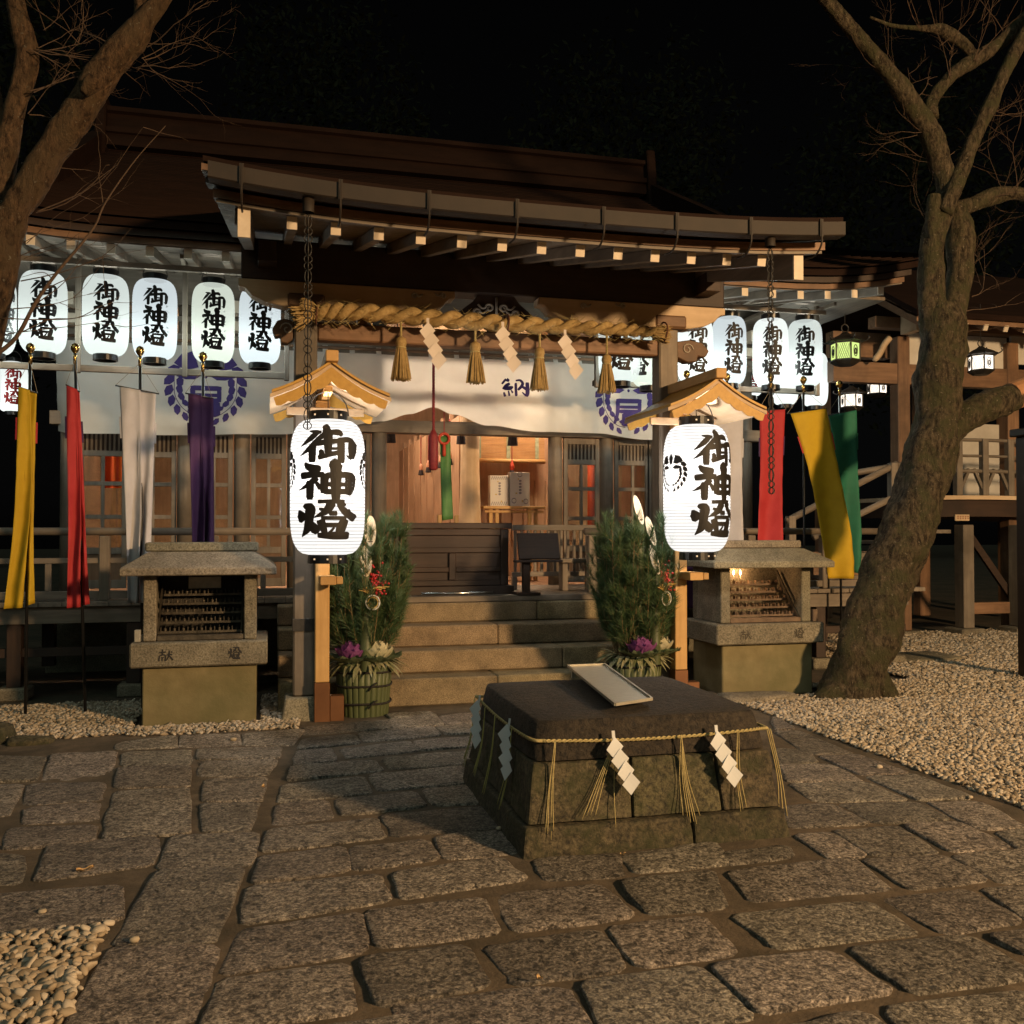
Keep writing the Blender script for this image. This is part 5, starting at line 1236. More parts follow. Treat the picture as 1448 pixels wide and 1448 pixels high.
def make_pine(seed):
    t = thing('new_year_pine', (0, 0, 0), 'pine', 'plant', 'new year pine arrangements flanking the steps')
    rg = random.Random(seed)
    n = 26; sl = MB()
    vs = []
    for z_, r_ in ((0, .195), (.22, .212), (.43, .228)):
        for k in range(7):
            a = math.pi * (k / 6 - .5); ww = math.pi * r_ / n * .98
            vs.append((r_ + .012 * math.cos(a) - .006, ww * math.sin(a), z_))
    me = MB().add(vs, [(j * 7 + k, j * 7 + k + 1, j * 7 + 8 + k, j * 7 + 7 + k) for j in range(2) for k in range(6)] + [tuple(14 + k for k in range(7))]).build('bamboo_stave', m_bamboo, t, smooth=True, local=True)
    for k in range(1, n): inst('bamboo_stave', me.data, t, rot=(0, 0, 2 * math.pi * k / n), scale=(1, 1, 1 + rg.uniform(-.02, .02)))
    MB().lathe([(.18, 0), (.21, .40), (.001, .40)], 24).build('tub_core', m_hollow, t, local=True)
    for z_ in (.11, .25, .36):
        b = MB().tube([((.216 + .04 * z_) * math.cos(R(12 * k)), (.216 + .04 * z_) * math.sin(R(12 * k)), z_ + .004 * math.sin(R(36 * k))) for k in range(31)], .009, 6).build('rope_band', m_blackrope, t, smooth=True, local=True)
        if z_ < .3:
            MB().tube([(.03, -.235, z_ - .03), (.06, -.24, z_ + .01), (.10, -.225, z_ + .035)], .007, 5).build('knot', m_blackrope, b, smooth=True, local=True)
    for (x, y, h, r_) in ((.045, -.15, 1.62, .047), (.01, -.225, 1.38, .047), (-.05, -.10, 1.80, .045)):
        mb = MB(); seg = [(r_, .38)]
        zz_ = .55
        while zz_ < h - .32: seg += [(r_, zz_ - .012), (r_ * 1.07, zz_), (r_, zz_ + .012)]; zz_ += .24
        mb.lathe(seg + [(r_, h - .25)], 16, (x, y, 0), caps=False)
        # slanted cut
        up, lo, inn, inl = [], [], [], []
        for k in range(16):
            a = 2 * math.pi * k / 16; hz = h - .125 + .125 * math.sin(a); up.append((x + r_ * math.cos(a), y + r_ * math.sin(a), hz)); lo.append((x + r_ * math.cos(a), y + r_ * math.sin(a), h - .25))
            inn.append((x + r_ * .72 * math.cos(a), y + r_ * .72 * math.sin(a), h - .125 + .125 * .72 * math.sin(a)))
        mb.add(up + lo, [(16 + k, 16 + (k + 1) % 16, (k + 1) % 16, k) for k in range(16)])
        cu = mb.build('bamboo_culm', m_bamboo, t, smooth=True, local=True)
        MB().add(up + inn, [(k, (k + 1) % 16, 16 + (k + 1) % 16, 16 + k) for k in range(16)]).build('cut_rim', m_bcut, cu, local=True)
        MB().add(inn + [(x, y - r_ * .1, h - .20)], [(k, (k + 1) % 16, 16) for k in range(16)]).build('cut_face', m_bcut if r_ > .046 else m_bcut, cu, local=True)
        MB().add([(x - .022, y - r_ * .70, h - .205), (x + .022, y - r_ * .70, h - .205), (x, y - r_ * .78, h - .232)], [(0, 1, 2)]).build('hollow', m_hollow, cu, local=True)
    # pine boughs: upright stems, each carrying tufted sprigs
    mbn, mbt = MB(), MB(); nv, nf = [], []
    def needles(P_, n_, start, lo, hi, sp_hi):
        L_ = len(P_) - 1
        for q in range(n_):
            f = start + (1 - start) * (rg.random() ** .75); i = min(int(f * L_), L_ - 1); p = P_[i].lerp(P_[i + 1], f * L_ - i); d = (P_[i + 1] - P_[i]).normalized()
            an = rg.uniform(0, 6.283); u = d.orthogonal().normalized(); v = d.cross(u); sp = rg.uniform(.2, sp_hi)
            nd = (d + (u * math.cos(an) + v * math.sin(an)) * sp).normalized(); ln = rg.uniform(lo, hi); w_ = (nd.cross(Vector((rg.uniform(-1, 1), rg.uniform(-1, 1), .2)))).normalized() * .002
            e = p + nd * ln + Vector((0, 0, -.006)); m0 = len(nv); nv.extend([p - w_, p + w_, e]); nf.append((m0, m0 + 1, m0 + 2))
    for k in range(78):
        a = 6.283 * k / 78 * 5 + rg.uniform(-.3, .3); r0 = .05 + .12 * math.sqrt(rg.random()); lean = rg.uniform(.02, .20)
        top = rg.uniform(.95, 1.5) if k % 3 else rg.uniform(1.4, 1.72)
        b0 = Vector((r0 * math.cos(a), r0 * math.sin(a), .40)); a2 = a + rg.uniform(-.7, .7)
        b1 = b0 + Vector((math.cos(a2) * lean * .75, math.sin(a2) * lean * .75, (top - .4) * .5)); b2 = Vector((b0.x + math.cos(a2) * lean, b0.y + math.sin(a2) * lean, top))
        P_ = [Vector(q) for q in crom([b0, b1, b2], 8)]
        mbt.tube(P_, [.006 - .0035 * i / (len(P_) - 1) for i in range(len(P_))], 4)
        needles(P_, 150, .12, .06, .10, .9); needles(P_, 70, .86, .07, .12, 1.1)
        for q in range(7):
            f = rg.uniform(.15, .92); i = min(int(f * 8 * 2), len(P_) - 2); p = P_[i]; an = a2 + rg.gauss(0, .9); ln = rg.uniform(.10, .22) * (1.15 - .5 * f)
            d1 = Vector((math.cos(an) * .75, math.sin(an) * .75, .75)).normalized(); S_ = [Vector(z) for z in crom([p, p + d1 * ln * .5, p + d1 * ln * .8 + Vector((0, 0, ln * .4))], 3)]
            mbt.tube(S_, [.004, .0038, .0036, .0032, .003, .0026, .002][:len(S_)], 4); needles(S_, 84, .15, .06, .105, 1.2)
    mbn.add(nv, nf); mbn.build('pine_needles', m_needle, t, local=True); mbt.build('pine_twigs', m_twig, t, smooth=True, local=True)
    # ornamental kale, striped leaves
    for (x, y, s, mm, nm) in ((-.10, -.175, .20, m_kale_p, 'purple_kale'), (.10, -.17, .205, m_kale_w, 'cream_kale')):
        o, i_ = kale(None, (x, y, .45), s, 3); k_ = i_.build(nm, mm, t, smooth=True, local=True); o.build('outer_leaves', m_kale_g, k_, smooth=True, local=True)
    mb = MB()
    for k in range(96):
        a = rg.uniform(0, 6.283); ln = rg.uniform(.10, .19); ca, sa = math.cos(a), math.sin(a); el = rg.uniform(-.6, .5); r0 = .17 + rg.uniform(-.03, .03)
        mb.grid(lambda u, v: (ca * (r0 + v * ln * math.cos(el)) - sa * (u - .5) * .034 * math.sin(math.pi * (.12 + .86 * v)), sa * (r0 + v * ln * math.cos(el)) + ca * (u - .5) * .034 * math.sin(math.pi * (.12 + .86 * v)), .44 + v * ln * math.sin(el) - .06 * v * v + .01 * abs(u - .5)), 2, 5)
    mb.build('striped_leaves', m_sasa, t, smooth=True, local=True)
    mb = MB()
    for k in range(90):
        c = Vector((.085 + rg.gauss(0, .032), -.27 + rg.gauss(0, .022), 1.08 + rg.gauss(0, .06))); mb.lathe([(.001, -.010), (.008, -.006), (.0105, 0), (.008, .006), (.001, .010)], 7, c)
    mb.build('red_berries', m_berry, t, smooth=True, local=True)
    for q, (r_, mm) in enumerate(((.048, m_cordw), (.040, m_cordg), (.055, m_cordw))):
        MB().tube([(.06 + r_ * math.cos(R(20 * k)), -.30 - .006 * q, .93 + r_ * 1.05 * math.sin(R(20 * k))) for k in range(19)], .0045, 5).build('cord_loop', mm, t, smooth=True, local=True)
    mb = MB()
    for k in range(9): mb.tube([(.055, -.297, .985), (-.01 + .012 * k, -.305, 1.02 + .004 * k), (-.05 + .030 * k, -.315, 1.03 + .012 * (k % 3))], .0035, 4)
    mb.build('cord_ends', m_cordg, t, smooth=True, local=True)
    return t
kl = make_pine(11); kl['label'] = 'pine and bamboo arrangement in a bamboo tub left of the steps'
kr = copy_tree(kl); kr['label'] = 'pine and bamboo arrangement in a bamboo tub right of the steps'
kl.location = (.76, 7.90, 0); kl.rotation_euler.z = R(-4)
kr.location = (3.04, 7.68, 0); kr.rotation_euler.z = R(24)

# ================================================================== STONE CANDLE STANDS
m_rackm = mat('dark_rack_metal', (.05, .042, .032), .5, (.12, .10, .075), 14, .2, 50, metal=.6)  # dark metal of the candle racks
m_rust = mat('rusty_metal', (.09, .055, .034), .7, (.17, .11, .065), 14, .3, 50)
m_dark_back = mat('dark_back_stone', (.02, .018, .015), .9, (.06, .052, .042), 5)  # darker stone for the back wall of the left stand
def candle_stand(x0, x1, y0, lit, label, back):
    w_ = x1 - x0; t = thing('candle_stand', ((x0 + x1) / 2, y0 + .35, 0), label, 'candle stand', 'stone candle stands')
    d = .62
    box('plinth', x0, x1, y0, y0 + d, -.02, .455, m_cement, t, .01)
    box('shelf_slab', x0 - .085, x1 + .085, y0 - .07, y0 + d + .07, .458, .645, m_old, t, .012)
    for xx in (x0 + .0, x1 - .095): box('pillar', xx, xx + .095, y0 + .02, y0 + .135, .648, 1.155, m_old, t, .008)
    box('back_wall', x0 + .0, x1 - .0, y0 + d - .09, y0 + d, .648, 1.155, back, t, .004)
    for xx in (x0 + .005, x1 - .065): box('side_wall', xx, xx + .06, y0 + .138, y0 + d - .092, .648, 1.155, m_old, t, .004)
    ov = .15; mb = MB(); za, zb, zc = 1.158, 1.215, 1.33
    xa, xb, ya, yb = x0 - ov, x1 + ov, y0 - ov, y0 + d + ov; ix, iy = .17, .24
    mb.add([(xa, ya, za), (xb, ya, za), (xb, yb, za), (xa, yb, za), (xa, ya, zb), (xb, ya, zb), (xb, yb, zb), (xa, yb, zb), (xa + ix, ya + iy, zc), (xb - ix, ya + iy, zc), (xb - ix, yb - iy, zc), (xa + ix, yb - iy, zc)],
           [(0, 3, 2, 1), (0, 1, 5, 4), (1, 2, 6, 5), (2, 3, 7, 6), (3, 0, 4, 7), (4, 5, 9, 8), (5, 6, 10, 9), (6, 7, 11, 10), (7, 4, 8, 11), (8, 9, 10, 11)])
    rf = mb.build('roof', m_old, t, bevel=.008)
    MB().box(xa + ix - .03, xb - ix + .03, ya + iy + .10, yb - iy - .10, zc + .002, zc + .075).build('roof_ridge', m_old, rf, bevel=.012)
    # shelves of candle cups, rising toward the back
    for k in range(5):
        yy_, zz_ = y0 + .12 + .075 * k, .70 + .068 * k
        s_ = MB().box(x0 + .11, x1 - .11, yy_, yy_ + .045, zz_, zz_ + .012).build('candle_shelf', m_rackm if not lit else m_rust, t)
        MB().box(x0 + .11, x1 - .11, yy_ - .004, yy_ - .001, zz_ - .004, zz_ + .014).build('shelf_lip', m_rackm if not lit else m_rust, s_)
        mb = MB(); nc = 9
        for q in range(nc):
            xx = mix2(x0 + .15, x1 - .15, q / (nc - 1)); mb.lathe([(.011, 0), (.013, .022), (.009, .022), (.007, .004)], 8, (xx, yy_ + .022, zz_ + .012)); mb.tube([(xx, yy_ + .022, zz_ + .015), (xx, yy_ + .022, zz_ + .055)], .0016, 4)
        mb.build('candle_cups', m_rackm if not lit else m_rust, s_)['kind'] = 'stuff'
        mb = MB()
        for q in range(10):
            xx = mix2(x0 + .12, x1 - .12, q / 9); mb.box(xx - .003, xx + .003, yy_ - .006, yy_ + .04, zz_ + .013, zz_ + .045)
        mb.build('cell_dividers', m_rackm if not lit else m_rust, s_)['kind'] = 'stuff'
    box('drip_tray', x0 + .10, x1 - .10, y0 + .03, y0 + .10, .649, .69, m_rust if lit else m_rackm, t, .003)
    for xx in (x0 + .102, x1 - .115): MB().bar((xx, y0 + .06, .69), (xx, y0 + .44, 1.10), .012, .03).build('rack_rail', m_rackm, t)
    if not lit:
        box('notice_plate', (x0 + x1) / 2 - .13, (x0 + x1) / 2 + .13, y0 + d - .105, y0 + d - .093, 1.02, 1.12, m_steel, t)
        box('matchbox_holder', x0 - .06, x0 - .015, y0 + .0, y0 + .06, .648, .74, m_steel, t)
    else:
        box('matchbox_holder', x1 + .01, x1 + .06, y0 + .0, y0 + .06, .648, .76, m_rust, t)
    for gl, cx in ((G_KEN, .26), (G_TO, .76)):
        mb = MB(); xx = x0 - .085 + (w_ + .17) * cx
        if gl is G_KEN: strokes(mb, gl, lambda x, y, l: (xx + (x - 260) * .00072, y0 - .0725 - l, .55 - (y - 240) * .00072))
        else: strokes(mb, gl, lambda x, y, l: (xx + (x - 700) * .000115, y0 - .0725 - l, .55 - (y - 1850) * .00016))
        mb.build('lettering', m_ink if not lit else mat('worn_ink', (.06, .05, .035), .9), t)
    return t
CLx0, CLx1, CLy = -.93, -.09, 7.77
candle_stand(CLx0, CLx1, CLy, False, 'roofed stone candle stand with an empty dark rack, left of the steps', m_dark_back)
CRx0, CRx1, CRy = 4.01, 4.93, 7.98
candle_stand(CRx0, CRx1, CRy, True, 'roofed stone candle stand with two lit candles, beside the leaning tree', m_old)
m_wax = mat('candle_wax', (.75, .68, .55), .5, transl=.3); m_flame = emit('flame', (1.0, .62, .25), 22)
for k, (dx, lab) in enumerate(((.165, 'left one of the two small lit candles in the right stand'), (.235, 'right one of the two small lit candles in the right stand'))):
    p = (X(1037 + 9.5 * k, CRy + .442), CRy + .12 + .075 * 4 + .022, .70 + .068 * 4 + .014)
    t = thing('candle', p, lab, 'candle', 'lit candles'); MB().lathe([(.006, 0), (.006, .075), (.001, .077)], 8, p).build('wax', m_wax, t, smooth=True)
    MB().lathe([(.001, .080), (.007, .092), (.0085, .102), (.005, .118), (.001, .134)], 10, p).build('flame', m_flame, t, smooth=True)
    li = bpy.data.lights.new('candle_light', 'POINT'); li.energy = 1.6; li.color = (1, .55, .25); li.shadow_soft_size = .012
    lo = bpy.data.objects.new('candle_light', li); lo.location = (0, -.012, .15); lo.parent = t; COL.objects.link(lo)

# ================================================================== BANNERS
m_pole = mat('black_pole', (.010, .010, .011), .35); m_brass = mat('brass', (.55, .36, .12), .22, metal=1.0)
def fab(n, a, b): return mat('cloth_' + n, a, .75, b, 4, .08, 60, transl=.18)
FAB = {'yellow': fab('yellow', (.52, .33, .01), (.60, .40, .015)), 'red': fab('red', (.42, .025, .03), (.50, .04, .045)), 'white': fab('white', (.50, .48, .50), (.58, .56, .58)), 'purple': fab('purple', (.045, .012, .065), (.065, .02, .09)), 'green': fab('green', (.015, .14, .085), (.02, .18, .11))}
def banner(fin, foot_px, Y, bar_l, bar_r, strips, colour, label, bulge=.03):
    """fin: photo point of the finial, bar_l/bar_r: ends of the cross bar, strips: list of (top0, top1, bottom0, bottom1) photo points"""
    a = Vector(at(*fin, Y)); x1 = gnd(foot_px[0], foot_px[1])[0] if False else at(foot_px[0], foot_px[1], Y)[0]
    t = thing('banner', (x1, Y, 0), label, 'banner', 'coloured cloth banners on black poles')
    MB().tube([(x1, Y, -.02), (a.x, Y, a.z)], .013, 8).build('pole', m_pole, t, smooth=True)
    MB().lathe([(.004, -.10), (.014, -.10), (.014, -.03), (.008, -.02), (.024, .0), (.034, .02), (.036, .035), (.026, .058), (.006, .07)], 14, (a.x, Y, a.z)).build('finial', m_brass, t, smooth=True)
    L_, R_ = Vector(at(*bar_l, Y - .06)), Vector(at(*bar_r, Y - .06))
    MB().tube([L_, R_], .006, 6).build('cross_bar', m_pole, t, smooth=True)
    mb = MB()
    for e in (L_, R_): mb.tube([e, Vector((a.x, Y - .02, a.z - .08))], .002, 4)
    mb.build('cord', mat('thin_cord', (.25, .2, .13), .8), t)
    for k, (t0, t1, b0, b1) in enumerate(strips):
        yo = Y - .062 + .03 * k
        A, B, C, D = [Vector(at(*p, yo)) for p in (t0, t1, b0, b1)]; wd = (B - A).length
        def f(u, v):
            p = (A * (1 - u) + B * u) * (1 - v) + (C * (1 - u) + D * u) * v
            bow = math.sin(math.pi * v) * bulge
            return (p.x + bow * (1 if k == 0 else -.6), p.y - .03 * math.sin(u * 6.0 + v * 3 + k * 2) * (.25 + v) * min(1, wd / .12) - .02 * math.sin(v * 7 + u * 2), p.z)
        MB().grid(lambda u, v: (lambda p: (p[0], p[1] + .006 * mn.noise((u * 3, v * 14, k)) * (1 + v), p[2]))(f(u, v)), 12, 48).build('cloth', FAB[colour], t, smooth=True, solid=.002)
        for u0 in ((0.0,) if len(strips) > 1 and k == 0 else ((1.0,) if len(strips) > 1 else (0.0, 1.0))):   # stitched side tabs
            e0, e1 = Vector(f(u0, .14)), Vector(f(u0, .24)); sg = -1 if u0 == 0 else 1
            MB().add([e0, e1, e1 + Vector((sg * .014, .004, 0)), e0 + Vector((sg * .014, .004, 0))], [(0, 1, 2, 3)]).build('side_tab', FAB[{'yellow': 'red', 'red': 'purple', 'white': 'white', 'purple': 'purple', 'green': 'green'}[colour]], t, solid=.002)
    return t
YF = 8.45
banner((43, 497), (36, 980), YF, (23, 546), (53, 556), [((26, 547), (43, 552), (6, 861), (33, 859)), ((40, 551), (53, 556), (37, 857), (49, 853))], 'yellow', 'narrow yellow banner at the left edge of the photo')
banner((106, 497), (121, 980), YF, (93, 544), (113, 554), [((94, 545), (110, 551), (95, 860), (115, 858)), ((107, 551), (113, 554), (117, 856), (127, 854))], 'red', 'narrow red banner left of the white one', .01)
banner((198, 501), (202, 980), YF, (163, 545), (225, 557), [((169, 547), (199, 552), (181, 852), (197, 853)), ((197, 552), (221, 557), (196, 853), (212, 850))], 'white', 'white banner hanging above the left candle stand roof end', .01)
banner((287, 509), (289, 980), YF, (262, 556), (300, 563), [((266, 557), (286, 560), (273, 850), (290, 850)), ((284, 560), (302, 563), (288, 850), (304, 848))], 'purple', 'dark purple banner behind the left candle stand', .005)
YG = 8.9
banner((1028, 537), (1030, 900), YG, (1004, 582), (1052, 583), [((1012, 583), (1050, 583), (1008, 850), (1048, 850))], 'white', 'white banner half hidden behind the right big lantern', .005)
banner((1090, 537), (1092, 900), YG, (1072, 581), (1112, 579), [((1074, 582), (1109, 579), (1070, 850), (1103, 850))], 'red', 'red banner in front of which the right rain chain hangs', .0)
banner((1136, 541), (1138, 960), YG, (1113, 585), (1169, 578), [((1118, 585), (1167, 578), (1170, 818), (1206, 818))], 'yellow', 'broad yellow banner blown aside near the leaning tree', .05)
banner((1187, 547), (1190, 960), YG + .25, (1168, 588), (1212, 579), [((1172, 588), (1210, 580), (1192, 805), (1214, 812))], 'green', 'green banner tucked behind the yellow one', .02)
banner((971, 533), (972, 900), YG + .1, (956, 580), (1000, 582), [((960, 582), (998, 583), (962, 860), (994, 860))], 'purple', 'dark banner hidden behind the right big lantern', .0)

# ================================================================== RAIN CHAINS
def rain_chain(px, y0, y1, Y, label):
    a, b = Vector(at(px, y0, Y)), Vector(at(px, y1, Y)); t = thing('rain_chain', b, label, 'chain', 'rain chains')
    MB().lathe([(.035, 0), (.035, .10), (.028, .10), (.028, 0)], 12, (a.x, a.y, a.z - .02), caps=False).build('outlet', m_gutter, t, smooth=True)
    z = a.z - .03; k = 0; mb = None; first = {}
    while z > b.z:
        ln = .085 if k % 3 == 0 else .045
        if ln not in first:
            m_ = MB()
            r_ = .020 if ln > .06 else .024
            for s in ((1, 0), (0, 1)):
                m_.tube([(s[0] * r_ * math.cos(R(30 * q)), s[1] * r_ * math.cos(R(30 * q)), ln / 2 * math.sin(R(30 * q))) for q in range(13)], .0035, 5)
            o = m_.build('link', m_iron, t, smooth=True, local=True); first[ln] = o.data; o.location = (a.x - b.x, a.y - b.y, z - ln / 2 - b.z)
        else: inst('link', first[ln], t, (a.x - b.x, a.y - b.y, z - ln / 2 - b.z))
        z -= ln * .96; k += 1
    return t
rain_chain(436, 296, 600, 5.86, 'dark rain chain hanging in front of the left big lantern')
rain_chain(1089, 345, 690, 5.86, 'dark rain chain hanging in front of the red banner')

# ================================================================== OFFERTORY BOX AND THINGS ON THE LANDING
ox0, ox1, oy0, oy1 = 1.20, X(719, 9.36), 9.36, 9.92
obx = thing('offertory_box', ((ox0 + ox1) / 2, 9.6, FZ), 'big dark wooden offertory box with panelled front at the top of the steps', 'box')
wd = wood('dark', 'x')
box('plinth', ox0 - .05, ox1 + .05, oy0 - .04, oy1 + .04, FZ + .002, FZ + .085, wd, obx); box('body', ox0 + .03, ox1 - .03, oy0 + .03, oy1 - .03, FZ + .088, 1.50, wd, obx)
for x0, x1 in ((ox0, ox0 + .08), (ox1 - .08, ox1)): box('stile', x0, x1, oy0, oy0 + .028, FZ + .088, 1.515, wood('dark', 'z'), obx, .006)
xm = (ox0 + ox1) / 2; box('stile', xm - .035, xm + .035, oy0, oy0 + .028, FZ + .145, 1.275, wood('dark', 'z'), obx, .006)
for z0, z1 in ((FZ + .088, FZ + .143), (1.085, 1.135), (1.277, 1.33), (1.45, 1.515)):
    a_ = [(ox0 + .081, ox1 - .081)] if z0 in (1.277, 1.45) or z0 < 1 else [(ox0 + .081, xm - .036), (xm + .036, ox1 - .081)]
    for x0, x1 in a_: box('rail', x0, x1, oy0 + .002, oy0 + .028, z0, z1, wd, obx, .005)
box('top_frame', ox0 - .03, ox1 + .03, oy0 - .03, oy0 + .06, 1.517, 1.575, wd, obx, .006); box('top_frame', ox0 - .03, ox1 + .03, oy1 - .06, oy1 + .03, 1.517, 1.575, wd, obx, .006)
for k in range(12):
    x = mix2(ox0, ox1 - .05, k / 11); box('grille_bar', x, x + .045, oy0 + .062, oy1 - .062, 1.52, 1.56, wood('dark', 'y'), obx, .006)
p, q = at(596, 833, 9.14), at(698, 829, 9.14)
MB().tube([(p[0], 9.14, FZ + .03), (q[0], 9.14, FZ + .03)], .012, 8).build('metal_rod', mat('bright_steel', (.7, .7, .7), .2, metal=1.0), None, smooth=True)
tag(bpy.data.objects['metal_rod'], 'thin bright metal rod lying in front of the offertory box', 'rod')
# notice lectern
lx0, lx1, ly = X(733, 9.12), X(791, 9.12), 9.12
lec = thing('notice_stand', ((lx0 + lx1) / 2, ly, FZ), 'small dark wooden notice stand beside the offertory box', 'sign'); lm = X(745, 9.12)
box('post', lm - .035, lm + .035, ly + .0, ly + .07, FZ + .03, 1.24, wood('dark', 'z'), lec); box('foot', lm - .12, lm + .12, ly - .08, ly + .15, FZ + .005, FZ + .03, wood('dark', 'x'), lec)
MB().hexa([(lx0, ly - .03, 1.22), (lx1, ly - .03, 1.22), (lx1, ly - .01, 1.21), (lx0, ly - .01, 1.21), (lx0, ly + .05, 1.475), (lx1, ly + .05, 1.475), (lx1, ly + .07, 1.465), (lx0, ly + .07, 1.465)]).build('board', wood('dark', 'x'), lec, bevel=.004)
box('ledge', lx0 - .05, lx1 + .02, ly - .06, ly + .02, 1.185, 1.208, wood('dark', 'x'), lec)
# slatted low screen right of the box
scr = thing('slatted_screen', (X(780, 10.0), 10.0, FZ), 'low slatted wooden screen right of the offertory box', 'screen'); sx0, sx1 = X(724, 10.0), X(842, 10.0)
box('top_rail', sx0, sx1, 9.97, 10.03, 1.50, 1.56, wood('grey', 'x'), scr); box('low_rail', sx0, sx1, 9.98, 10.02, 1.0, 1.05, wood('grey', 'x'), scr)
for k in range(13):
    x = mix2(sx0 + .02, sx1 - .04, k / 12); box('slat', x, x + .03, 9.985, 10.015, 1.052, 1.498, wood('grey', 'z'), scr)
for x in (sx0, sx1 - .05): box('post', x, x + .05, 9.966, 10.034, FZ + .002, .998, wood('grey', 'z'), scr)
bch = thing('bench', (X(812, 9.75), 9.7, FZ), 'low plain wooden bench beside the slatted screen', 'bench'); b0, b1 = X(790, 9.7), X(842, 9.7)
box('seat', b0, b1, 9.6, 9.85, 1.16, 1.20, wood('grey', 'x'), bch)
for x in (b0 + .03, b1 - .09): box('leg', x, x + .06, 9.66, 9.8, FZ + .002, 1.158, wood('grey', 'z'), bch)
# bell rope and green stole
m_redb = mat('red_brocade', (.20, .015, .02), .6, (.28, .03, .03), 30); m_greenb = mat('green_brocade', (.07, .20, .05), .6, (.10, .26, .07), 12)
c = Vector(at(613, 512, 9.55)); d = Vector(at(613, 612, 9.55)); e = Vector(at(613, 665, 9.55))
bell = thing('bell_rope', (c.x, 9.55, e.z), 'dark red bell rope with a brocade sleeve above the offertory box', 'bell rope')
mb = MB(); twist(mb, [c, (c + d) / 2, d], .014, 3, 16, 6); mb.build('cord', m_redb, bell, smooth=True)
MB().lathe([(.03, e.z), (.045, e.z + .02), (.05, (d.z + e.z) / 2), (.045, d.z - .03), (.02, d.z + .03)], 12, (c.x, c.y, 0)).build('sleeve', m_redb, bell, smooth=True)
A, B, C, D = [at(*p, 10.1) for p in ((622, 618), (636, 613), (625, 736), (641, 734))]
st = thing('green_stole', (A[0], 10.1, C[2]), 'long green cloth hanging with a red tassel behind the bell rope', 'cloth')
MB().grid(lambda u, v: tuple((A[i] * (1 - u) + B[i] * u) * (1 - v) + (C[i] * (1 - u) + D[i] * u) * v + (.01 * math.sin(6 * u + 3 * v) if i == 1 else 0) for i in range(3)), 6, 18).build('cloth', m_greenb, st, smooth=True, solid=.004)
w0 = at(628, 598, 10.08); mb = MB(); mb.tube([(w0[0] + .055 * math.cos(R(24 * k)), 10.08, w0[2] - .17 + .055 * math.sin(R(24 * k))) for k in range(16)], .016, 6); mb.lathe([(.012, -.36), (.022, -.34), (.018, -.24), (.006, -.22)], 8, w0); mb.build('red_tassel', mat('vermilion', (.50, .05, .02), .6), st, smooth=True)
MB().tube([(w0[0], 10.08, w0[2] + .12), (w0[0], 10.08, w0[2] - .115)], .006, 5).build('cord', m_redb, st)
box('weight_peg', C[0] - .05, C[0] - .01, 10.06, 10.12, C[2] - .16, C[2] + .06, wood('fresh', 'z'), st); box('weight_peg', D[0] + .01, D[0] + .05, 10.06, 10.12, C[2] - .16, C[2] + .06, wood('fresh', 'z'), st)
# small dark tassels hanging behind the curtain
m_tas = mat('black_tassel', (.018, .012, .016), .8); m_tasr = mat('tassel_top', (.60, .30, .20), .7)
for i, (px, y0, y1, hw, Y_, lab) in enumerate(((552, 598, 626, 8, 11.4, 'dark fringe tassel under the curtain, far left one'), (652, 602, 628, 7, 11.4, 'dark fringe tassel under the curtain right of the bell rope'), (725, 608, 630, 8, 11.4, 'dark fringe tassel in front of the bamboo blind'))):
    a, b = at(px, y0, Y_), at(px, y1, Y_); w_ = hw / F0 * Y_
    t = thing('fringe_tassel', b, lab, 'tassel', 'dark tassels inside the hall'); mb = MB(); mb.lathe([(w_, b[2]), (w_ * .7, a[2]), (w_ * .1, a[2] + .03)], 12, (a[0], a[1], 0)); mb.build('skirt', m_tas, t)
    MB().tube([(a[0], a[1], a[2] + .02), (a[0], a[1], a[2] + .5)], .006, 5).build('cord', m_tasr, t)
for i, (Yk, lab) in enumerate(((12.2, 'tasselled cord on the panel wall, nearest the green cloth'), (12.85, 'tasselled cord on the panel wall, second from the green cloth'), (13.9, 'tasselled cord on the panel wall, third from the green cloth'), (14.6, 'tasselled cord on the panel wall, deepest in the hall'))):
    c = (XPt - .05, Yk, 2.45); t = thing('wall_tassel', c, lab, 'tassel', 'tasselled cords on the panel wall')
    MB().tube([(c[0], c[1], c[2]), (c[0], c[1], 2.95)], .008, 5).build('cord', m_redb, t); MB().lathe([(.03, -.02), (.045, -.09), (.04, -.10), (.02, -.02)], 10, c).build('fringe', m_tas, t); MB().lathe([(.012, .08), (.032, .03), (.030, -.025), (.02, -.03)], 10, c).build('knob', m_tasr, t, smooth=True)
# bamboo blind
m_blind = mat('bamboo_blind', (.34, .17, .06), .6, (.48, .26, .10), 3, .2, 30, stretch=(1, 9, 9)); m_trim = mat('blind_trim', (.20, .22, .13), .8, (.34, .36, .24), 14)
bx0, bx1, by = X(673, 12.6), X(770, 12.6), 12.6
bln = thing('bamboo_blind', ((bx0 + bx1) / 2, by, Z(656, by, 720)), 'rolled-down bamboo blind with green trim inside the hall', 'blind')
zb_, zt_ = Z(652, by, 720), 3.2; nb = 34; mb = MB()
for k in range(nb): z_ = mix2(zb_, zt_, (k + .5) / nb); mb.box(bx0, bx1, by - .004, by + .004, z_ - (zt_ - zb_) / nb * .42, z_ + (zt_ - zb_) / nb * .42)
tag(mb.build('blind_slats', m_blind, bln), None, None, kind='stuff')
MB().tube([(bx0, by - .02, zb_), (bx1, by - .02, zb_)], .03, 10).build('bottom_roll', wood('fresh', 'x'), bln, smooth=True)
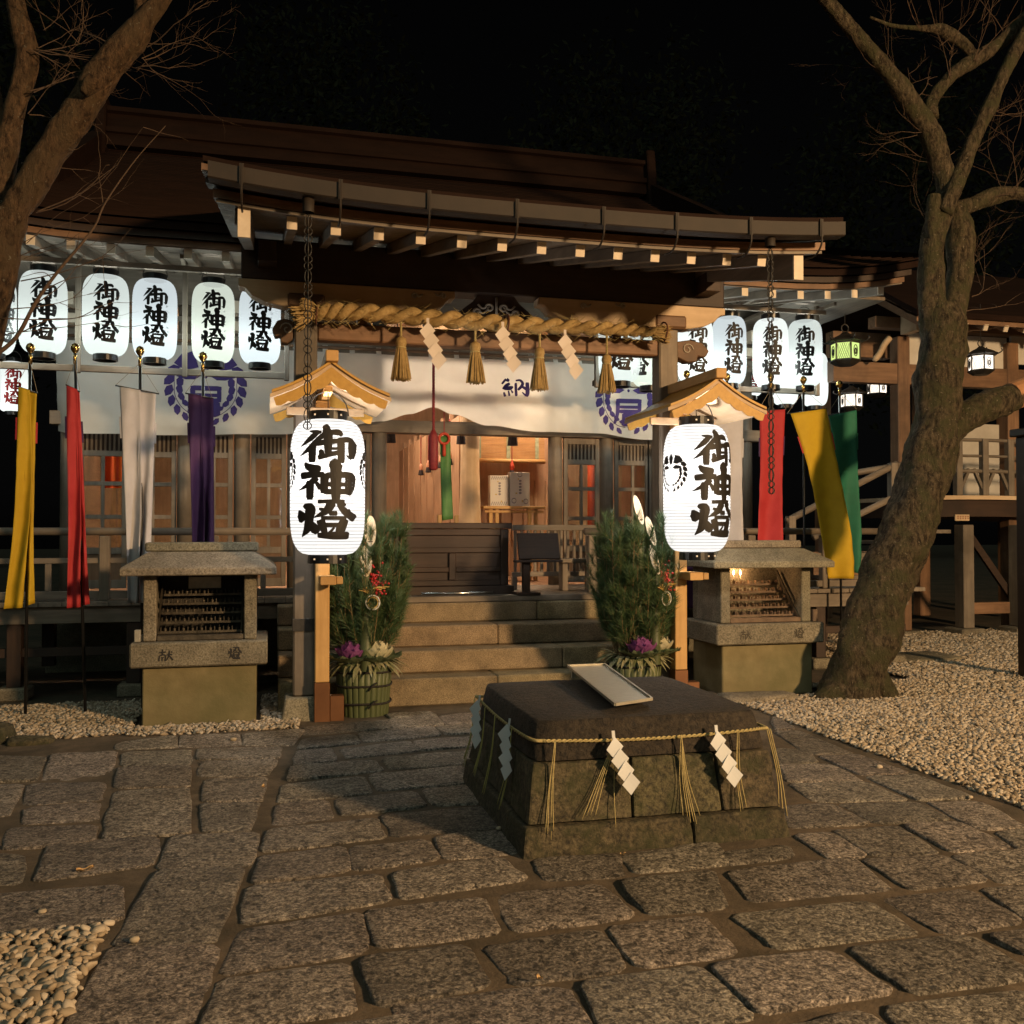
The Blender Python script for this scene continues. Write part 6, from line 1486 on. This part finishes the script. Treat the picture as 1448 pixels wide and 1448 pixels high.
for u in (.02, .44, .86):
    x = mix2(bx0, bx1, u); box('trim_band', x, x + .05, by - .012, by - .006, zb_ + .02, zt_, m_trim, bln, 0)
w0 = at(724, 668, 12.3); t = thing('red_tassel_cord', w0, 'red and dark tassel hanging above the white offering boxes', 'tassel')
MB().lathe([(.03, -.10), (.045, -.02), (.02, .04)], 10, w0).build('fringe', m_tas, t); MB().lathe([(.025, .03), (.035, .08), (.01, .16)], 10, w0).build('knob', mat('vermilion', (.5, .05, .02), .6), t); MB().tube([(w0[0], w0[1], w0[2] + .1), (w0[0], w0[1], w0[2] + .7)], .007, 5).build('cord', m_redb, t)
# table with two boxes
ty = 11.75; tx0, tx1 = X(680, ty), X(767, ty); tz = Z(716, ty, 720)
tbl = thing('offering_table', ((tx0 + tx1) / 2, ty, FZ), 'plain wooden offering table inside the hall', 'table')
box('table_top', tx0, tx1, ty - .16, ty + .16, tz - .035, tz, wood('fresh', 'x'), tbl); box('apron', tx0 + .02, tx1 - .02, ty - .14, ty - .12, tz - .085, tz - .055, wood('fresh', 'x'), tbl)
for x in (tx0 + .08, tx0 + .16, tx1 - .22, tx1 - .14): box('leg', x, x + .045, ty - .12, ty - .075, FZ + .002, tz - .037, wood('fresh', 'z'), tbl)
m_box = mat('white_box', (.66, .63, .60), .6); m_mark = mat('box_marks', (.22, .20, .24), .7); m_markg = mat('box_gold', (.55, .42, .12), .6)
for (a, b, c_, dd, lab) in ((692, 718, 673, 713, 'smaller white printed box on the offering table'), (720, 748, 668, 713, 'taller white printed box on the offering table')):
    x0, x1, z0, z1 = X(a, ty - .03), X(b, ty - .03), tz + .002, Z(c_, ty - .03, 720); t = thing('offering_box', ((x0 + x1) / 2, ty, z0), lab, 'box', 'white boxes on the offering table')
    box('carton', x0, x1, ty - .07, ty + .05, z0, z1, m_box, t); mb = MB(); w_ = x1 - x0; h_ = z1 - z0
    def fl(x, y, l): return (x0 + w_ * x, ty - .0725 - l, z1 - h_ * y)
    for q in range(5): strokes(mb, [[(.45, .25 + .09 * q, .05), (.58, .25 + .09 * q, .05)], [(.52, .22 + .09 * q, .04), (.50, .29 + .09 * q, .04)]], fl)
    if a < 700:
        for q in range(8): strokes(mb, [[(.06 + .11 * q, .13, .03), (.14 + .11 * q, .03, .03)], [(.06 + .11 * q, .97, .03), (.14 + .11 * q, .86, .03)]], fl)
    else:
        for (cx, cy) in ((.2, .84), (.8, .86), (.5, .06)): strokes(mb, [[(cx + .11 * math.cos(R(45 * q)), cy + .07 * math.sin(R(45 * q)), .025) for q in range(9)]], fl)
    mb.build('printing', m_mark, t)['kind'] = 'stuff'
    mb = MB(); strokes(mb, [[(.3 + .02 * q, .6, .05), (.3 + .02 * q, .64, .05)] for q in range(3)] + [[(.62, .82, .06), (.62, .88, .06)], [(.42, .18, .06), (.42, .22, .06)]], fl); mb.build('gold_marks', m_markg, t)
# hall ceiling lamps that light the inside
m_lamp = emit('hall_lamp', (1.0, .74, .50), 75)
for (x, y, lab) in ((-.6, 12.2, 'warm ceiling lamp inside the hall, left bay'), (1.55, 11.9, 'warm ceiling lamp inside the hall behind the curtain middle'), (3.6, 11.9, 'warm ceiling lamp inside the hall, right of the opening'), (1.3, 14.6, 'warm ceiling lamp deep inside the hall')):
    t = thing('ceiling_lamp', (x, y, 3.55), lab, 'lamp', 'lamps inside the hall'); box('lamp_box', x - .16, x + .16, y - .16, y + .16, 3.55, 3.70, m_lamp, t, 0); box('lamp_cap', x - .19, x + .19, y - .19, y + .19, 3.702, 3.74, wood('dark', 'x'), t); MB().tube([(x, y, 3.74), (x, y, 4.1)], .008, 5).build('cord', m_iron, t)
# orange paper lamp by the left of the opening and red panel inside the left door
c = at(536, 668, 11.5); t = thing('paper_table_lamp', c, 'small orange paper lamp just inside the opening', 'lamp'); MB().lathe([(.05, -.10), (.085, .10), (.09, .11)], 4, c, ph=.78).build('shade', emit('orange_shade', (1.0, .22, .08), 1.1), t); MB().lathe([(.02, -.8), (.02, -.1)], 8, c).build('stand', wood('dark', 'z'), t)
c = at(161, 665, 12.6); t = thing('red_drape', c, 'bright orange-red drape seen through the left lattice door', 'drape'); MB().grid(lambda u, v: (c[0] - .12 + .26 * u, c[1] + .02 * math.sin(14 * u), c[2] + .28 - .5 * v), 10, 4).build('cloth', mat('vermilion_cloth', (.75, .10, .02), .7), t, smooth=True)
c = at(838, 690, 12.2); t = thing('red_column', (c[0], c[1], FZ), 'vermilion column seen through the right lattice door', 'column'); MB().lathe([(.07, FZ), (.07, 3.9)], 12, (c[0], c[1], 0)).build('shaft', mat('vermilion_cloth', (.75, .10, .02), .7), t, smooth=True)

# ================================================================== COVERED CORRIDOR BRIDGE AT THE RIGHT
YB = 12.0
brg = thing('covered_bridge', (X(1380, YB), YB, 0), 'covered wooden corridor with an arched bridge at the right', 'corridor')
def bb(name, px0, px1, y0, y1, py0, py1, m, bevel=.004):
    xa, xb = X(px0, y0), X(px1, y0); pm = (px0 + px1) / 2; za, zb = Z(py1, y0, pm), Z(py0, y0, pm)
    return box(name, xa, xb, y0, y1, za, zb, m, brg, bevel)
for px in (1274, 1428, 1560):
    x = X(px, YB); box('post', x - .10, x + .10, YB - .10, YB + .10, .06, 4.3, wood('brown', 'z'), brg, .012); box('post', x - .10, x + .10, YB + 1.9, YB + 2.1, .06, 4.3, wood('brown', 'z'), brg, .012)
for px in (1356, 1432):
    x = X(px, YB - .15); box('bridge_pier', x - .09, x + .09, YB - .35, YB - .15, .10, 1.58, wood('grey', 'z'), brg, .01); box('pier_stone', x - .2, x + .2, YB - .45, YB - .05, -.02, .098, m_old, brg, .02)
x = X(1274, YB); box('pier_stone', x - .2, x + .2, YB - .2, YB + .2, -.02, .058, m_old, brg, .02)
# arched bridge deck
xa, xb = X(1296, YB - .3), X(1600, YB - .3); xm_ = X(1385, YB - .3)
def az(x): return 1.60 + .10 * math.cos((x - xm_) / 1.9) - .0
mb, mt = MB(), MB()
for i in range(16):
    x0, x1 = mix2(xa, xb, i / 16), mix2(xa, xb, (i + 1) / 16)
    mb.hexa([(x0, YB - .35, az(x0)), (x1, YB - .35, az(x1)), (x1, YB + 1.8, az(x1)), (x0, YB + 1.8, az(x0)), (x0, YB - .35, az(x0) + .24), (x1, YB - .35, az(x1) + .24), (x1, YB + 1.8, az(x1) + .24), (x0, YB + 1.8, az(x0) + .24)])
    mt.hexa([(x0, YB - .42, az(x0) + .243), (x1, YB - .42, az(x1) + .243), (x1, YB + 1.8, az(x1) + .243), (x0, YB + 1.8, az(x0) + .243), (x0, YB - .42, az(x0) + .30), (x1, YB - .42, az(x1) + .30), (x1, YB + 1.8, az(x1) + .30), (x0, YB + 1.8, az(x0) + .30)])
mb.build('arched_girder', wood('dark', 'x'), brg); mt.build('deck_edge', wood('pale', 'x'), brg)
p = at(1360, 732, YB - .36); pl = box('name_plate', p[0] - .12, p[0] + .12, YB - .375, YB - .353, p[2] - .045, p[2] + .045, wood('pale', 'x'), brg)
mb = MB()
for q in range(5): strokes(mb, [[(-.09 + .042 * q, -.02, .008), (-.06 + .042 * q, -.02, .008)], [(-.09 + .042 * q, .015, .008), (-.062 + .042 * q, .015, .008)], [(-.077 + .042 * q, -.025, .007), (-.077 + .042 * q, .025, .007)]], lambda x, y, l: (p[0] + x, YB - .377 - l, p[2] - y))
mb.build('lettering', mat('plate_ink', (.25, .06, .03), .8), pl)
for dz, th in ((.85, .05), (.62, .04), (.40, .06)):
    mb = MB(); mb.tube([(x, YB - .36, az(x) + .3 + dz - .05) for x in [mix2(xa, xb, i / 16) for i in range(17)]], th / 2, 8); mb.build('railing_rail', wood('grey', 'x'), brg, smooth=True)
for px in (1310, 1355, 1392, 1428, 1470):
    x = X(px, YB - .36); box('railing_post', x - .05, x + .05, YB - .41, YB - .31, az(x) + .302, az(x) + 1.12, wood('grey', 'z'), brg, .008)
for px in (1374, 1410):
    for s in (-1, 1):
        x = X(px, YB - .36); MB().bar((x + s * .04, YB - .36, az(x) + .68), (x + s * .22, YB - .36, az(x) + .33), .045, .045).build('railing_brace', wood('grey', 'z'), brg)
bb('low_beam', 1362, 1427, YB - .3, YB - .2, 852, 868, wood('brown', 'x')); xq = X(1365, YB - .2); MB().bar((X(1362, YB), YB - .1, 1.45), (X(1426, YB), YB - .1, .45), .05, .10).build('diagonal_brace', wood('dark', 'x'), brg)
bb('white_screen', 1360, 1426, YB + 1.6, YB + 1.64, 600, 712, m_plaster)
# upper structure
bb('upper_beam', 1180, 1600, YB - .08, YB + .08, 520, 548, wood('brown', 'x'))
bb('plaster_panel', 1286, 1426, YB - .01, YB + .03, 474, 519, m_plaster); bb('plaster_panel', 1432, 1590, YB - .01, YB + .03, 474, 519, m_plaster)
bb('head_beam', 1240, 1600, YB - .09, YB + .09, 458, 473, wood('brown', 'x')); bb('cross_beam', 1180, 1262, YB + .5, YB + .7, 470, 505, wood('brown', 'x'))
p = [at(a, b, YB - .3) for a, b in ((1258, 478), (1250, 488), (1244, 500), (1236, 510))]
MB().tube(crom(p, 3), [.045] * 9 + [.03], 7).build('carved_bracket', wood('pale', 'x'), brg, smooth=True)
x = X(1274, YB); box('beam_end', x - .06, x + .05, YB - .45, YB - .1, Z(476, YB, 1274), Z(448, YB, 1274), wood('pale', 'y'), brg)
ex0, ex1 = X(1300, YB - 1.0), X(1700, YB - 1.0); ez = Z(462, YB - 1.0, 1400)
def rs(name, y0, y1, z0, z1, th, m):
    return MB().hexa([(ex0, y0, z0), (ex1, y0, z0), (ex1, y1, z1), (ex0, y1, z1), (ex0, y0, z0 + th), (ex1, y0, z0 + th), (ex1, y1, z1 + th), (ex0, y1, z1 + th)]).build(name, m, brg)
rs('roof_slope', YB - 1.0, YB + 1.0, ez + .09, ez + 1.25, .08, m_copper); rs('roof_slope', YB + 3.0, YB + 1.002, ez + .09, ez + 1.25, .08, m_copper); rs('eave_board', YB - .98, YB - .7, ez + .02, ez + .15, .06, wood('brown', 'x'))
for k in range(14):
    x = ex0 + .12 + k * .33; r_ = MB().bar((x, YB - .95, ez), (x, YB + .9, ez + 1.05), .07, .09).build('rafter', wood('brown', 'y'), brg); MB().bar((x, YB - .965, ez - .006), (x, YB - .952, ez), .068, .088).build('rafter_end', m_cap, r_)
# stair and rails between veranda and bridge
sx0_, sx1_ = X(1120, 11.2), X(1272, 11.6)
for k in range(5):
    x0 = mix2(7.0, X(1290, 11.6), k / 5); box('stair_tread', x0, x0 + .5, 11.0, 12.0, FZ + .15 * k, FZ + .15 * k + .05, wood('grey', 'y'), brg)
for (a, b, Y_) in (((1112, 737), (1268, 656), 11.0), ((1150, 760), (1290, 690), 11.0), ((1190, 672), (1290, 655), 11.9)):
    MB().tube([at(*a, Y_), at(*b, Y_)], .045, 8).build('stair_rail', wood('grey', 'x'), brg, smooth=True)
for px, y0, y1 in ((1118, 730, 900), (1198, 690, 800), (1262, 655, 760)):
    a, b = at(px, y0, 11.0), at(px, y1, 11.0); box('stair_post', a[0] - .05, a[0] + .05, 10.95, 11.05, max(b[2], .0), a[2], wood('grey', 'z'), brg)
bb('side_panel', 1150, 1262, 11.3, 11.36, 780, 830, wood('brown', 'x'))

# ================================================================== TREES
def bark(name, a, b, moss):
    m, N, L, P = _new(name); P.inputs['Roughness'].default_value = .9; P.inputs['Specular IOR Level'].default_value = .2
    tc = N.new('ShaderNodeTexCoord'); mp = N.new('ShaderNodeMapping'); mp.inputs['Scale'].default_value = (1, 1, .45); L.new(tc.outputs['Object'], mp.inputs[0])
    n1 = N.new('ShaderNodeTexNoise'); n1.inputs['Scale'].default_value = 26; n1.inputs['Detail'].default_value = 9; n1.inputs['Roughness'].default_value = .72
    n2 = N.new('ShaderNodeTexNoise'); n2.inputs['Scale'].default_value = 5; n2.inputs['Detail'].default_value = 8; n2.inputs['Roughness'].default_value = .7
    L.new(mp.outputs[0], n1.inputs['Vector']); L.new(tc.outputs['Object'], n2.inputs['Vector'])
    r1 = N.new('ShaderNodeValToRGB'); e = r1.color_ramp.elements; e[0].position = .40; e[0].color = (*a, 1); e[1].position = .68; e[1].color = (*b, 1)
    r2 = N.new('ShaderNodeValToRGB'); r2.color_ramp.elements[0].position = .46; r2.color_ramp.elements[1].position = .60
    L.new(n1.outputs['Fac'], r1.inputs[0]); L.new(n2.outputs['Fac'], r2.inputs[0])
    mx = N.new('ShaderNodeMix'); mx.data_type = 'RGBA'; L.new(r2.outputs[0], mx.inputs[0]); L.new(r1.outputs[0], mx.inputs[6]); mx.inputs[7].default_value = (*moss, 1)
    n6 = N.new('ShaderNodeTexNoise'); n6.inputs['Scale'].default_value = 42; n6.inputs['Detail'].default_value = 3; L.new(tc.outputs['Object'], n6.inputs['Vector'])
    r6 = N.new('ShaderNodeValToRGB'); r6.color_ramp.elements[0].position = .66; r6.color_ramp.elements[1].position = .72; L.new(n6.outputs['Fac'], r6.inputs[0])
    m6 = N.new('ShaderNodeMix'); m6.data_type = 'RGBA'; L.new(r6.outputs[0], m6.inputs[0]); L.new(mx.outputs[2], m6.inputs[6]); m6.inputs[7].default_value = (.22, .19, .14, 1)
    L.new(m6.outputs[2], P.inputs['Base Color'])
    b1 = N.new('ShaderNodeBump'); b1.inputs['Strength'].default_value = 1.0; b1.inputs['Distance'].default_value = .09; L.new(n1.outputs['Fac'], b1.inputs['Height']); L.new(b1.outputs[0], P.inputs['Normal'])
    return m
m_bark = bark('cherry_bark', (.026, .019, .012), (.19, .145, .09), (.075, .07, .034))
m_bark2 = bark('cherry_bark_brown', (.040, .024, .014), (.24, .145, .08), (.12, .08, .045))
m_fine = mat('fine_twig', (.06, .036, .022), .9, (.10, .06, .035), 30)
def limb(parent, pts, Y, name, m, seed=0, k=16, n=26, wob=.24, wk=.86):
    """pts: (px, py, width_px[, dY])"""
    P3 = []
    for p in pts:
        y = Y + (p[3] if len(p) > 3 else 0); c = at(p[0], p[1], y); P3.append((c[0], c[1], c[2], p[2] * wk / 2 / F0 * y / ray(p[0], p[1])[1]))
    C = crom(P3, k)
    return MB().tube([(c[0], c[1], c[2]) for c in C], [max(.004, c[3]) for c in C], n, wob=wob, wf=3.2).build(name, m, parent, smooth=True), P3
def twigs(parent, roots, n, ln, seed, m=None, nm='twigs', gen=2):
    """sprays of bare twigs growing from points along limbs: roots = list of (point, direction, spread)"""
    rg = random.Random(seed); mb = MB()
    def grow(p, d, l, r_, g_):
        pts, q = [p], Vector(d).normalized(); s = l / 6
        for i in range(6):
            q = (q + Vector((rg.gauss(0, .16), rg.gauss(0, .16), rg.gauss(.03, .14)))).normalized(); pts.append(pts[-1] + q * s)
            if g_ > 0 and i >= 1 and rg.random() < .62:
                dd = (q + Vector((rg.gauss(0, .55), rg.gauss(0, .55), rg.gauss(.1, .5)))).normalized(); grow(pts[-1], dd, l * rg.uniform(.3, .6), r_ * .55, g_ - 1)
        mb.tube(pts, [r_ * (1 - .8 * i / 6) for i in range(7)], 4)
    for k in range(n):
        p, d, sp = roots[k % len(roots)] if n >= len(roots) else rg.choice(roots)
        p = Vector(p) + Vector((rg.gauss(0, .012), rg.gauss(0, .012), rg.gauss(0, .012)))
        grow(p, Vector(d) + Vector((rg.gauss(0, sp), rg.gauss(0, sp), rg.gauss(0, sp))), ln * rg.uniform(.55, 1.2), rg.uniform(.0022, .005), gen)
    o = mb.build(nm, m or m_fine, parent); o['kind'] = 'stuff'; return o
YT = 7.62
b0 = gnd(1212, 980)
rt = thing('cherry_tree', (b0[0], YT, 0), 'bare leaning cherry tree with mossy bark beside the right candle stand', 'tree', 'bare cherry trees')
limb(rt, [(1200, 1010, 120), (1206, 975, 98), (1218, 925, 92), (1236, 870, 90), (1262, 800, 88), (1290, 730, 84), (1310, 660, 84), (1322, 590, 74), (1330, 520, 72), (1334, 470, 76), (1330, 430, 60)], YT, 'trunk', m_bark, wob=.24)
limb(rt, [(1326, 470, 40), (1318, 420, 42), (1316, 370, 40), (1322, 325, 36), (1338, 290, 34), (1340, 262, 32), (1328, 225, 32), (1314, 185, 32), (1292, 150, 33), (1258, 105, 31), (1222, 62, 28), (1190, 25, 24), (1160, -10, 22), (1120, -60, 18)], YT, 'limb', m_bark)
limb(rt, [(1336, 300, 24), (1352, 262, 25), (1372, 210, 23), (1395, 160, 22), (1420, 105, 21), (1445, 55, 20), (1475, -10, 18), (1500, -80, 15)], YT - .1, 'limb', m_bark)
limb(rt, [(1342, 470, 44), (1352, 420, 40), (1358, 370, 40), (1358, 325, 38), (1356, 298, 30), (1374, 290, 26), (1402, 279, 26), (1432, 274, 24), (1470, 280, 22), (1540, 290, 18)], YT + .05, 'limb', m_bark)
limb(rt, [(1314, 165, 28), (1320, 140, 20), (1345, 108, 24), (1378, 84, 24), (1412, 62, 22), (1440, 35, 20), (1470, 0, 17), (1500, -60, 13)], YT + .1, 'limb', m_bark)
limb(rt, [(1378, 80, 14), (1362, 62, 20), (1345, 50, 22), (1328, 42, 18), (1300, 40, 9), (1262, 36, 6), (1230, 24, 4)], YT + .1, 'limb', m_bark)
limb(rt, [(1322, 345, 16), (1318, 325, 22), (1320, 290, 22), (1321, 276, 18)], YT - .05, 'limb_stub', m_bark)
limb(rt, [(1320, 645, 46), (1350, 605, 44), (1385, 580, 46), (1412, 566, 48), (1432, 560, 46)], YT, 'limb', m_bark)
m_cutw = mat('cut_wood_wrap', (.30, .14, .06), .8, (.38, .19, .09), 12)
a, b = Vector(at(1430, 561, YT)), Vector(at(1452, 553, YT)); MB().tube([a, b], .135, 16).build('limb_wrap', m_cutw, rt, smooth=False)
limb(rt, [(1212, 940, 40), (1190, 975, 44), (1165, 993, 36), (1138, 1003, 16)], YT - .05, 'root', m_bark, k=6); limb(rt, [(1228, 930, 44), (1242, 970, 44), (1258, 990, 34), (1276, 1002, 16)], YT - .12, 'root', m_bark, k=6); limb(rt, [(1215, 945, 50), (1210, 985, 46), (1206, 1006, 30), (1204, 1018, 14)], YT - .05, 'root', m_bark, k=6)
TW = lambda px, py, dx, dz, sp=.35, dy=0: (at(px, py, YT + dy), (dx, 0, dz), sp)
twigs(rt, [TW(1290, 150, -.3, .9), TW(1250, 100, -.6, .5), TW(1330, 60, .1, 1), TW(1380, 85, .5, .8), TW(1345, 110, -.4, .8), TW(1400, 160, .7, .5), TW(1420, 275, .6, .8), TW(1400, 280, .5, .6), TW(1440, 270, .3, .9), TW(1440, 270, .7, -.3), TW(1420, 40, -.4, .8), TW(1300, 40, -.5, .6), TW(1390, 30, .4, .8), TW(1335, 225, .9, .3), TW(1300, 190, -.9, .1), TW(1375, 420, .9, .35), TW(1370, 390, .9, .5)], 42, .75, 3)
twigs(rt, [TW(1322, 335, -.5, .75, .06), TW(1330, 236, -.8, .25, .1), TW(1318, 190, -.95, .1, .1), TW(1375, 375, .9, .45, .1), TW(1360, 440, .9, .25, .1), TW(1365, 470, .85, .2, .1)], 8, .62, 9, gen=1)

pp = thing('prop_post', (X(1452, 8.1), 8.1, 0), 'dark post at the right edge propping the wrapped limb', 'post'); x = X(1452, 8.1)
box('shaft', x - .07, x + .07, 8.03, 8.17, 0, 2.45, wood('dark', 'z'), pp, .01); box('cradle', x - .12, x + .12, 7.75, 8.2, 2.452, 2.53, wood('dark', 'y'), pp, .01)

YK = 6.6
b1 = at(-70, 1080, YK)
lt = thing('cherry_tree', (b1[0], YK, 0), 'bare forked cherry tree with brown bark at the left edge', 'tree', 'bare cherry trees')
limb(lt, [(-110, 1080, 150), (-95, 950, 110), (-80, 800, 92), (-60, 650, 84), (-40, 540, 78), (-22, 460, 72), (-6, 400, 66), (4, 350, 62), (16, 300, 58)], YK, 'trunk', m_bark2, wob=.3, wk=.76)
limb(lt, [(0, 355, 50), (18, 300, 52), (48, 255, 54), (82, 205, 56), (112, 158, 56), (138, 115, 56), (165, 78, 54), (190, 48, 50), (206, 26, 36), (226, 4, 28), (250, -30, 24), (290, -90, 20)], YK, 'limb', m_bark2, wk=.76)
limb(lt, [(195, 50, 34), (200, 20, 30), (200, -10, 26), (196, -60, 22)], YK + .05, 'limb', m_bark2, wk=.76)
limb(lt, [(10, 320, 46), (6, 270, 42), (8, 220, 40), (16, 170, 38), (30, 120, 38), (38, 80, 38), (32, 45, 36), (24, 10, 34), (16, -30, 30), (0, -90, 26)], YK + .1, 'limb', m_bark2, wk=.76)
limb(lt, [(4, 340, 44), (0, 280, 40), (2, 200, 30), (-10, 120, 26), (-30, 40, 22)], YK + .2, 'limb', m_bark2, wk=.76)
a = limb(lt, [(118, 132, 16), (128, 120, 28), (134, 112, 26)], YK - .16, 'knot', m_bark2, k=4)
TK = lambda px, py, dx, dz, sp=.3: (at(px, py, YK), (dx, 0, dz), sp)
twigs(lt, [TK(205, 85, .95, .1), TK(195, 95, .95, -.15), TK(50, 70, .95, .05), TK(52, 75, .95, -.05), TK(45, 130, .8, .3), TK(210, 60, .9, .3), TK(110, 60, -.3, .8), TK(60, 40, .4, .8), TK(150, 60, -.6, .6), TK(40, 160, .7, -.1), TK(35, 230, .8, .3)], 26, .55, 5)
twigs(lt, [TK(55, 300, .85, .35, .05), TK(35, 345, .8, .5, .05), TK(30, 365, .8, .45, .05), TK(20, 440, .95, .2, .08), TK(10, 470, .95, .15, .08), TK(30, 400, .9, .4, .08)], 9, .8, 12, gen=1)
# the long shoot that crosses in front of the lanterns
mb = MB()
sh = [at(px, py, YK - .3) for px, py in ((-20, 512), (22, 478), (52, 425), (85, 380), (115, 345), (135, 318), (150, 285), (190, 228), (234, 178))]
mb.tube(crom(sh, 6), [.014 * (1 - .85 * i / 48) for i in range(49)], 6)
for pts in (((146, 290), (143, 268), (139, 244)), ((62, 410), (95, 395), (125, 390)), ((48, 432), (90, 400), (118, 362)), ((30, 470), (70, 452), (105, 450), (140, 440), (170, 418)), ((75, 395), (60, 385), (30, 392)), ((95, 370), (108, 350), (112, 330)), ((0, 450), (60, 452), (110, 449), (150, 430), (188, 428))):
    c = crom([at(a, b, YK - .28) for a, b in pts], 5); mb.tube(c, [.0045 * (1 - .7 * i / (len(c) - 1)) for i in range(len(c))], 4)
mb.build('long_shoot', m_fine, lt, smooth=True)

# dark evergreens behind the hall
m_ever = mat('evergreen_leaf', (.012, .015, .009), .9, (.020, .024, .013), 3, spec=.1)
def evergreen(x, y, h, r_, seed, label):
    t = thing('evergreen_tree', (x, y, 0), label, 'tree', 'dark evergreens behind the hall'); rg = np.random.default_rng(seed)
    MB().tube([(x, y, 0), (x + .1, y, h * .35), (x, y, h * .6)], [.32, .25, .1], 10).build('trunk', m_bark2, t, smooth=True)
    n = 9000; cl = rg.normal(0, 1, (70, 3)); cl /= np.linalg.norm(cl, axis=1)[:, None]; cl *= rg.uniform(.45, 1, (70, 1))
    cc = cl[rg.integers(0, 70, n)] + rg.normal(0, .13, (n, 3)); c = cc * np.array([r_, r_, h * .38]) + np.array([x, y, h * .64])
    a = rg.normal(0, 1, (n, 3)); a /= np.linalg.norm(a, axis=1)[:, None]; b = np.cross(a, rg.normal(0, 1, (n, 3))); b /= np.linalg.norm(b, axis=1)[:, None]
    s = rg.uniform(.12, .26, (n, 1)); V_ = np.stack([c - a * s, c + b * s * .4, c + a * s, c - b * s * .4], 1).reshape(-1, 3)
    me = bpy.data.meshes.new('crown'); me.from_pydata(V_.tolist(), [], [(4 * i, 4 * i + 1, 4 * i + 2, 4 * i + 3) for i in range(n)]); me.materials.append(m_ever)
    o = bpy.data.objects.new('crown', me); COL.objects.link(o); o.parent = t; o.location = (-x, -y, 0)
for i, (x, y, h, r_, lab) in enumerate(((-12, 42, 24, 5, 'dark evergreen behind the left end of the hall roof'), (3, 46, 27, 6, 'tall dark evergreen behind the middle of the hall'), (17, 44, 26, 6, 'tall dark evergreen behind the right end of the ridge'), (31, 42, 25, 6, 'dark evergreen behind the leaning cherry tree'), (-8, 17, 9, 2.4, 'dark evergreen beside the left wall of the hall'), (42, 36, 22, 6, 'dark evergreen at the far right edge'))):
    evergreen(x, y, h, r_, 40 + i, lab)

# the street lamp that throws the warm light over the court
lp = thing('street_lamp', (LAMP.x, LAMP.y, 0), 'tall street lamp behind the viewer lighting the court', 'street lamp')
MB().lathe([(.12, 0), (.12, .3), (.06, .4), (.045, LAMP.z + .32), (.03, LAMP.z + .34)], 12, (LAMP.x + .5, LAMP.y - .5, 0)).build('post', m_iron, lp, smooth=True)
MB().tube([(LAMP.x + .5, LAMP.y - .5, LAMP.z + .3), (LAMP.x, LAMP.y, LAMP.z + .38)], .025, 8).build('arm', m_iron, lp)
MB().lathe([(.30, .20), (.26, .27), (.10, .36), (.05, .40)], 16, LAMP).build('hood', m_iron, lp)
llo.parent = lp; llo.location = (0, 0, LAMP.z)
